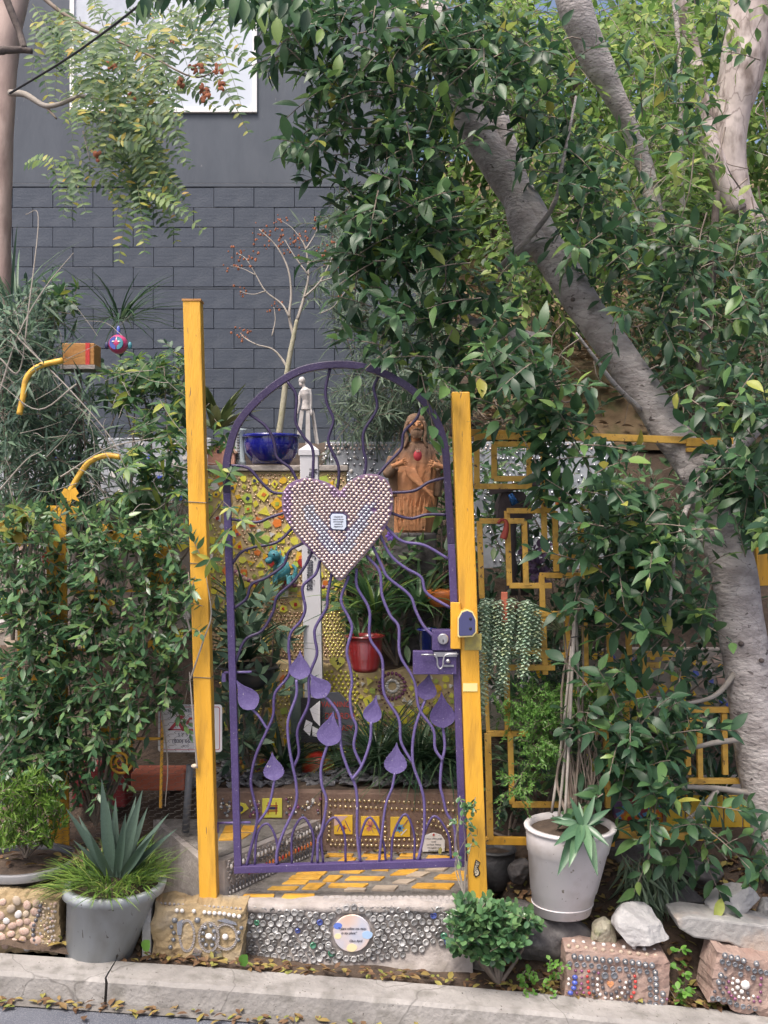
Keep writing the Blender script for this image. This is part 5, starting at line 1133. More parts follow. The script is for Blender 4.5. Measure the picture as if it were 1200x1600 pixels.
# turquoise dragon
DR = empty('dragon_figurine', P(437, 915, 1.2), 'turquoise dragon figurine sitting on the mosaic ledge', 'figurine')
def dd(x, y, dy=0): return P(x, y, 1.2 + dy)
b = MB(); b.ball(dd(440, 892), (.05, .045, .055), 14, 10); b.ball(dd(428, 868, -.03), (.034, .034, .03), 12, 8); b.ball(dd(420, 876, -.05), (.022, .028, .018), 10, 7)
b.tube(smooth([dd(442, 888), dd(436, 876), dd(430, 868, -.02)], 4), [.035, .025], 10); b.tube(smooth([dd(446, 900), dd(458, 905), dd(462, 890), dd(456, 882)], 4), [.022, .006], 8)
for x in (430, 452): b.tube([dd(x, 900, -.03), dd(x, 914, -.04)], [.018, .014], 8)
for (x, y) in ((424, 858), (432, 856), (438, 862), (445, 870), (450, 880)): b.tube([dd(x, y + 3), dd(x, y - 4)], [.009, .001], 6)
b.build('body', M['cyan'], DR, remesh=.003)
for q in (-1, 1): MB().ball(dd(423 + 5 * q, 866, -.062), .005, 8, 6).build('eye', M['black'], DR)
# painted sun-moon ball on the building wall side
c = P(185, 538, .5); OB = empty('face_ornament', c, 'magenta ball ornament with a half blue face hanging above the vines', 'ornament')
k = (D0 + .5) / F
MB().ball(c, 15 * k, 20, 14).build('ball', M['pinkp'], OB, smooth=True)
for q, m_ in ((-1, 'tblu'), (1, 'cyan')):
    b = MB(); o = []
    for i in range(13): a = -math.pi / 2 + math.pi * i / 12; o.append((c.x + q * (1 * k + 9.5 * k * math.cos(a)), c.z + 10 * k * math.sin(a)))
    b.prism(o if q > 0 else o[::-1], c.y - 14.2 * k, c.y - 10 * k); b.build('face_half', M[m_], OB)
    MB().ball((c.x + q * 4.5 * k, c.y - 14.5 * k, c.z + 2 * k), (2.2 * k, 1 * k, 1.3 * k), 8, 5).build('eye', M['twht'], OB)
    MB().ball((c.x + q * 18 * k, c.y, c.z - 2 * k), (3.5 * k, 3.5 * k, 6 * k), 10, 7).build('side_bead', M['cyan' if q > 0 else 'navy'], OB, smooth=True)
MB().ball((c.x, c.y, c.z + 21 * k), (3 * k, 3 * k, 8 * k), 10, 7).build('top_bead', M['tblu'], OB, smooth=True)
MB().tube([c + Vector((0, 0, 27 * k)), c + Vector((.01, .2, 60 * k))], .0015, 4).build('cord', M['wire'], OB)
# wooden box on post
c = P(122, 570, .6); WB = empty('wooden_box', c, 'weathered orange wooden box on a thin stake among the wispy leaves', 'box')
a0, a1 = P(97, 570, .6), P(147, 536, .6)
MB().box(a0.x, a1.x, .6, .72, a0.z, a1.z).build('box_shell', M['wood'], WB, bevel=.004); MB().box(a0.x - .008, a1.x + .006, .59, .73, a0.z - .02, a0.z - .001).build('base_board', M['plinth'], WB)
MB().box(a1.x - .04, a1.x - .02, .595, .599, a0.z, a1.z).build('painted_stripe', M['tred'], WB); MB().box(c.x - .02, c.x, .64, .66, c.z - 1.3, c.z - .02).build('stake', M['darkwood'], WB)
for lab, pl_, Y in (('upper bent yellow pipe arching from the vines to the wooden box', [(30,648),(36,620),(42,590),(62,572),(98,563)], .12), ('lower bent yellow pipe arching out of the left vines', [(108,770),(122,745),(140,722),(165,712),(188,714)], .12)):
    p_ = SP(pl_, Y, 6); MB().tube(p_, .0125, 10).build('bent_pipe', M['rod'], loc=p_[0], label=lab, cat='pipe', group='bent yellow pipes', smooth=True)
# birdbath / dark wooden stand behind right fence
WS = empty('wooden_stand', P(795, 930, .5), 'dark carved wooden stand behind the yellow frames with a blue bottle on it', 'stand')
b = MB(); b.prism([(P(x, 0, .5).x, P(0, y, .5).z) for x, y in ((775, 812), (832, 812), (830, 785), (818, 768), (785, 768), (778, 785))], .5, .62); b.build('seat_box', M['darkwood'], WS, bevel=.006)
MB().bar(P(765, 768, .5), P(848, 752, .5), .035, .05).build('top_bar', M['darkwood'], WS, bevel=.006)
c = P(800, 930, .55); hh_ = P(0, 815, .55).z - c.z
MB().lathe(c, [(.03, 0), (.03, .06), (.018, .08), (.028, .12), (.022, .16), (.014, .2), (.024, .24), (.018, .30), (.026, hh_)], 14).build('baluster', M['darkwood'], WS, smooth=True)
MB().lathe(P(820, 930, .6), [(.02, 0), (.02, .2), (.016, .25), (.02, hh_)], 12).build('baluster', M['darkwood'], WS, smooth=True)
b = MB(); b.tube([P(797, 772, .44), P(805, 788, .44)], [.013, .02], 10); b.build('blue_bottle', mat('blue_foil', (.03, .12, .32), .15, metal=.6), loc=P(800, 790, .44), label='shiny blue bottle leaning on the dark wooden stand', cat='bottle', smooth=True)
b = MB(); b.tube(SP([(778,818),(784,812),(791,816),(790,830),(786,842)], .0, 6), [.007, .006, .012, .016], 8); b.build('hook', mat('rusty_red', (.30, .05, .035), .7), loc=P(786, 830, 0), label='red hook hung over a yellow fence bar', cat='hook', smooth=True)
# decorative panels low right
c = P(1035, 1280, .55); DP = empty('rosette_board', c, 'low panel painted with blue and red rosettes behind the right fence', 'panel')
a0, a1 = P(960, 1306, .55), P(1090, 1252, .55)
MB().box(a0.x, a1.x, .55, .6, a0.z, a1.z).build('board', mat('panel_ground', (.30, .05, .05), .5, (.06, .09, .22), 9, detail=1), DP, bevel=.003)
for i in range(3):
    cx = a0.x + (a1.x - a0.x) * (.18 + .32 * i); cz = (a0.z + a1.z) / 2
    for r_, m_ in ((.07, 'flower'), (.048, 'torg'), (.03, 'tyo'), (.014, 'tred')):
        decal(DP, star(cx, cz, r_, 9, .75), .55 - (.075 - r_) * .05, mat('flower_blue', (0, 0, 0)) if m_ == 'flower' else M[m_], 'rosette')
TP = empty('tiled_planter', P(1155, 1290, .5), 'orange tiled planter box behind the ficus trunk foot', 'planter')
a0, a1 = P(1040, 1292, .5), P(1215, 1232, .5); MB().box(a0.x, a1.x, .5, .75, a0.z - .02, a1.z).build('box_body', M['plinth'], TP)
x = a0.x
while x < a1.x - .09: MB().box(x + .003, x + .087, .492, .502, a0.z, a1.z - .03).build('orange_tile', M['tyo'], TP, bevel=.002); x += .09
for i in range(26): MB().ball((a0.x + .02 + i * .022, .492, a1.z - .012), .009, 8, 5).build('bead', M['brass'], TP, smooth=True)
YP = empty('yellow_chip_wall', P(1080, 1100, 1.0), 'yellow and white chip mosaic wall seen through the right fence', 'wall')
a0, a1 = P(735, 1110, 1.0), P(1230, 1015, 1.0); MB().box(a0.x, a1.x, 1.0, 1.1, a0.z - .1, a1.z).build('wall_body', M['grout'], YP)
mosaic(YP, a0.x, a1.x, a0.z, a1.z, 1.0, 150, ['tyo', 'tyel', 'twht', 'tyo', 'tblu', 'stone', 'cobble'], .014, .034)
# ================================================================ front things: blocks, pots, rocks
def rough_block(name, label, px, Y, depth, m, rot=0, seed=0, nx=18, nz_=12, amp=.006):
    """px: four front-face corners (pixel) bl, br, tr, tl"""
    c = [P(x, y, Y) for x, y in px]; ctr = sum(c, Vector()) / 4
    r = empty(name, (ctr.x, Y, min(q.z for q in c)), label, 'mosaic block', 'mosaic blocks along the kerb')
    v = []; f = []
    def pt(u, t, s): 
        p = c[0].lerp(c[1], u).lerp(c[3].lerp(c[2], u), t); n = noise.noise(Vector((p.x * 14 + seed, p.z * 14, s * 5))) * amp * 2 + noise.noise(Vector((p.x * 50, p.z * 50 + seed, s * 9))) * amp
        e = 1 if (u in (0, 1) or t in (0, 1)) else 0
        return Vector((p.x + e * n * 1.2, Y + s * depth + n + e * .006 * (1 if s == 0 else -1), p.z + e * n * 1.3))
    n1 = (nx + 1) * (nz_ + 1)
    for s in (0, 1):
        for j in range(nz_ + 1):
            for i in range(nx + 1): v.append(pt(i / nx, j / nz_, s))
    for j in range(nz_):
        for i in range(nx):
            a = j * (nx + 1) + i; f.append((a, a + 1, a + nx + 2, a + nx + 1)); f.append((n1 + a, n1 + a + nx + 1, n1 + a + nx + 2, n1 + a + 1))
    per = [i for i in range(nx)] + [j * (nx + 1) + nx for j in range(nz_)] + [nz_ * (nx + 1) + i for i in range(nx, 0, -1)] + [j * (nx + 1) for j in range(nz_, 0, -1)]
    for a, b_ in zip(per, per[1:] + per[:1]): f.append((a, n1 + a, n1 + b_, b_))
    mesh('block_body', v, f, m, r, smooth=False)
    def loc(u, t, o=.0): p = c[0].lerp(c[1], u).lerp(c[3].lerp(c[2], u), t); return Vector((p.x, Y - o, p.z))
    return r, loc
# A cobbled block far left
r, loc = rough_block('mosaic_block', 'sandy block at far left faced with pink cobbles beside the black pot', [(-60, 1486), (90, 1492), (92, 1408), (-60, 1396)], -.40, .2, M['tan'])
done = []
for i in range(5000):
    u, t = U(.02, .97), U(.06, .96); ar = 150 / 78
    big = u < .78 and not (u < .30 and .3 < t < .9)
    q = U(.075, .105) if big else U(.025, .035)
    if any(((u - a) * ar) ** 2 + (t - c) ** 2 < (q + w_) ** 2 * .8 for a, c, w_ in done): continue
    done.append((u, t, q)); mm = random.choice(['cobble', 'cobble', 'pearl', 'cobble', 'stone']) if big else random.choice(['stone', 'brass', 'cobble', 'stonecap'])
    put(r, domeM[mm], loc(u, t, .004), q * .19 * U(.85, 1.05), 'pebble', U(0, 3), U(1.0, 1.35), (0, 0), .45)
    if len(done) > 150: break
for k in range(9): put(r, domeM['darkpeb'], loc(.78 + .035 * math.cos(k * .6), .9 - k * .09, .006), .0085, 'pebble')
# B tan block
r, loc = rough_block('mosaic_block', 'tan stone block with rings of bottle glass and pebbles beside the grey pot', [(235, 1500), (379, 1507), (381, 1424), (237, 1414)], -.37, .16, M['tan'], seed=3)
def z6(x, y): return ((220 + x / 4.615) - 235) / 144, 1 - ((1390 + y / 4.615) - 1419) / 85   # zoomed picture to block face
def rowB(l, m, rr_, nm='glass_pebble', ring=False, sx=1):
    for x, y in l:
        u, t = z6(x, y); put(r, (ringM if ring else domeM)[m], loc(u, t, .004), rr_, nm, U(0, 3), sx)
rowB([(252,158),(290,158),(375,155),(452,158),(487,160),(525,160),(561,158),(595,160),(630,165),(665,168),(702,172),(232,525),(270,525),(412,525)], 'pearl', .0088, 'white_bead')
rowB([(238,228),(402,218)], 'smoke', .0125); rowB([(217,278),(235,320),(233,370),(212,425),(458,268),(500,252),(523,290),(445,310),(445,360),(468,395),(512,393),(525,345),(720,255),(700,290),(700,345)], 'smoke', .009)
rowB([(300 + 0, 235 + k * 0) for k in range(1)], 'stonecap', .006)
ringpts = [(330 + 52 * math.cos(a), 335 + 110 * math.sin(a)) for a in np.linspace(0, 6.28, 30)[:-1]] + [(487 + 70 * math.cos(a), 335 + 105 * math.sin(a)) for a in np.linspace(0, 6.28, 30)[:-1]] + [(610 + 78 * math.cos(a), 325 + 92 * math.sin(a)) for a in np.linspace(0, 6.28, 30)[:-1]]
rowB(ringpts, 'stonecap', .0054, 'shell_ring', True); rowB([(487, 330)], 'pearl', .015, 'white_pebble', sx=.8); rowB([(605, 328)], 'pearl', .013, 'white_pebble')
for poly in ([(360,495),(385,415),(440,440),(430,500)], [(505,490),(530,435),(580,430),(590,480)], [(545,210),(600,190),(680,215),(690,235)], [(255,240),(300,215),(290,330),(262,330)]):
    pp_ = [loc(*z6(x, y), .003) for x, y in poly]; MB().prism([(p.x, p.z) for p in pp_][::-1], -.378, -.366).build('mirror_shard', M['tmir'], r)
for k in range(20): put(r, domeM['stonecap'], loc(.04 + k * .048, 1.0, -.02) + Vector((0, 0, .001)), .006, 'top_bead')
MB().box(P(222, 0, -.36).x, P(236, 0, -.36).x, -.365, -.22, P(0, 1500, -.36).z, P(0, 1415, -.36).z).build('grey_end', M['slab'], r, bevel=.004)
# C pink block right
r, loc = rough_block('mosaic_block', 'pink concrete block with rows of smoky glass beads and a small heart', [(882, 1578), (1044, 1592), (1047, 1502), (886, 1484)], -.44, .17, M['groutpink'], seed=8)
def z8(x, y): return ((880 + x / 6.667) - 884) / 162, 1 - ((1460 + y / 6.667) - (1484 + (x / 1200) * 20)) / 92
def rowC(l, m, rr_, nm='bead', ring=False, sx=1, ph=None):
    for x, y in l:
        u, t = z8(x, y); put(r, (ringM if ring else domeM)[m], loc(u, t, .004), rr_, nm, U(-.2, .2) if ph is None else ph, sx)
top_ = [(102,225),(172,238),(247,242),(325,252),(400,262),(476,272),(548,262),(636,280),(710,288),(778,298),(848,315),(916,320),(952,395),(960,458),(965,522),(968,590),(1040,622),(970,665),(1035,695),(1028,765),(968,740),(62,742),(138,757),(298,772),(375,788),(458,805),(530,803),(595,800),(660,810),(885,803),(958,808)]
rowC(top_, 'smoke', .0108, 'bead_ring', True); rowC(top_, 'pearl', .0062, 'white_bead')
rowC([(58,300),(132,310),(208,312),(285,320),(363,330),(430,342),(508,355),(578,358),(647,360),(720,370),(790,380),(866,390),(68,672),(132,680),(200,685),(265,685),(338,700),(412,712),(478,720),(547,720),(614,718),(688,725),(765,722),(836,722),(905,712),(900,472),(902,560),(910,630)], 'smoke', .0095, 'smoky_bead', True, 1); rowC([(430,425),(527,425)], 'smoke', .0135, 'smoky_bead', True)
rowC([(120,440),(120,495),(112,550),(80,600)], 'tblu', .0095, 'blue_bead', sx=1.2); rowC([(122,372),(188,378),(190,442),(190,508),(185,560),(145,600),(215,600),(362,400),(1085,682)], 'tpur', .0058, 'plum_bead')
rowC([(260,380),(246,432),(256,490),(262,550),(275,605),(742,435),(750,492),(750,548),(738,608),(714,652)], 'tred', .0064, 'red_chip')
rowC([(316,388),(305,455),(308,518),(320,590),(348,632),(585,480),(590,548),(555,598),(505,622),(447,610),(413,552),(400,490),(680,432),(692,492),(697,548),(676,604),(650,648)], 'darkpeb', .0080, 'dark_pebble'); rowC([(355,462),(355,522),(362,573),(388,620),(443,658),(508,665),(570,648),(614,610),(640,555),(650,500),(55,458),(55,508)], 'pearl', .0064, 'white_bead')
hc2 = loc(*z8(490, 515), 0); MB().prism(heartpoly(hc2.x, hc2.z, .013)[::-1], -.447, -.435).build('heart_inset', M['terra'], r)
for k in range(11): put(r, domeM['stone'], loc(.03 + k * .085, 1.01, -.03), .0085, 'top_bead')
for k in range(9): put(r, domeM['pearl'], loc(.10 + k * .1, 1.01, -.08), .0085, 'top_bead')
# D pink block far right
r, loc = rough_block('mosaic_block', 'broken pink concrete block at far right with purple beads round a pale rosette', [(1108, 1566), (1236, 1600), (1250, 1512), (1122, 1487)], -.46, .17, M['groutpink'], seed=12)
def z9(x, y): return (1060 + x / 6.157, 1340 + y / 6.157)
def rowD(l, m, rr_, nm='bead', ring=False):
    for x, y in l:
        a = z9(x, y); p = P(a[0], a[1], -.464); put(r, (ringM if ring else domeM)[m], p, rr_, nm)
rowD([(448,940),(508,958),(568,968),(628,990),(750,1018),(408,1130),(388,1195)], 'smoke', .0105, 'bead_ring', True); rowD([(448,940),(508,958),(568,968),(628,990),(750,1018),(408,1130),(388,1195),(527,1163),(522,1210),(545,1303),(522,1272),(582,1340),(625,1350),(676,1355),(722,1333)], 'pearl', .0062, 'white_bead')
rowD([(422,1000),(482,1015),(545,1028),(602,1050),(670,1065),(733,1090),(790,1095),(845,1108),(385,1358),(438,1368),(495,1390),(560,1415),(622,1432),(678,1438),(736,1452),(330,1355),(720,1155),(598,1122)], 'smoke', .0098, 'smoky_bead', True)
rowD([(485,1195),(462,1252),(487,1297),(510,1330),(545,1360),(797,1165),(790,1225),(792,1295),(765,1345),(786,1383),(725,1383)], 'tpur', .0066, 'plum_bead'); rowD([(455,1153),(435,1207),(400,1258),(350,1290),(430,1300),(667,1305),(453,1075)], 'darkpeb', .0072, 'dark_pebble'); rowD([(570,1190),(570,1250),(610,1290)], 'pearl', .009, 'pale_pebble'); rowD([(645,1225)], 'twht', .018, 'pale_rosette')

def rock(name, label, c, r3, m, seed, flat=.0, cuts=6, Y=None, rz_=0):
    bmh = bmesh.new(); bmesh.ops.create_icosphere(bmh, subdivisions=4, radius=1); rs = random.Random(seed)
    pl_ = [(Vector((rs.gauss(0, 1), rs.gauss(0, 1) - .4, rs.gauss(0, 1))).normalized(), rs.uniform(.5, .75)) for _ in range(cuts)]
    for v in bmh.verts:
        p = v.co.copy()
        for n_, d_ in pl_:
            k = p.dot(n_)
            if k > d_: p -= n_ * (k - d_) * .93
        p *= 1 + .10 * noise.noise(p * 2.2 + Vector((seed, 0, 0))) + .04 * noise.noise(p * 7 + Vector((seed, 3, 0))) + .018 * noise.noise(p * 18)
        p *= 1 + (.02 * noise.noise(p * 34) if m is not M['darkrock'] else .008 * noise.noise(p * 30)); v.co = Vector((p.x * r3[0], p.y * r3[1], p.z * r3[2]))
    bmh.transform(Matrix.Rotation(rz_, 4, 'Y'))
    v = [Vector(c) + q.co for q in bmh.verts]; f = [tuple(q.index for q in fc.verts) for fc in bmh.faces]; bmh.free()
    return mesh(name, v, f, m, loc=(c[0], c[1], c[2] - r3[2]), label=label, cat='rock', group='loose rocks right of the gate', smooth=m is M['darkrock'])
rock('boulder', 'large dark grey boulder behind the jade shrub', P(862, 1472, -.26), (.175, .13, .115), M['darkrock'], 4, rz_=.15)
rock('boulder', 'dark boulder in shade behind the cactus clump', P(1080, 1362, .12), (.13, .12, .075), M['darkrock'], 14)
rock('boulder', 'dark grey boulder right of the white pot, low in shade', P(985, 1338, .25), (.12, .12, .06), M['darkrock'], 23)
rock('rock', 'angular white rock with a grey shaded side above the pink block', P(1000, 1450, -.32), (.115, .10, .10), M['whiterock'], 31, cuts=9, rz_=.12)
rock('rock', 'small yellowish mossy rock left of the angular white rock', P(943, 1462, -.30), (.052, .06, .068), M['mossrock'], 6)
rock('rock', 'pitted pale rock resting on the long slab', P(1146, 1408, -.22), (.105, .08, .072), M['whiterock'], 9, cuts=7)
rock('rock', 'smooth grey rock at the right picture edge beyond the pitted pale rock', P(1205, 1425, -.20), (.055, .06, .065), M['slab'], 19)
rock('rock', 'squarish dark stone under the fence beside the white pot', P(812, 1362, .05), (.055, .06, .062), M['darkrock'], 41, cuts=9)
rock('rock', 'flat dark stone below the white pot', P(800, 1418, -.05), (.13, .1, .04), M['darkrock'], 44)
rock('rock', 'flat shaded stone between the fence foot and the long slab', P(1045, 1400, -.02), (.20, .1, .05), M['darkrock'], 52)
rock('rock', 'small grey stone under the front edge of the white pot', P(838, 1432, -.22), (.05, .05, .03), M['darkrock'], 58)
# long slab
b = MB(); pts = [(1056, 1436), (1080, 1432), (1200, 1447), (1290, 1462), (1290, 1512), (1200, 1502), (1140, 1474), (1085, 1466), (1062, 1452)]
o = MB().prism([(P(x, 0, -.36).x, P(0, y, -.36).z) for x, y in pts][::-1], -.36, -.2); o.build('stone_slab', M['slab'], loc=P(1150, 1480, -.28), label='long broken concrete slab lying above the far right mosaic block', cat='slab', group='loose rocks right of the gate', bevel=.008)

# ---------------------------------------------------------------- pots in front
GP, gt, grt = pot('grey_pot', 'large leaning grey plastic pot at the kerb holding an agave', (181, 1378), (154, 1497), 146, 100, -.34, M['greypot'], lh=.035, lipw=.012)
WP, wt, wrt = pot('white_pot', 'white plastic tub with two ridges holding stakes and an agave pup', (891, 1288), (877, 1424), 136, 90, -.24, M['whitepot'], lh=.014, prof=[(.25, .22), (.262, .30), (.70, .72), (.712, .80), (.93, 1.0)])
for y_, w_ in ((1321, 140), (1408, 98)):
    c_ = P(891 - (y_ - 1288) * .103, y_, -.24); k_ = (D0 - .24) / F / 2; r0_ = (136 - (y_ - 1288) * .338) * k_
    rb_ = MB(); rb_.lathe(c_, [(r0_ - .006, -.004), (r0_ + .0012, -.002), (r0_ + .0012, .001), (r0_ - .006, .003)], 40, cap=False); rb_.build('ridge', M['whitepot'], WP, smooth=True)
pot('black_pot', 'wide black pot with grey rim at far left holding a green succulent', (40, 1342), (38, 1392), 150, 110, -.12, M['blackpot'], lh=.028, rimm=M['rim'])
pot('dark_round_pot', 'round dark pot behind the right yellow post', (775, 1325), (772, 1388), 58, 36, .25, mat('dark_stoneware', (.05, .052, .055), .6, (.09, .09, .095), 14, .4, 60), prof=[(.2, .6), (.5, 1.1), (.8, 1.1)], lh=.01)
MB().box(P(204, 0, .35).x, P(288, 0, .35).x, .35, .50, P(0, 1236, .35).z, P(0, 1208, .35).z).build('trough_planter', M['terrapot'], loc=P(246, 1236, .35), label='orange clay trough planter behind the vines near the spiral', cat='planter', bevel=.008)
MB().box(P(112, 0, .4).x, P(196, 0, .4).x, .40, .55, P(0, 1262, .4).z, P(0, 1200, .4).z).build('trough_planter', M['maroon'], loc=P(154, 1262, .4), label='maroon trough planter behind the yellow fence post', cat='planter', bevel=.008)

# ================================================================ trees
def trunk(parent, pl_, rads, m, name='trunk', seg=16, n=8, wob=.12):
    p_ = smooth([P(x, y, Y) for x, y, Y in pl_], n); return MB().tube(p_, rads, seg, True, wob).build(name, m, parent, smooth=True)
FT = empty('ficus_tree', P(1215, 1330, .05), 'leaning ficus tree with smooth grey trunk crossing the whole right side', 'tree')
trunk(FT, [(1228,1360,.0),(1205,1260,-.02),(1180,1130,-.02),(1162,1000,0),(1147,900,.02),(1125,830,.06),(1104,765,.1),(1074,715,.14),(1028,645,.2),(970,560,.28),(914,480,.36),(862,400,.42),(818,320,.48),(768,240,.52),(725,160,.55),(695,80,.6),(668,0,.65),(650,-80,.7)], [.108, .100, .095, .095, .090, .082, .078, .078, .078, .079, .082, .088, .086, .082, .07], M['bark'], seg=22)
trunk(FT, [(835,395,.42),(815,330,.46),(795,250,.5),(780,190,.52),(775,120,.6)], [.09, .07, .05, .04], M['bark'], 'limb')
trunk(FT, [(1075,745,.12),(1110,720,.05),(1160,690,.1),(1215,640,.2)], [.07, .04, .02], M['bark'], 'limb')
trunk(FT, [(835,530,.3),(800,522,.28),(760,508,.26),(735,500,.3),(700,470,.35)], [.03, .022, .014], M['bark'], 'limb')
for q in ([(1165,1155,-.05),(1120,1160,-.12),(1080,1168,-.16),(1040,1165,-.2),(1000,1140,-.22)], [(1175,1240,-.04),(1120,1232,-.12),(1060,1228,-.2),(1040,1220,-.2),(1015,1210,-.22)], [(1150,1050,-.05),(1120,1085,-.1),(1080,1098,-.15),(1040,1100,-.2)], [(1120,1235,-.12),(1100,1260,-.15),(1060,1290,-.2)], [(1000,640,.15),(960,600,0),(930,560,-.1),(900,520,-.15)], [(780,420,.4),(860,330,.1),(880,250,0),(900,150,0)], [(1085,765,.1),(1065,820,-.1),(1050,900,-.2),(1045,980,-.2)]):
    trunk(FT, q, [.013, .009, .005], M['twigp'] if q[0][1] > 1000 else M['bark'], 'branch', 8, 6, .25)
knm = MB()
for x, y, Y in ((1190, 1032, -.13), (885, 470, .25), (1157, 1008, -.1), (840, 490, .33)): knm.lathe((0, 0, 0), [(.001, 0)], 3); 
for x, y, Y, r_ in ((1190, 1032, -.108, .011), (895, 468, .27, .011), (1158, 1006, -.088, .012)):
    p = P(x, y, Y); b = MB(); b.ball(p, (r_, .014, r_ * .9), 12, 8); b.build('knot', M['barkd'], FT, smooth=True)
fol = Fol(); tw = MB(); fd = Fol()
TRK = [(705,150),(760,270),(815,370),(875,470),(960,590),(1050,715),(1075,760)]
def trunk_near(x, y):
    if y > 905 and x > 1105: return y < 1260
    if 1065 < x < 1150 and 745 < y < 905: return random.random() < .7
    if 880 < x < 985 and y < 190: return True
    if x > 1080 and 40 < y < 340: return True
    for (a, b_), (c, e) in zip(TRK, TRK[1:]):
        t_ = max(0, min(1, ((x - a) * (c - a) + (y - b_) * (e - b_)) / ((c - a) ** 2 + (e - b_) ** 2))); dd_ = math.hypot(x - a - (c - a) * t_, y - b_ - (e - b_) * t_)
        if dd_ < (62 if a >= 815 else 32): return True
    return False
ZN = [([(440,0),(780,0),(760,120),(700,200),(690,330),(640,420),(560,440),(545,340),(490,290),(455,200),(480,120),(440,60)], -.35, .45, 265, 0),
      ([(380,-20),(470,-20),(470,60),(420,50)], -.3, .1, 14, 0),
      ([(560,380),(720,330),(790,450),(830,560),(760,620),(700,600),(620,590),(560,500)], -.3, .35, 105, 0),
      ([(640,90),(760,130),(770,260),(660,300)], -.1, .4, 34, 0),
      ([(740,40),(860,40),(960,250),(960,380),(880,330),(800,200),(760,150)], -.3, .3, 90, 0),
      ([(860,0),(1200,0),(1230,380),(960,420),(930,200)], -.35, .6, 46, 0),
      ([(870,420),(960,330),(1210,330),(1215,640),(1080,660),(985,560)], -.35, .5, 92, 0),
      ([(745,560),(840,520),(930,560),(1000,700),(1060,780),(1080,860),(1000,880),(880,780),(850,690),(790,620)], -.45, .0, 105, 0),
      ([(1070,700),(1215,640),(1215,840),(1130,900),(1090,820)], -.4, .1, 75, 0),
      ([(920,780),(1080,800),(1140,920),(1060,1040),(960,1010),(900,900)], -.35, .0, 62, 0),
      ([(745,640),(880,650),(900,740),(840,760),(800,700)], -.35, -.05, 8, 0),
      ([(900,1050),(1060,1060),(1090,1120),(1040,1280),(930,1240),(900,1150)], -.38, -.08, 46, 0),
      ([(1000,1240),(1215,1230),(1215,1360),(1080,1350),(1010,1310)], -.4, -.1, 30, 0),
      ([(860,640),(1215,850),(1215,1020),(1090,980)], -.2, .1, 26, 0)]
for poly, y0, y1, n, dk in ZN:
    for (x, y) in pts_in(poly, n):
        Y = U(y0, y1)
        if trunk_near(x, y) and random.random() < .95: continue
        spray(fol, tw, P(x, y, Y), Vector((U(-1, .6), -.35, U(-.5, .6))) + rv(.7), random.randint(6, 12), U(.12, .26), .082, 1.15, .15, .0028)
# hanging dark leaves along the top edge
for (x, y) in [(215,15),(235,25),(370,20),(390,30),(400,45),(345,5),(420,25),(450,10),(330,10),(250,5),(440,40),(470,30),(300,-10),(270,-5)]:
    c = P(x, y - 25, U(-.9, -.5)); 
    for k in range(5): fol.leaf(c + rv(.03), Vector((U(-.7, .5), -.1, -1)) + rv(.2), Vector((0, -1, .3)) + rv(.5), U(.06, .085))
fs = [Fol(), Fol(), Fol()]
for p_, d_, n_, s_2 in zip(fol.p, fol.d, fol.n, fol.s): random.choice(fs).leaf(p_, d_, n_, s_2 * random.choice([.8, 1, 1.08, 1.2]))
for f_, t_ in zip(fs, ('ovate', 'ovb', 'ovc')): f_.emit(FT, t_, L['ficus'], 100)
tw.build('twigs', M['twig'], FT, kind='stuff')
# background trees right
def bgtree(name, label, trunkpts, rads, m, regions, lm, size, single=0, per=8, ln=.35, t='small', group='trees on the slope behind', limbs=()):
    r = empty(name, P(trunkpts[0][0], trunkpts[0][1], trunkpts[0][2]), label, 'tree', group)
    trunk(r, trunkpts, rads, m, seg=18)
    for q, rr_ in limbs: trunk(r, q, rr_, m, 'limb', 9)
    f_ = Fol(); tw_ = MB()
    for poly, y0, y1, n in regions:
        for (x, y) in pts_in(poly, n):
            if y0 < 3 and (x > 1085 and 30 < y < 340 or 885 < x < 985 and y < 210) and random.random() < .8: continue
            spray(f_, tw_, P(x, y, U(y0, y1)), rv() + Vector((0, -.2, -.1)), random.randint(per - 3, per + 3), ln * U(.6, 1.3), size, .8, .3, .003)
    f_.emit(r, t, lm, single); tw_.build('twigs', M['twigp'] if m is M['barkp'] else M['twig'], r, kind='stuff'); return r
bgtree('pale_tree', 'thick pale barked tree at upper right beyond the ficus', [(1215,480,3.6),(1180,380,3.5),(1150,300,3.5),(1140,200,3.5),(1160,100,3.5),(1185,-20,3.5),(1200,-120,3.6)], [.15, .13, .11, .13, .17, .19, .2], M['barkp'], [([(980,-20),(1240,-20),(1240,420),(1000,420)], 2.2, 5.0, 420)], L['back'], .10,
       limbs=[([(1150,330,3.4),(1120,260,3.4),(1100,180,3.5),(1085,90,3.6),(1060,-20,3.6)], [.09, .06, .05])])
bgtree('slim_tree', 'slanting brown tree between the ficus stem and the pale tree', [(1040,420,2.4),(1010,270,2.3),(985,200,2.2),(950,130,2.1),(920,70,2.0),(895,0,1.9),(880,-60,1.9)], [.05, .055, .06, .09, .10, .105], M['bark'], [([(740,-20),(1020,-20),(1060,300),(1000,480),(820,480),(760,260)], 1.8, 4.5, 520)], L['back'], .085,
       limbs=[([(1075,420,3),(1065,300,3),(1063,180,3),(1060,60,3),(1050,-20,3)], [.022, .02, .018])])
bgtree('far_tree', 'distant bright tree filling the gap at the top right', [(900,470,6),(905,300,6),(900,120,6),(890,-60,6)], [.08, .07, .05], M['barkd'], [([(660,-20),(1240,-20),(1240,430),(660,430)], 5.5, 8.5, 1500)], L['back'], .15, ln=.5, per=9)
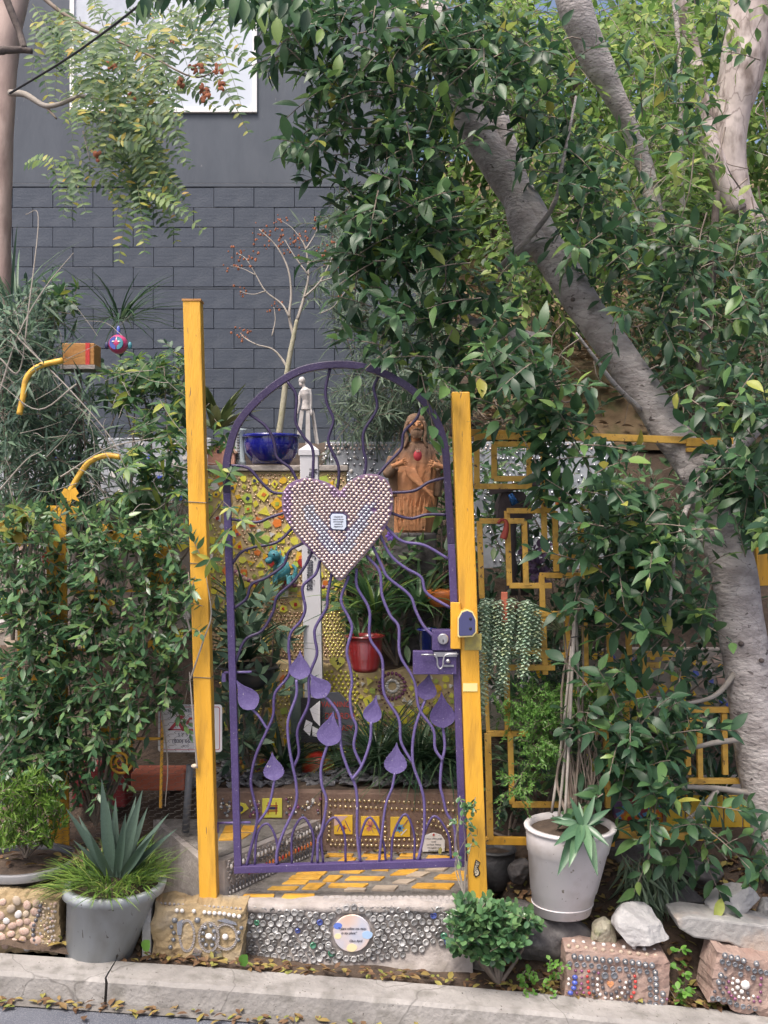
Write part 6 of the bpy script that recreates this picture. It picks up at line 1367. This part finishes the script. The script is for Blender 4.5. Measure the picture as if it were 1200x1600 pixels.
bgtree('dark_tree', 'dark leaved tree low on the slope behind the ficus trunk', [(1090,700,2.2),(1100,560,2.2),(1110,440,2.3),(1120,300,2.4)], [.05, .04, .02], M['barkd'], [([(980,330),(1230,330),(1230,700),(1100,760),(1060,640),(980,520)], 1.6, 3.4, 420), ([(740,300),(900,340),(960,480),(800,470)], 2, 4, 80)], L['backd'], .085)
shrub('slope_shrub', 'twiggy shrub on the brown slope between the ficus trunk and the gate', 'shrub', [([(700,480),(800,430),(880,560),(900,660),(760,680),(700,640)], 1.9, 3.2, 110)], 'small', L['backd'], .07, P(800, 700, 2.4), per=6, ln=.25, stems=9)
# slender background branches
bb = empty('dead_brush', P(1120, 700, 1.5), 'tangle of bare grey twigs hanging at the right edge', 'brush')
b = MB()
for i in range(90):
    x, y, Y = U(860, 1210), U(60, 720), U(.6, 2.2); a = P(x, y, Y); d_ = Vector((U(-.5, .5), U(-.2, .2), U(-1, .3))); L0 = U(.15, .6)
    b.tube(smooth([a, a + d_ * L0 * .5 + rv(.04), a + d_ * L0 + rv(.08)], 3), [U(.003, .006), .0015], 4, False)
b.build('twigs', M['twig'], bb, kind='stuff')
# left trunk and pinnate tree
LT = empty('feathery_tree', P(8, 560, 2.4), 'pinkish trunked feathery leaved tree at the left edge', 'tree')
trunk(LT, [(-2,700,2.4),(-2,500,2.4),(2,380,2.4),(4,250,2.4),(7,140,2.4),(12,60,2.4),(30,-40,2.4),(60,-240,2.4),(70,-480,2.4)], [.075, .075, .06, .065, .07, .085, .09, .08, .05], M['barkl'], seg=18)
for q, rr_, m_ in (([(16,145,2.3),(40,148,2.2),(70,165,2.1),(95,162,2.0),(130,150,1.9),(170,165,1.8),(200,190,1.7)], [.022, .014, .007], 'twigp'), ([(70,165,2.1),(88,185,2.05)], [.01, .006], 'twig'), ([(60,-10,2.2),(100,22,2.1),(150,50,2.0),(170,48,2.0),(190,30,2.0)], [.014, .010, .006], 'twig'), ([(150,50,2.0),(230,85,1.9),(300,120,1.8),(340,110,1.8)], [.008, .004], 'twig'), ([(130,205,1.9),(140,250,1.85)], [.006, .003], 'twigp')):
    trunk(LT, q, rr_, M[m_], 'branch', 8, 5, .1)
trunk(LT, [(-420,40,.2),(-200,66,.12),(-20,78,.1),(10,78,.1),(35,78,.12),(50,80,.12)], [.022, .018, .012], M['barkd'], 'branch', 10); trunk(LT, [(38,76,.12),(30,50,.15),(18,20,.15),(5,-15,.15)], [.014, .015, .016], M['barkd'], 'branch', 10)
fo = Fol(); rach = MB()
def frond(base, d0, ln, nl, size):
    d0 = Vector(d0).normalized(); sd_ = d0.cross(Vector((0, -1, .3))).normalized(); pts = []
    for i in range(nl + 1): t_ = i / nl; pts.append(base + d0 * ln * t_ + Vector((0, 0, -.35 * ln * t_ * t_)))
    rach.tube(pts[::2] + [pts[-1]], [.0022, .001], 4, False)
    nn = (Vector((0, -1, .5)) + rv(.35))
    for i in range(1, nl + 1):
        t_ = (pts[i] - pts[i - 1]).normalized(); s2 = t_.cross(nn).normalized()
        for q in (-1, 1): fo.leaf(pts[i], s2 * q + t_ * .35 + rv(.12), nn + rv(.2), size * (1 - .45 * abs(2 * i / nl - 1)) * U(.85, 1.1))
for poly, n in (([(30,0),(200,0),(250,80),(220,170),(130,160),(60,110)], 66), ([(60,110),(200,120),(240,180),(210,260),(190,300),(150,220),(100,170)], 48), ([(170,60),(330,0),(390,0),(330,120),(300,160),(230,180)], 24), ([(160,190),(215,200),(240,320),(200,340)], 30), ([(70,245),(130,250),(140,275),(75,270)], 8), ([(250,20),(330,0),(340,30),(290,60)], 8)):
    for (x, y) in pts_in(poly, n): frond(P(x, y - 12, U(1.5, 2.5)), Vector((U(-.3, 1), U(-.4, .1), U(-1.3, .1))), U(.22, .40), 9, .072)
fo.emit(LT, 'leaflet', L['fern'], 0); rach.build('leaf_stalks', M['stem'], LT, kind='stuff')
sd_ = MB()
for (x, y) in ((270,65),(300,110),(310,105),(282,130),(322,150),(341,108),(344,132),(320,140),(152,245),(205,150),(175,103)):
    for k in range(8): sd_.ball(P(x + U(-6, 6), y + U(-7, 7), 1.75 + U(-.03, .03)), (U(.012, .02), .006, U(.008, .014)), 6, 4, Matrix.Rotation(U(0, 3), 3, 'Y'))
sd_.build('seed_clusters', M['rust'], LT, kind='stuff')
pc = [P(15, 146, .6), P(110, 88, .45), P(200, 22, .3), P(260, -30, .2)]; MB().tube(smooth(pc, 6), .0055, 6).build('overhead_cable', M['black'], loc=pc[0], label='thin black cable crossing the upper left corner', cat='cable')
# small bare tree in the blue bowl
BT = empty('bare_tree', P(438, 676, 1.34), 'little bare pale tree growing from the blue bowl with dry red tips', 'tree')
trunk(BT, [(436,678,1.34),(440,650,1.34),(446,600,1.34),(452,560,1.34),(458,530,1.34),(464,500,1.34)], [.019, .017, .015, .013, .010], mat('lichen_bark', (.30, .29, .19), .85, (.42, .39, .31), 14, .4), seg=12, wob=.1)
tips = []
def br(q, r0): trunk(BT, [(x, y, 1.34 + (k * .03 if len(q) > 2 else 0)) for k, (x, y) in enumerate(q)], [r0, r0 * .6, r0 * .35], M['twigp'], 'branch', 7, 5, .1); tips.append(q[-1])
for q, r0 in (([(464,502),(475,465),(482,430),(478,390),(468,370)], .010), ([(475,465),(500,440),(520,400),(525,380)], .007), ([(460,530),(452,495),(455,460),(450,420),(432,385),(405,358)], .009), ([(449,575),(440,560),(425,545),(400,538),(378,525)], .008), ([(400,538),(385,530),(375,520)], .004), ([(452,495),(440,475),(415,455),(400,430),(385,405),(370,395)], .006), ([(415,455),(395,460),(375,455)], .004), ([(478,390),(490,370),(500,350)], .005), ([(482,430),(460,400),(445,375)], .005), ([(500,440),(530,430),(545,420)], .004), ([(425,525),(430,500),(428,480)], .004), ([(400,430),(380,420),(360,415)], .003), ([(468,370),(455,355),(440,345)], .003), ([(500,490),(520,480),(540,455)], .004)): br(q, r0)
fl_ = MB()
for (x, y) in tips + [(430,365),(395,400),(500,390),(470,380),(410,380),(380,410),(520,410),(455,395)]:
    for k in range(9): fl_.ball(P(x + U(-14, 14), y + U(-10, 10), 1.45 + U(-.05, .05)), U(.004, .009), 5, 3)
fl_.build('dry_blossom', M['rust'], BT, kind='stuff')
# ================================================================ shrubs and plants
shrub('needle_shrub', 'tall soft needle leaved shrub behind the gate arch right of the doll', 'shrub', [([(500,330),(580,300),(700,440),(710,690),(540,690),(500,640),(560,560),(500,480)], 1.9, 3.3, 330), ([(560,560),(690,580),(690,680),(540,670)], 1.7, 2.4, 90)], 'needle', L['podo'], .115, P(620, 760, 2.5), per=16, ln=.2, stems=12, spread=1.0)
shrub('climbing_vine', 'dense glossy vine covering the flame fence left of the yellow post', 'vine', [([(0,800),(120,790),(290,830),(298,960),(285,1100),(240,1130),(150,1180),(60,1200),(0,1200)], -.16, .14, 640), ([(0,1100),(150,1130),(200,1220),(90,1240),(0,1220)], -.1, .15, 70), ([(285,850),(322,860),(322,960),(300,1000)], -.30, -.27, 7)], 'ovate2', L['vine'], .056, P(150, 1290, .05), single=300, per=9, ln=.13, stems=22, stem_r=.006, drift=(0, -.9, .1))
shrub('weeping_shrub', 'blue green wispy shrub at left below the bent pipes', 'shrub', [([(0,470),(60,480),(110,600),(150,640),(160,760),(290,780),(280,840),(0,810)], .25, 1.2, 330)], 'needle', L['blueg'], .13, P(80, 1000, .6), per=11, ln=.2, stems=16)
shrub('leafy_shrub', 'small leaved shrub at the far left edge below the feathery tree', 'shrub', [([(0,480),(60,500),(70,560),(130,700),(100,790),(0,790)], .3, .9, 150), ([(50,440),(120,480),(90,520),(60,530)], .7, 1.1, 30), ([(150,570),(300,560),(290,640),(200,660)], .9, 1.3, 40)], 'small', L['blueg'], .05, P(40, 1000, .6), per=9, ln=.14, stems=10)
shrub('palmate_vine', 'passion vine with palmate leaves draped left of the tall yellow post', 'vine', [([(160,570),(280,560),(290,620),(240,640),(180,600)], .6, 1.0, 34), ([(190,680),(290,650),(295,800),(200,810)], .15, .5, 40), ([(330,650),(370,660),(368,700),(340,700)], .9, 1.1, 2), ([(340,745),(385,760),(380,850),(345,860)], -.3, -.25, 3), ([(85,440),(130,450),(120,500),(80,490)], .8, 1.0, 6)], 'palm5', L['palm'], .085, P(230, 1000, .6), single=180, per=4, ln=.16, stems=8)
shrub('yellowing_plant', 'fig-like plant with yellowing lobed leaves at the left edge', 'plant', [([(0,765),(50,765),(110,830),(0,830)], -.12, .0, 3)], 'lobed', L['yellowl'], .085, P(20, 1000, .05), per=3, ln=.1, stems=3, single=30)
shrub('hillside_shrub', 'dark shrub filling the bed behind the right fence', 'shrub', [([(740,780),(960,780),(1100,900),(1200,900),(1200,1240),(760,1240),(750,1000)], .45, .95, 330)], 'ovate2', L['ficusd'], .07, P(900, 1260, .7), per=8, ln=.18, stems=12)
shrub('hillside_shrub', 'shrub of mid green leaves in front of the silver wall', 'shrub', [([(700,700),(900,730),(1100,760),(1200,760),(1200,900),(760,880)], 1.2, 1.8, 230)], 'ovate2', L['vine'], .075, P(900, 940, 1.5), per=8, ln=.18, stems=12)
shrub('blade_shrub', 'bright long leaved shrub right of the robed statue', 'shrub', [([(690,720),(715,700),(715,860),(690,900),(680,850)], 1.15, 1.5, 26)], 'ovate2', L['palm'], .12, P(680, 1000, .95), per=6, ln=.12, stems=6, single=60)
shrub('grey_shrub', 'broad leaved grey green plants behind the gate at left', 'shrub', [([(345,930),(430,940),(440,1170),(345,1190)], .35, .8, 64)], 'ovate2', L['blueg'], .10, P(390, 1200, .6), per=6, ln=.12, stems=5, single=60)
shrub('mixed_bed', 'mixed leafy plants in the terrace bed below the statue', 'plants', [([(540,850),(710,850),(712,980),(640,1010),(530,960)], .95, 1.3, 90)], 'ovate2', L['vine'], .085, P(620, 1040, 1.1), per=7, ln=.15, stems=6)
shrub('purple_shrub', 'purple leaved plant behind the nested yellow frames', 'plant', [([(818,850),(858,850),(855,905),(820,905)], .3, .5, 16)], 'round', L['purplel'], .035, P(838, 930, .4), per=9, ln=.08, stems=4)
shrub('leafy_plant', 'pinnate leaved plant behind the bottom fence rail', 'plant', [([(770,1165),(900,1160),(910,1240),(780,1235)], .1, .35, 34)], 'small', L['vine'], .05, P(840, 1290, .2), per=9, ln=.12, stems=6)
shrub('creeper', 'little creeper climbing the foot of the right yellow post', 'creeper', [([(700,1240),(745,1235),(745,1330),(715,1330)], -.33, -.28, 12)], 'jade', L['jade'], .024, P(725, 1400, -.29), per=6, ln=.05, stems=5, twm=M['twigp'], stem_r=.003, single=60)
shrub('creeper', 'small creeper under the fence behind the white tub', 'creeper', [([(770,1250),(820,1250),(820,1300),(775,1300)], .1, .2, 12)], 'jade', L['ficusd'], .022, P(795, 1310, .15), per=6, ln=.05, stems=3)
shrub('jade_shrub', 'jade plant with thick rounded leaves beside the step', 'shrub', [([(712,1430),(745,1412),(795,1412),(832,1430),(832,1460),(795,1495),(760,1505),(715,1492),(703,1460)], -.52, -.3, 190)], 'jade', L['jade'], .036, P(780, 1540, -.38), single=300, per=8, ln=.045, stems=9, stem_r=.009, spread=1.0, droop=.0, drift=(0, -.6, .8))
shrub('clover_patch', 'bright clover patch below the dark boulder', 'plant', [([(800,1528),(830,1505),(880,1500),(882,1550),(840,1562),(800,1550)], -.46, -.38, 34)], 'round', L['clover'], .020, P(840, 1560, -.42), per=5, ln=.03, stems=3, stem_r=.002, single=120)
shrub('clover_patch', 'sparse clover sprigs between the two pink blocks', 'plant', [([(1030,1470),(1060,1470),(1065,1500),(1085,1550),(1062,1560),(1050,1500)], -.44, -.38, 12)], 'round', L['clover'], .026, P(1055, 1560, -.42), per=5, ln=.03, stems=2, stem_r=.002, single=60)
shrub('finger_succulent', 'bushy finger leaved succulent in the black pot', 'succulent', [([(0,1230),(40,1212),(90,1225),(98,1280),(85,1330),(30,1325),(0,1330)], -.28, -.05, 290)], 'finger', L['succ'], .030, P(40, 1340, -.14), single=250, per=9, ln=.04, stems=5, stem_r=.006, spread=.7, droop=-.1, drift=(0, -.4, 1.0))
shrub('cactus_clump', 'hanging clump of jointed cactus stems right of the white tub', 'cactus', [([(960,1330),(1050,1330),(1065,1370),(1050,1410),(990,1405)], -.2, 0, 60)], 'needle', L['cactus'], .11, P(1010, 1350, -.1), per=6, ln=.05, stems=4, drift=(0, -.6, -1.2), droop=.5, single=150)
shrub('asparagus_fern', 'soft green asparagus fern spilling over the fence bars', 'fern', [([(775,1110),(850,1070),(960,1060),(960,1120),(880,1130),(800,1140)], -.12, .15, 230), ([(830,1100),(880,1100),(865,1170),(840,1220),(800,1245),(785,1238),(820,1200)], -.18, -.05, 110)], 'tiny', L['aspar'], .018, P(860, 1090, .1), per=22, ln=.09, stems=6, twr=.001)
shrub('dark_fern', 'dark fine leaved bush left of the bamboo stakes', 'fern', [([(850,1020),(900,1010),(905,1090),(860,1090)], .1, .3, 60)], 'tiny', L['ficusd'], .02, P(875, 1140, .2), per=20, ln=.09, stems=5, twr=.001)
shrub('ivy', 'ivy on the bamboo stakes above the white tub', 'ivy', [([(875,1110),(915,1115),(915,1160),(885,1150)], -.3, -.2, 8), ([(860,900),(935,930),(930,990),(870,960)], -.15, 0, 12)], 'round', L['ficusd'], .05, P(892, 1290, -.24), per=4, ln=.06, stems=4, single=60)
# strap-leaved clumps
def clump(name, label, c, n, ln, t, m, el=(.2, 1.4), cat='plant', single=0, spreadr=.04, group=None, az=None, up=1.0, sz=.3):
    c = Vector(c); r = empty(name, c, label, cat, group); f_ = Fol()
    for i in range(n):
        a = U(0, 2 * math.pi) if az is None else U(*az); e = U(*el); d = Vector((math.cos(a) * math.cos(e), math.sin(a) * math.cos(e), math.sin(e)))
        nn = Vector((0, 0, 1)) if e < 1.2 else Vector((-math.cos(a), -math.sin(a), .2))
        o = c + Vector((math.cos(a) * U(0, spreadr), math.sin(a) * U(0, spreadr), 0))
        f_.leaf(o, d, nn - d * .001 + Vector((-math.cos(a) * .3, -math.sin(a) * .3, 0)), ln * U(1 - sz, 1 + sz))
    f_.emit(r, t, m, single); return r
clump('strap_clump', 'dark strap leaved clump in the hanging bowl behind the gate', P(385, 1030, .6), 46, .34, 'strap', L['strap'], (.3, 1.45), single=46)
clump('strap_clump', 'strap leaved clump growing in front of the upper mosaic wall', P(385, 960, .95), 36, .30, 'strap', L['strap'], (.3, 1.4), single=36)
clump('strap_clump', 'strap leaved clump in the slate bed left of the pole foot', P(440, 1200, .66), 60, .30, 'strap', L['strap'], (.4, 1.45), single=60)
clump('strap_clump', 'strap leaved clump just under the red pot', P(530, 1205, .82), 50, .22, 'strap', L['vine'], (.3, 1.3), single=50)
clump('bromeliad', 'broad leaved bromeliad behind the tall yellow post', P(338, 672, 1.5), 22, .25, 'broad', L['brom'], (.35, 1.4), single=22)
clump('bromeliad', 'spidery bromeliad left of the tall yellow post on the wall', P(236, 690, 1.5), 40, .26, 'strap', L['brom'], (.2, 1.3), single=40)
clump('palm_clump', 'bright arching clump under the heart behind the gate', P(585, 955, .85), 56, .32, 'strap', L['palm'], (.3, 1.4), single=56)
clump('palm_clump', 'arching clump right of the heart tip behind the gate', P(655, 950, .95), 50, .30, 'strap', L['vine'], (.3, 1.4), single=50)
for x, n, lab in ((590, 200, 'left'), (655, 260, 'middle'), (700, 150, 'right')):
    clump('liriope_clump', {'left': 'dark grassy clump between the slate board and the serrated purple drop', 'middle': 'largest dark grassy clump right behind the serrated purple drop', 'right': 'dark grassy clump behind the right side of the gate'}[lab], P(x, 1195, .62), n, .30, 'blade2', L['strap'], (.6, 1.5), 'grass clump', 0, .05, 'grassy clumps on the riser')
clump('spider_plant', 'white striped spider plant behind the fence frames', P(880, 985, .35), 70, .17, 'blade', L['varieg'], (.2, 1.4), single=70)
clump('spider_plant', 'second striped spider plant nearer the ficus trunk', P(945, 960, .55), 80, .20, 'blade', L['varieg'], (.2, 1.4), single=80)
clump('papyrus', 'dark wiry papyrus tuft above the face ornament', P(188, 500, 1.2), 60, .30, 'blade', L['ficusd'], (.0, 1.5), sz=.5, spreadr=.06)
clump('papyrus', 'grey wiry tuft at the left edge below the feathery trunk', P(25, 470, 1.1), 40, .34, 'blade', L['blueg'], (.0, 1.5), sz=.5, spreadr=.1)
clump('yellow_flag', 'yellow green lily leaves below the red pot', P(560, 1000, .72), 14, .2, 'strap', L['palm'], (.2, 1.2), single=14)
clump('spiky_plant', 'small spiky plant by the orange tiled planter', P(1120, 1240, .3), 26, .16, 'agave', L['strap'], (.3, 1.4), single=26)
# agave in the grey pot
AG = empty('agave', gt, 'blue grey agave with long pointed leaves in the grey pot', 'agave'); f_ = Fol()
for (tx, ty_, dy) in ((158,1205,-.02),(168,1240,.06),(180,1235,.05),(222,1222,-.03),(212,1232,.05),(104,1250,-.05),(122,1262,.06),(262,1258,-.05),(240,1290,-.12),(275,1282,-.04),(140,1290,-.12),(196,1260,-.08),(250,1270,.06),(230,1250,.02),(115,1300,-.02)):
    a = P(181 + (tx - 181) * .16, 1370, -.34); e = P(tx, ty_ + 12, -.34 + dy); f_.leaf(a, e - a, Vector((0, -1, .15)) if abs(tx - 181) < 60 else Vector((-(tx - 181) * .012, -.8, .6)), (e - a).length)
f_.emit(AG, 'agave', L['agave'], 40)
GR = empty('pot_grass', gt, 'bright green grass tufts spilling over the rim of the grey pot', 'grass tuft'); f_ = Fol()
for i in range(620):
    a = U(0, 6.28); o = Vector((gt.x + math.cos(a) * U(.03, grt * 1.0), gt.y + math.sin(a) * U(.05, grt), gt.z + U(0, .02)))
    d = Vector((math.cos(a) * .7, math.sin(a) * .7, U(.5, 1.3))) + rv(.45); f_.leaf(o, d, (0, 0, 1), U(.06, .15))
for i in range(60): f_.leaf((gt.x - grt * U(.7, 1.1), gt.y + U(-.1, .1), gt.z - .0), Vector((-1, U(-.5, .4), U(-.1, .8))), (0, 0, 1), U(.10, .18))
T['tuft'] = leaf_t(.055, [.6, 1, .8, .5, .03], .3, .5); f_.emit(GR, 'tuft', L['grass'], 260)
PU = empty('agave_pup', P(912, 1290, -.40), 'striped green agave pup leaning over the front of the white tub', 'agave'); f_ = Fol()
for (tx, ty_, dy, n_) in ((892,1245,0,0),(930,1242,.02,0),(905,1252,.04,0),(868,1318,-.06,1),(872,1366,-.05,1),(890,1352,-.08,1),(935,1366,-.06,1),(952,1320,-.03,1),(945,1282,.02,0),(955,1262,.03,0),(862,1282,.0,0),(925,1340,-.09,1),(900,1330,-.08,1),(870,1275,.03,0)):
    a = P(910 + (tx - 910) * .08, 1290, -.405); e = P(tx, ty_, -.405 + dy - (.05 if n_ else 0)); f_.leaf(a, e - a, Vector((0, -.8, .6)), (e - a).length)
T['pup'] = leaf_t(.24, [.6, .9, 1, .8, .45, .02], .5, .1)
f_.emit(PU, 'pup', L['agavegreen'], 40)
# stakes
SK = empty('bamboo_stakes', P(885, 1300, -.2), 'grey bamboo stakes tied into a tripod in the white tub', 'stakes')
for q in ([(872,1290,-.22),(888,1120,-.2),(897,1000,-.18),(900,930,-.16)], [(882,1290,-.3),(892,1100,-.22),(896,980,-.17),(899,920,-.15)], [(908,1285,-.1),(904,1100,-.12),(901,980,-.15),(899,900,-.16)], [(862,1270,-.2),(880,1140,-.18),(893,1010,-.17)]):
    p_ = smooth([P(*a) for a in q], 5); MB().tube(p_, .0058, 8).build('stake', M['twigp'], SK, smooth=True)
MB().tube([P(892, 996, -.2), P(904, 994, -.2), P(904, 1000, -.14), P(892, 1000, -.14)], .003, 5).build('tie', M['black'], SK)
DV = empty('dry_vine', P(905, 1290, -.2), 'dry brown vine stems rising from the white tub', 'vine'); b = MB()
for i in range(34):
    x = U(895, 925); y1_ = U(1080, 1230); b.tube(smooth([P(x + U(-12, 12), 1292, -.22), P(x + U(-10, 14), (1292 + y1_) / 2, -.2 + U(-.04, .04)), P(x + U(-20, 24), y1_, -.18 + U(-.04, .04))], 4), [.004, .0018], 5, False)
b.build('stems', M['twig'], DV, kind='stuff')
# burro's tail
BU = empty('burro_tail', P(795, 935, .0), 'hanging burro tail succulent with long pale green beaded strands', 'succulent')
b = MB(); b.lathe(P(790, 968, .0), [(.05, 0), (.075, .05), (.08, .07)], 24); b.build('basket', mat('clay_basket', (.12, .05, .035), .7), BU, smooth=True)
MB().box(P(783, 0, -.1).x, P(793, 0, -.1).x, -.105, -.09, P(0, 973, -.1).z, P(0, 925, -.1).z).build('clay_tag', M['terrapot'], BU, bevel=.003)
tails = [(757,935,1118),(762,940,1060),(768,935,1050),(774,940,1040),(780,938,1000),(786,945,1010),(792,938,1085),(798,935,1070),(804,940,1030),(810,945,1060),(816,940,1020),(822,938,1058),(828,942,1015),(834,945,1035),(800,950,1090),(788,950,1054),(765,945,1100),(838,950,1000),(750,945,990),(757,940,1020)]
for x, y0_, y1_ in tails:
    f_ = Fol(); Y = U(-.13, -.04); n = int((y1_ - y0_) / 1.15); x1_ = x + U(-10, 8) if y1_ < 1070 else x + (-12 if x > 780 else -8)
    for i in range(n):
        t_ = i / n; p = P(x + (x1_ - x) * t_ + 2 * math.sin(i * .05), y0_ + (y1_ - y0_) * t_, Y); a = i * 2.4; f_.leaf(p, Vector((math.cos(a), math.sin(a), -.35)), (0, 0, 1), U(.018, .025))
    tv, tf = T['finger']; o_ = Fol.emit
    T.setdefault('bead', leaf_t(.62, [.5, 1, .9, .3], .6, -.1)); f_.emit(BU, 'bead', L['burro'], 0)
    c_ = COL.objects[-1]; c_.name = 'strand'; 
    if 'kind' in c_: del c_['kind']
# litter: dry leaves along kerb and beds
def litter(name, label, fn, n, size, m=M['litter'], t='small'):
    f_ = Fol()
    for i in range(n):
        p = fn(); f_.leaf(p, Vector((U(-1, 1), U(-1, 1), U(-.1, .25))), Vector((U(-.4, .4), U(-.4, .4), 1)), size * U(.5, 1.2))
    p, x, d, nn, sz = f_.frames(); tv, tf = T[t]
    v = p[:, None, :] + sz[:, None, None] * (tv[None, :, 0:1] * x[:, None] + tv[None, :, 1:2] * d[:, None] + tv[None, :, 2:3] * nn[:, None])
    f = tf[None] + (np.arange(len(p)) * len(tv))[:, None, None]
    mesh(name, v.reshape(-1, 3), f.reshape(-1, 4), m, smooth=False, kind='stuff')
def g1(): x = U(-1.6, 1.4); y = -.61 - abs(random.gauss(0, .035)); return (x, y, kz(x) - .079 + U(0, .012))
def g2(): x = U(-.9, 1.3); y = -.43 + abs(random.gauss(0, .03)); return (x, y, kz(x) + .008 + U(0, .012))
def g3():
    x = random.choice([U(.42, 1.7), U(.42, 1.7), U(-1.7, -.7)]); y = U(-.42, .25); return (x, y, gz(x, y) + U(.004, .02))
def g4(): x = U(.4, 4.5); y = U(2.3, 6); return (x, y, gz(x, y) + .06 + sm(x, .2, 1.5) * .12 + nz(x, y, 1.2, .3) + U(0, .05))
def g5(): x = U(-.6, .38); y = U(-.25, .35); y = .345 - abs(random.gauss(0, .03)); return (x, y, FZ + .01)
def g6():
    x = U(-1.25, -.73); y = U(-.3, .12); return (x, y, gz(x, y) + U(.0, .07) * (1 - abs(x + .95) * 1.6))
litter('leaf_litter', '', g6, 900, .05, L['dry'])
litter('leaf_litter', '', g1, 210, .042); litter('leaf_litter', '', g2, 300, .040); litter('leaf_litter', '', g3, 1500, .05); litter('leaf_litter', '', g4, 3500, .09, L['dry']); litter('leaf_litter', '', g5, 40, .04)
for (x, y, lab) in ((672 / 3, 1485, 'single green leaf lying between the grey pot and the tan block'), (376, 1508, 'round yellow green leaf on the kerb below the tan block')):
    p = P(x, y, -.42); f_ = Fol(); r = empty('fallen_leaf', p, lab, 'leaf'); f_.leaf(p, (.3, -.4, .6), (0, -1, .6), .06); f_.emit(r, 'round', L['clover'], 1)
# bare vines and tendrils at left
TV = empty('bare_vine', P(150, 1300, .0), 'bare grey vine stems arching through the left shrubs', 'vine'); b = MB()
for q in ([(0,610,.2),(30,520,.2),(70,450,.25),(115,395,.3)], [(15,515,.2),(60,560,.15),(110,610,.1),(170,680,.1),(200,740,.1)], [(0,765,.0),(40,720,.0),(65,705,.0)], [(95,745,.1),(170,700,.1),(250,683,.1)], [(0,1180,-.1),(22,1150,-.12),(24,1125,-.12)], [(105,1130,-.1),(112,1180,-.1),(115,1200,-.1)], [(297,985,-.27),(290,950,-.29),(298,925,-.27)], [(298,1060,-.27),(318,1000,-.28),(330,960,-.27),(322,900,-.27)], [(308,1200,-.27),(300,1100,-.29),(296,1050,-.28)], [(252,1110,.0),(262,1190,.0),(258,1260,.0)], [(120,600,.1),(60,640,.1),(0,600,.1)], [(0,560,.2),(30,580,.2),(45,480,.2),(60,340,.3),(40,335,.3)]):
    b.tube(smooth([P(*a) for a in q], 6), [.0040, .003, .0016], 6, False)
for i in range(110):
    x, y, Y = U(0, 290), U(520, 1180), U(-.05, .3); a = P(x, y, Y); d_ = Vector((U(-1, 1), U(-.3, .3), U(-1, 1))).normalized(); L0 = U(.08, .22)
    b.tube(smooth([a, a + d_ * L0 * .5 + rv(.02), a + d_ * L0 + rv(.04)], 3), [.0018, .0008], 4, False)
b.build('stems', M['twigp'], TV, kind='stuff')
fv = P(614, 830, 1.0)
fo_ = MB()
for k in range(6): a = k * 1.047; fo_.ball(P(560 + 0, 0, 0) * 0 + P(610, 838, .9) + Vector((math.cos(a) * .014, 0, math.sin(a) * .014)), (.013, .004, .009), 8, 5, Matrix.Rotation(-a, 3, 'Y'))
fo_.build('violet_bloom', M['violet'], loc=P(610, 838, .9), label='small violet flower below the statue', cat='flower')
bl = MB(); bl.ball(P(873, 783, .6), .018, 10, 7)
for k in range(6): a = k * 1.047; bl.ball(P(873, 783, .6) + Vector((math.cos(a) * .014, -.008, math.sin(a) * .014)), (.012, .006, .008), 8, 5)
bl.build('red_bloom', M['torg'], loc=P(873, 783, .6), label='single orange red bloom behind the yellow frames', cat='flower')
pc = MB(); c = P(695, 925, .9); pc.lathe(c + Vector((0, 0, -.07)), [(.07, 0), (.10, .05), (.105, .075), (.10, .08)], 24); pc.build('clay_pot', M['torg'], loc=c, label='orange clay pot edge behind the right gate frame', cat='plant pot', smooth=True)
print('objects', len(sc.objects), 'tris', sum(len(m.polygons) for m in bpy.data.meshes) * 2)
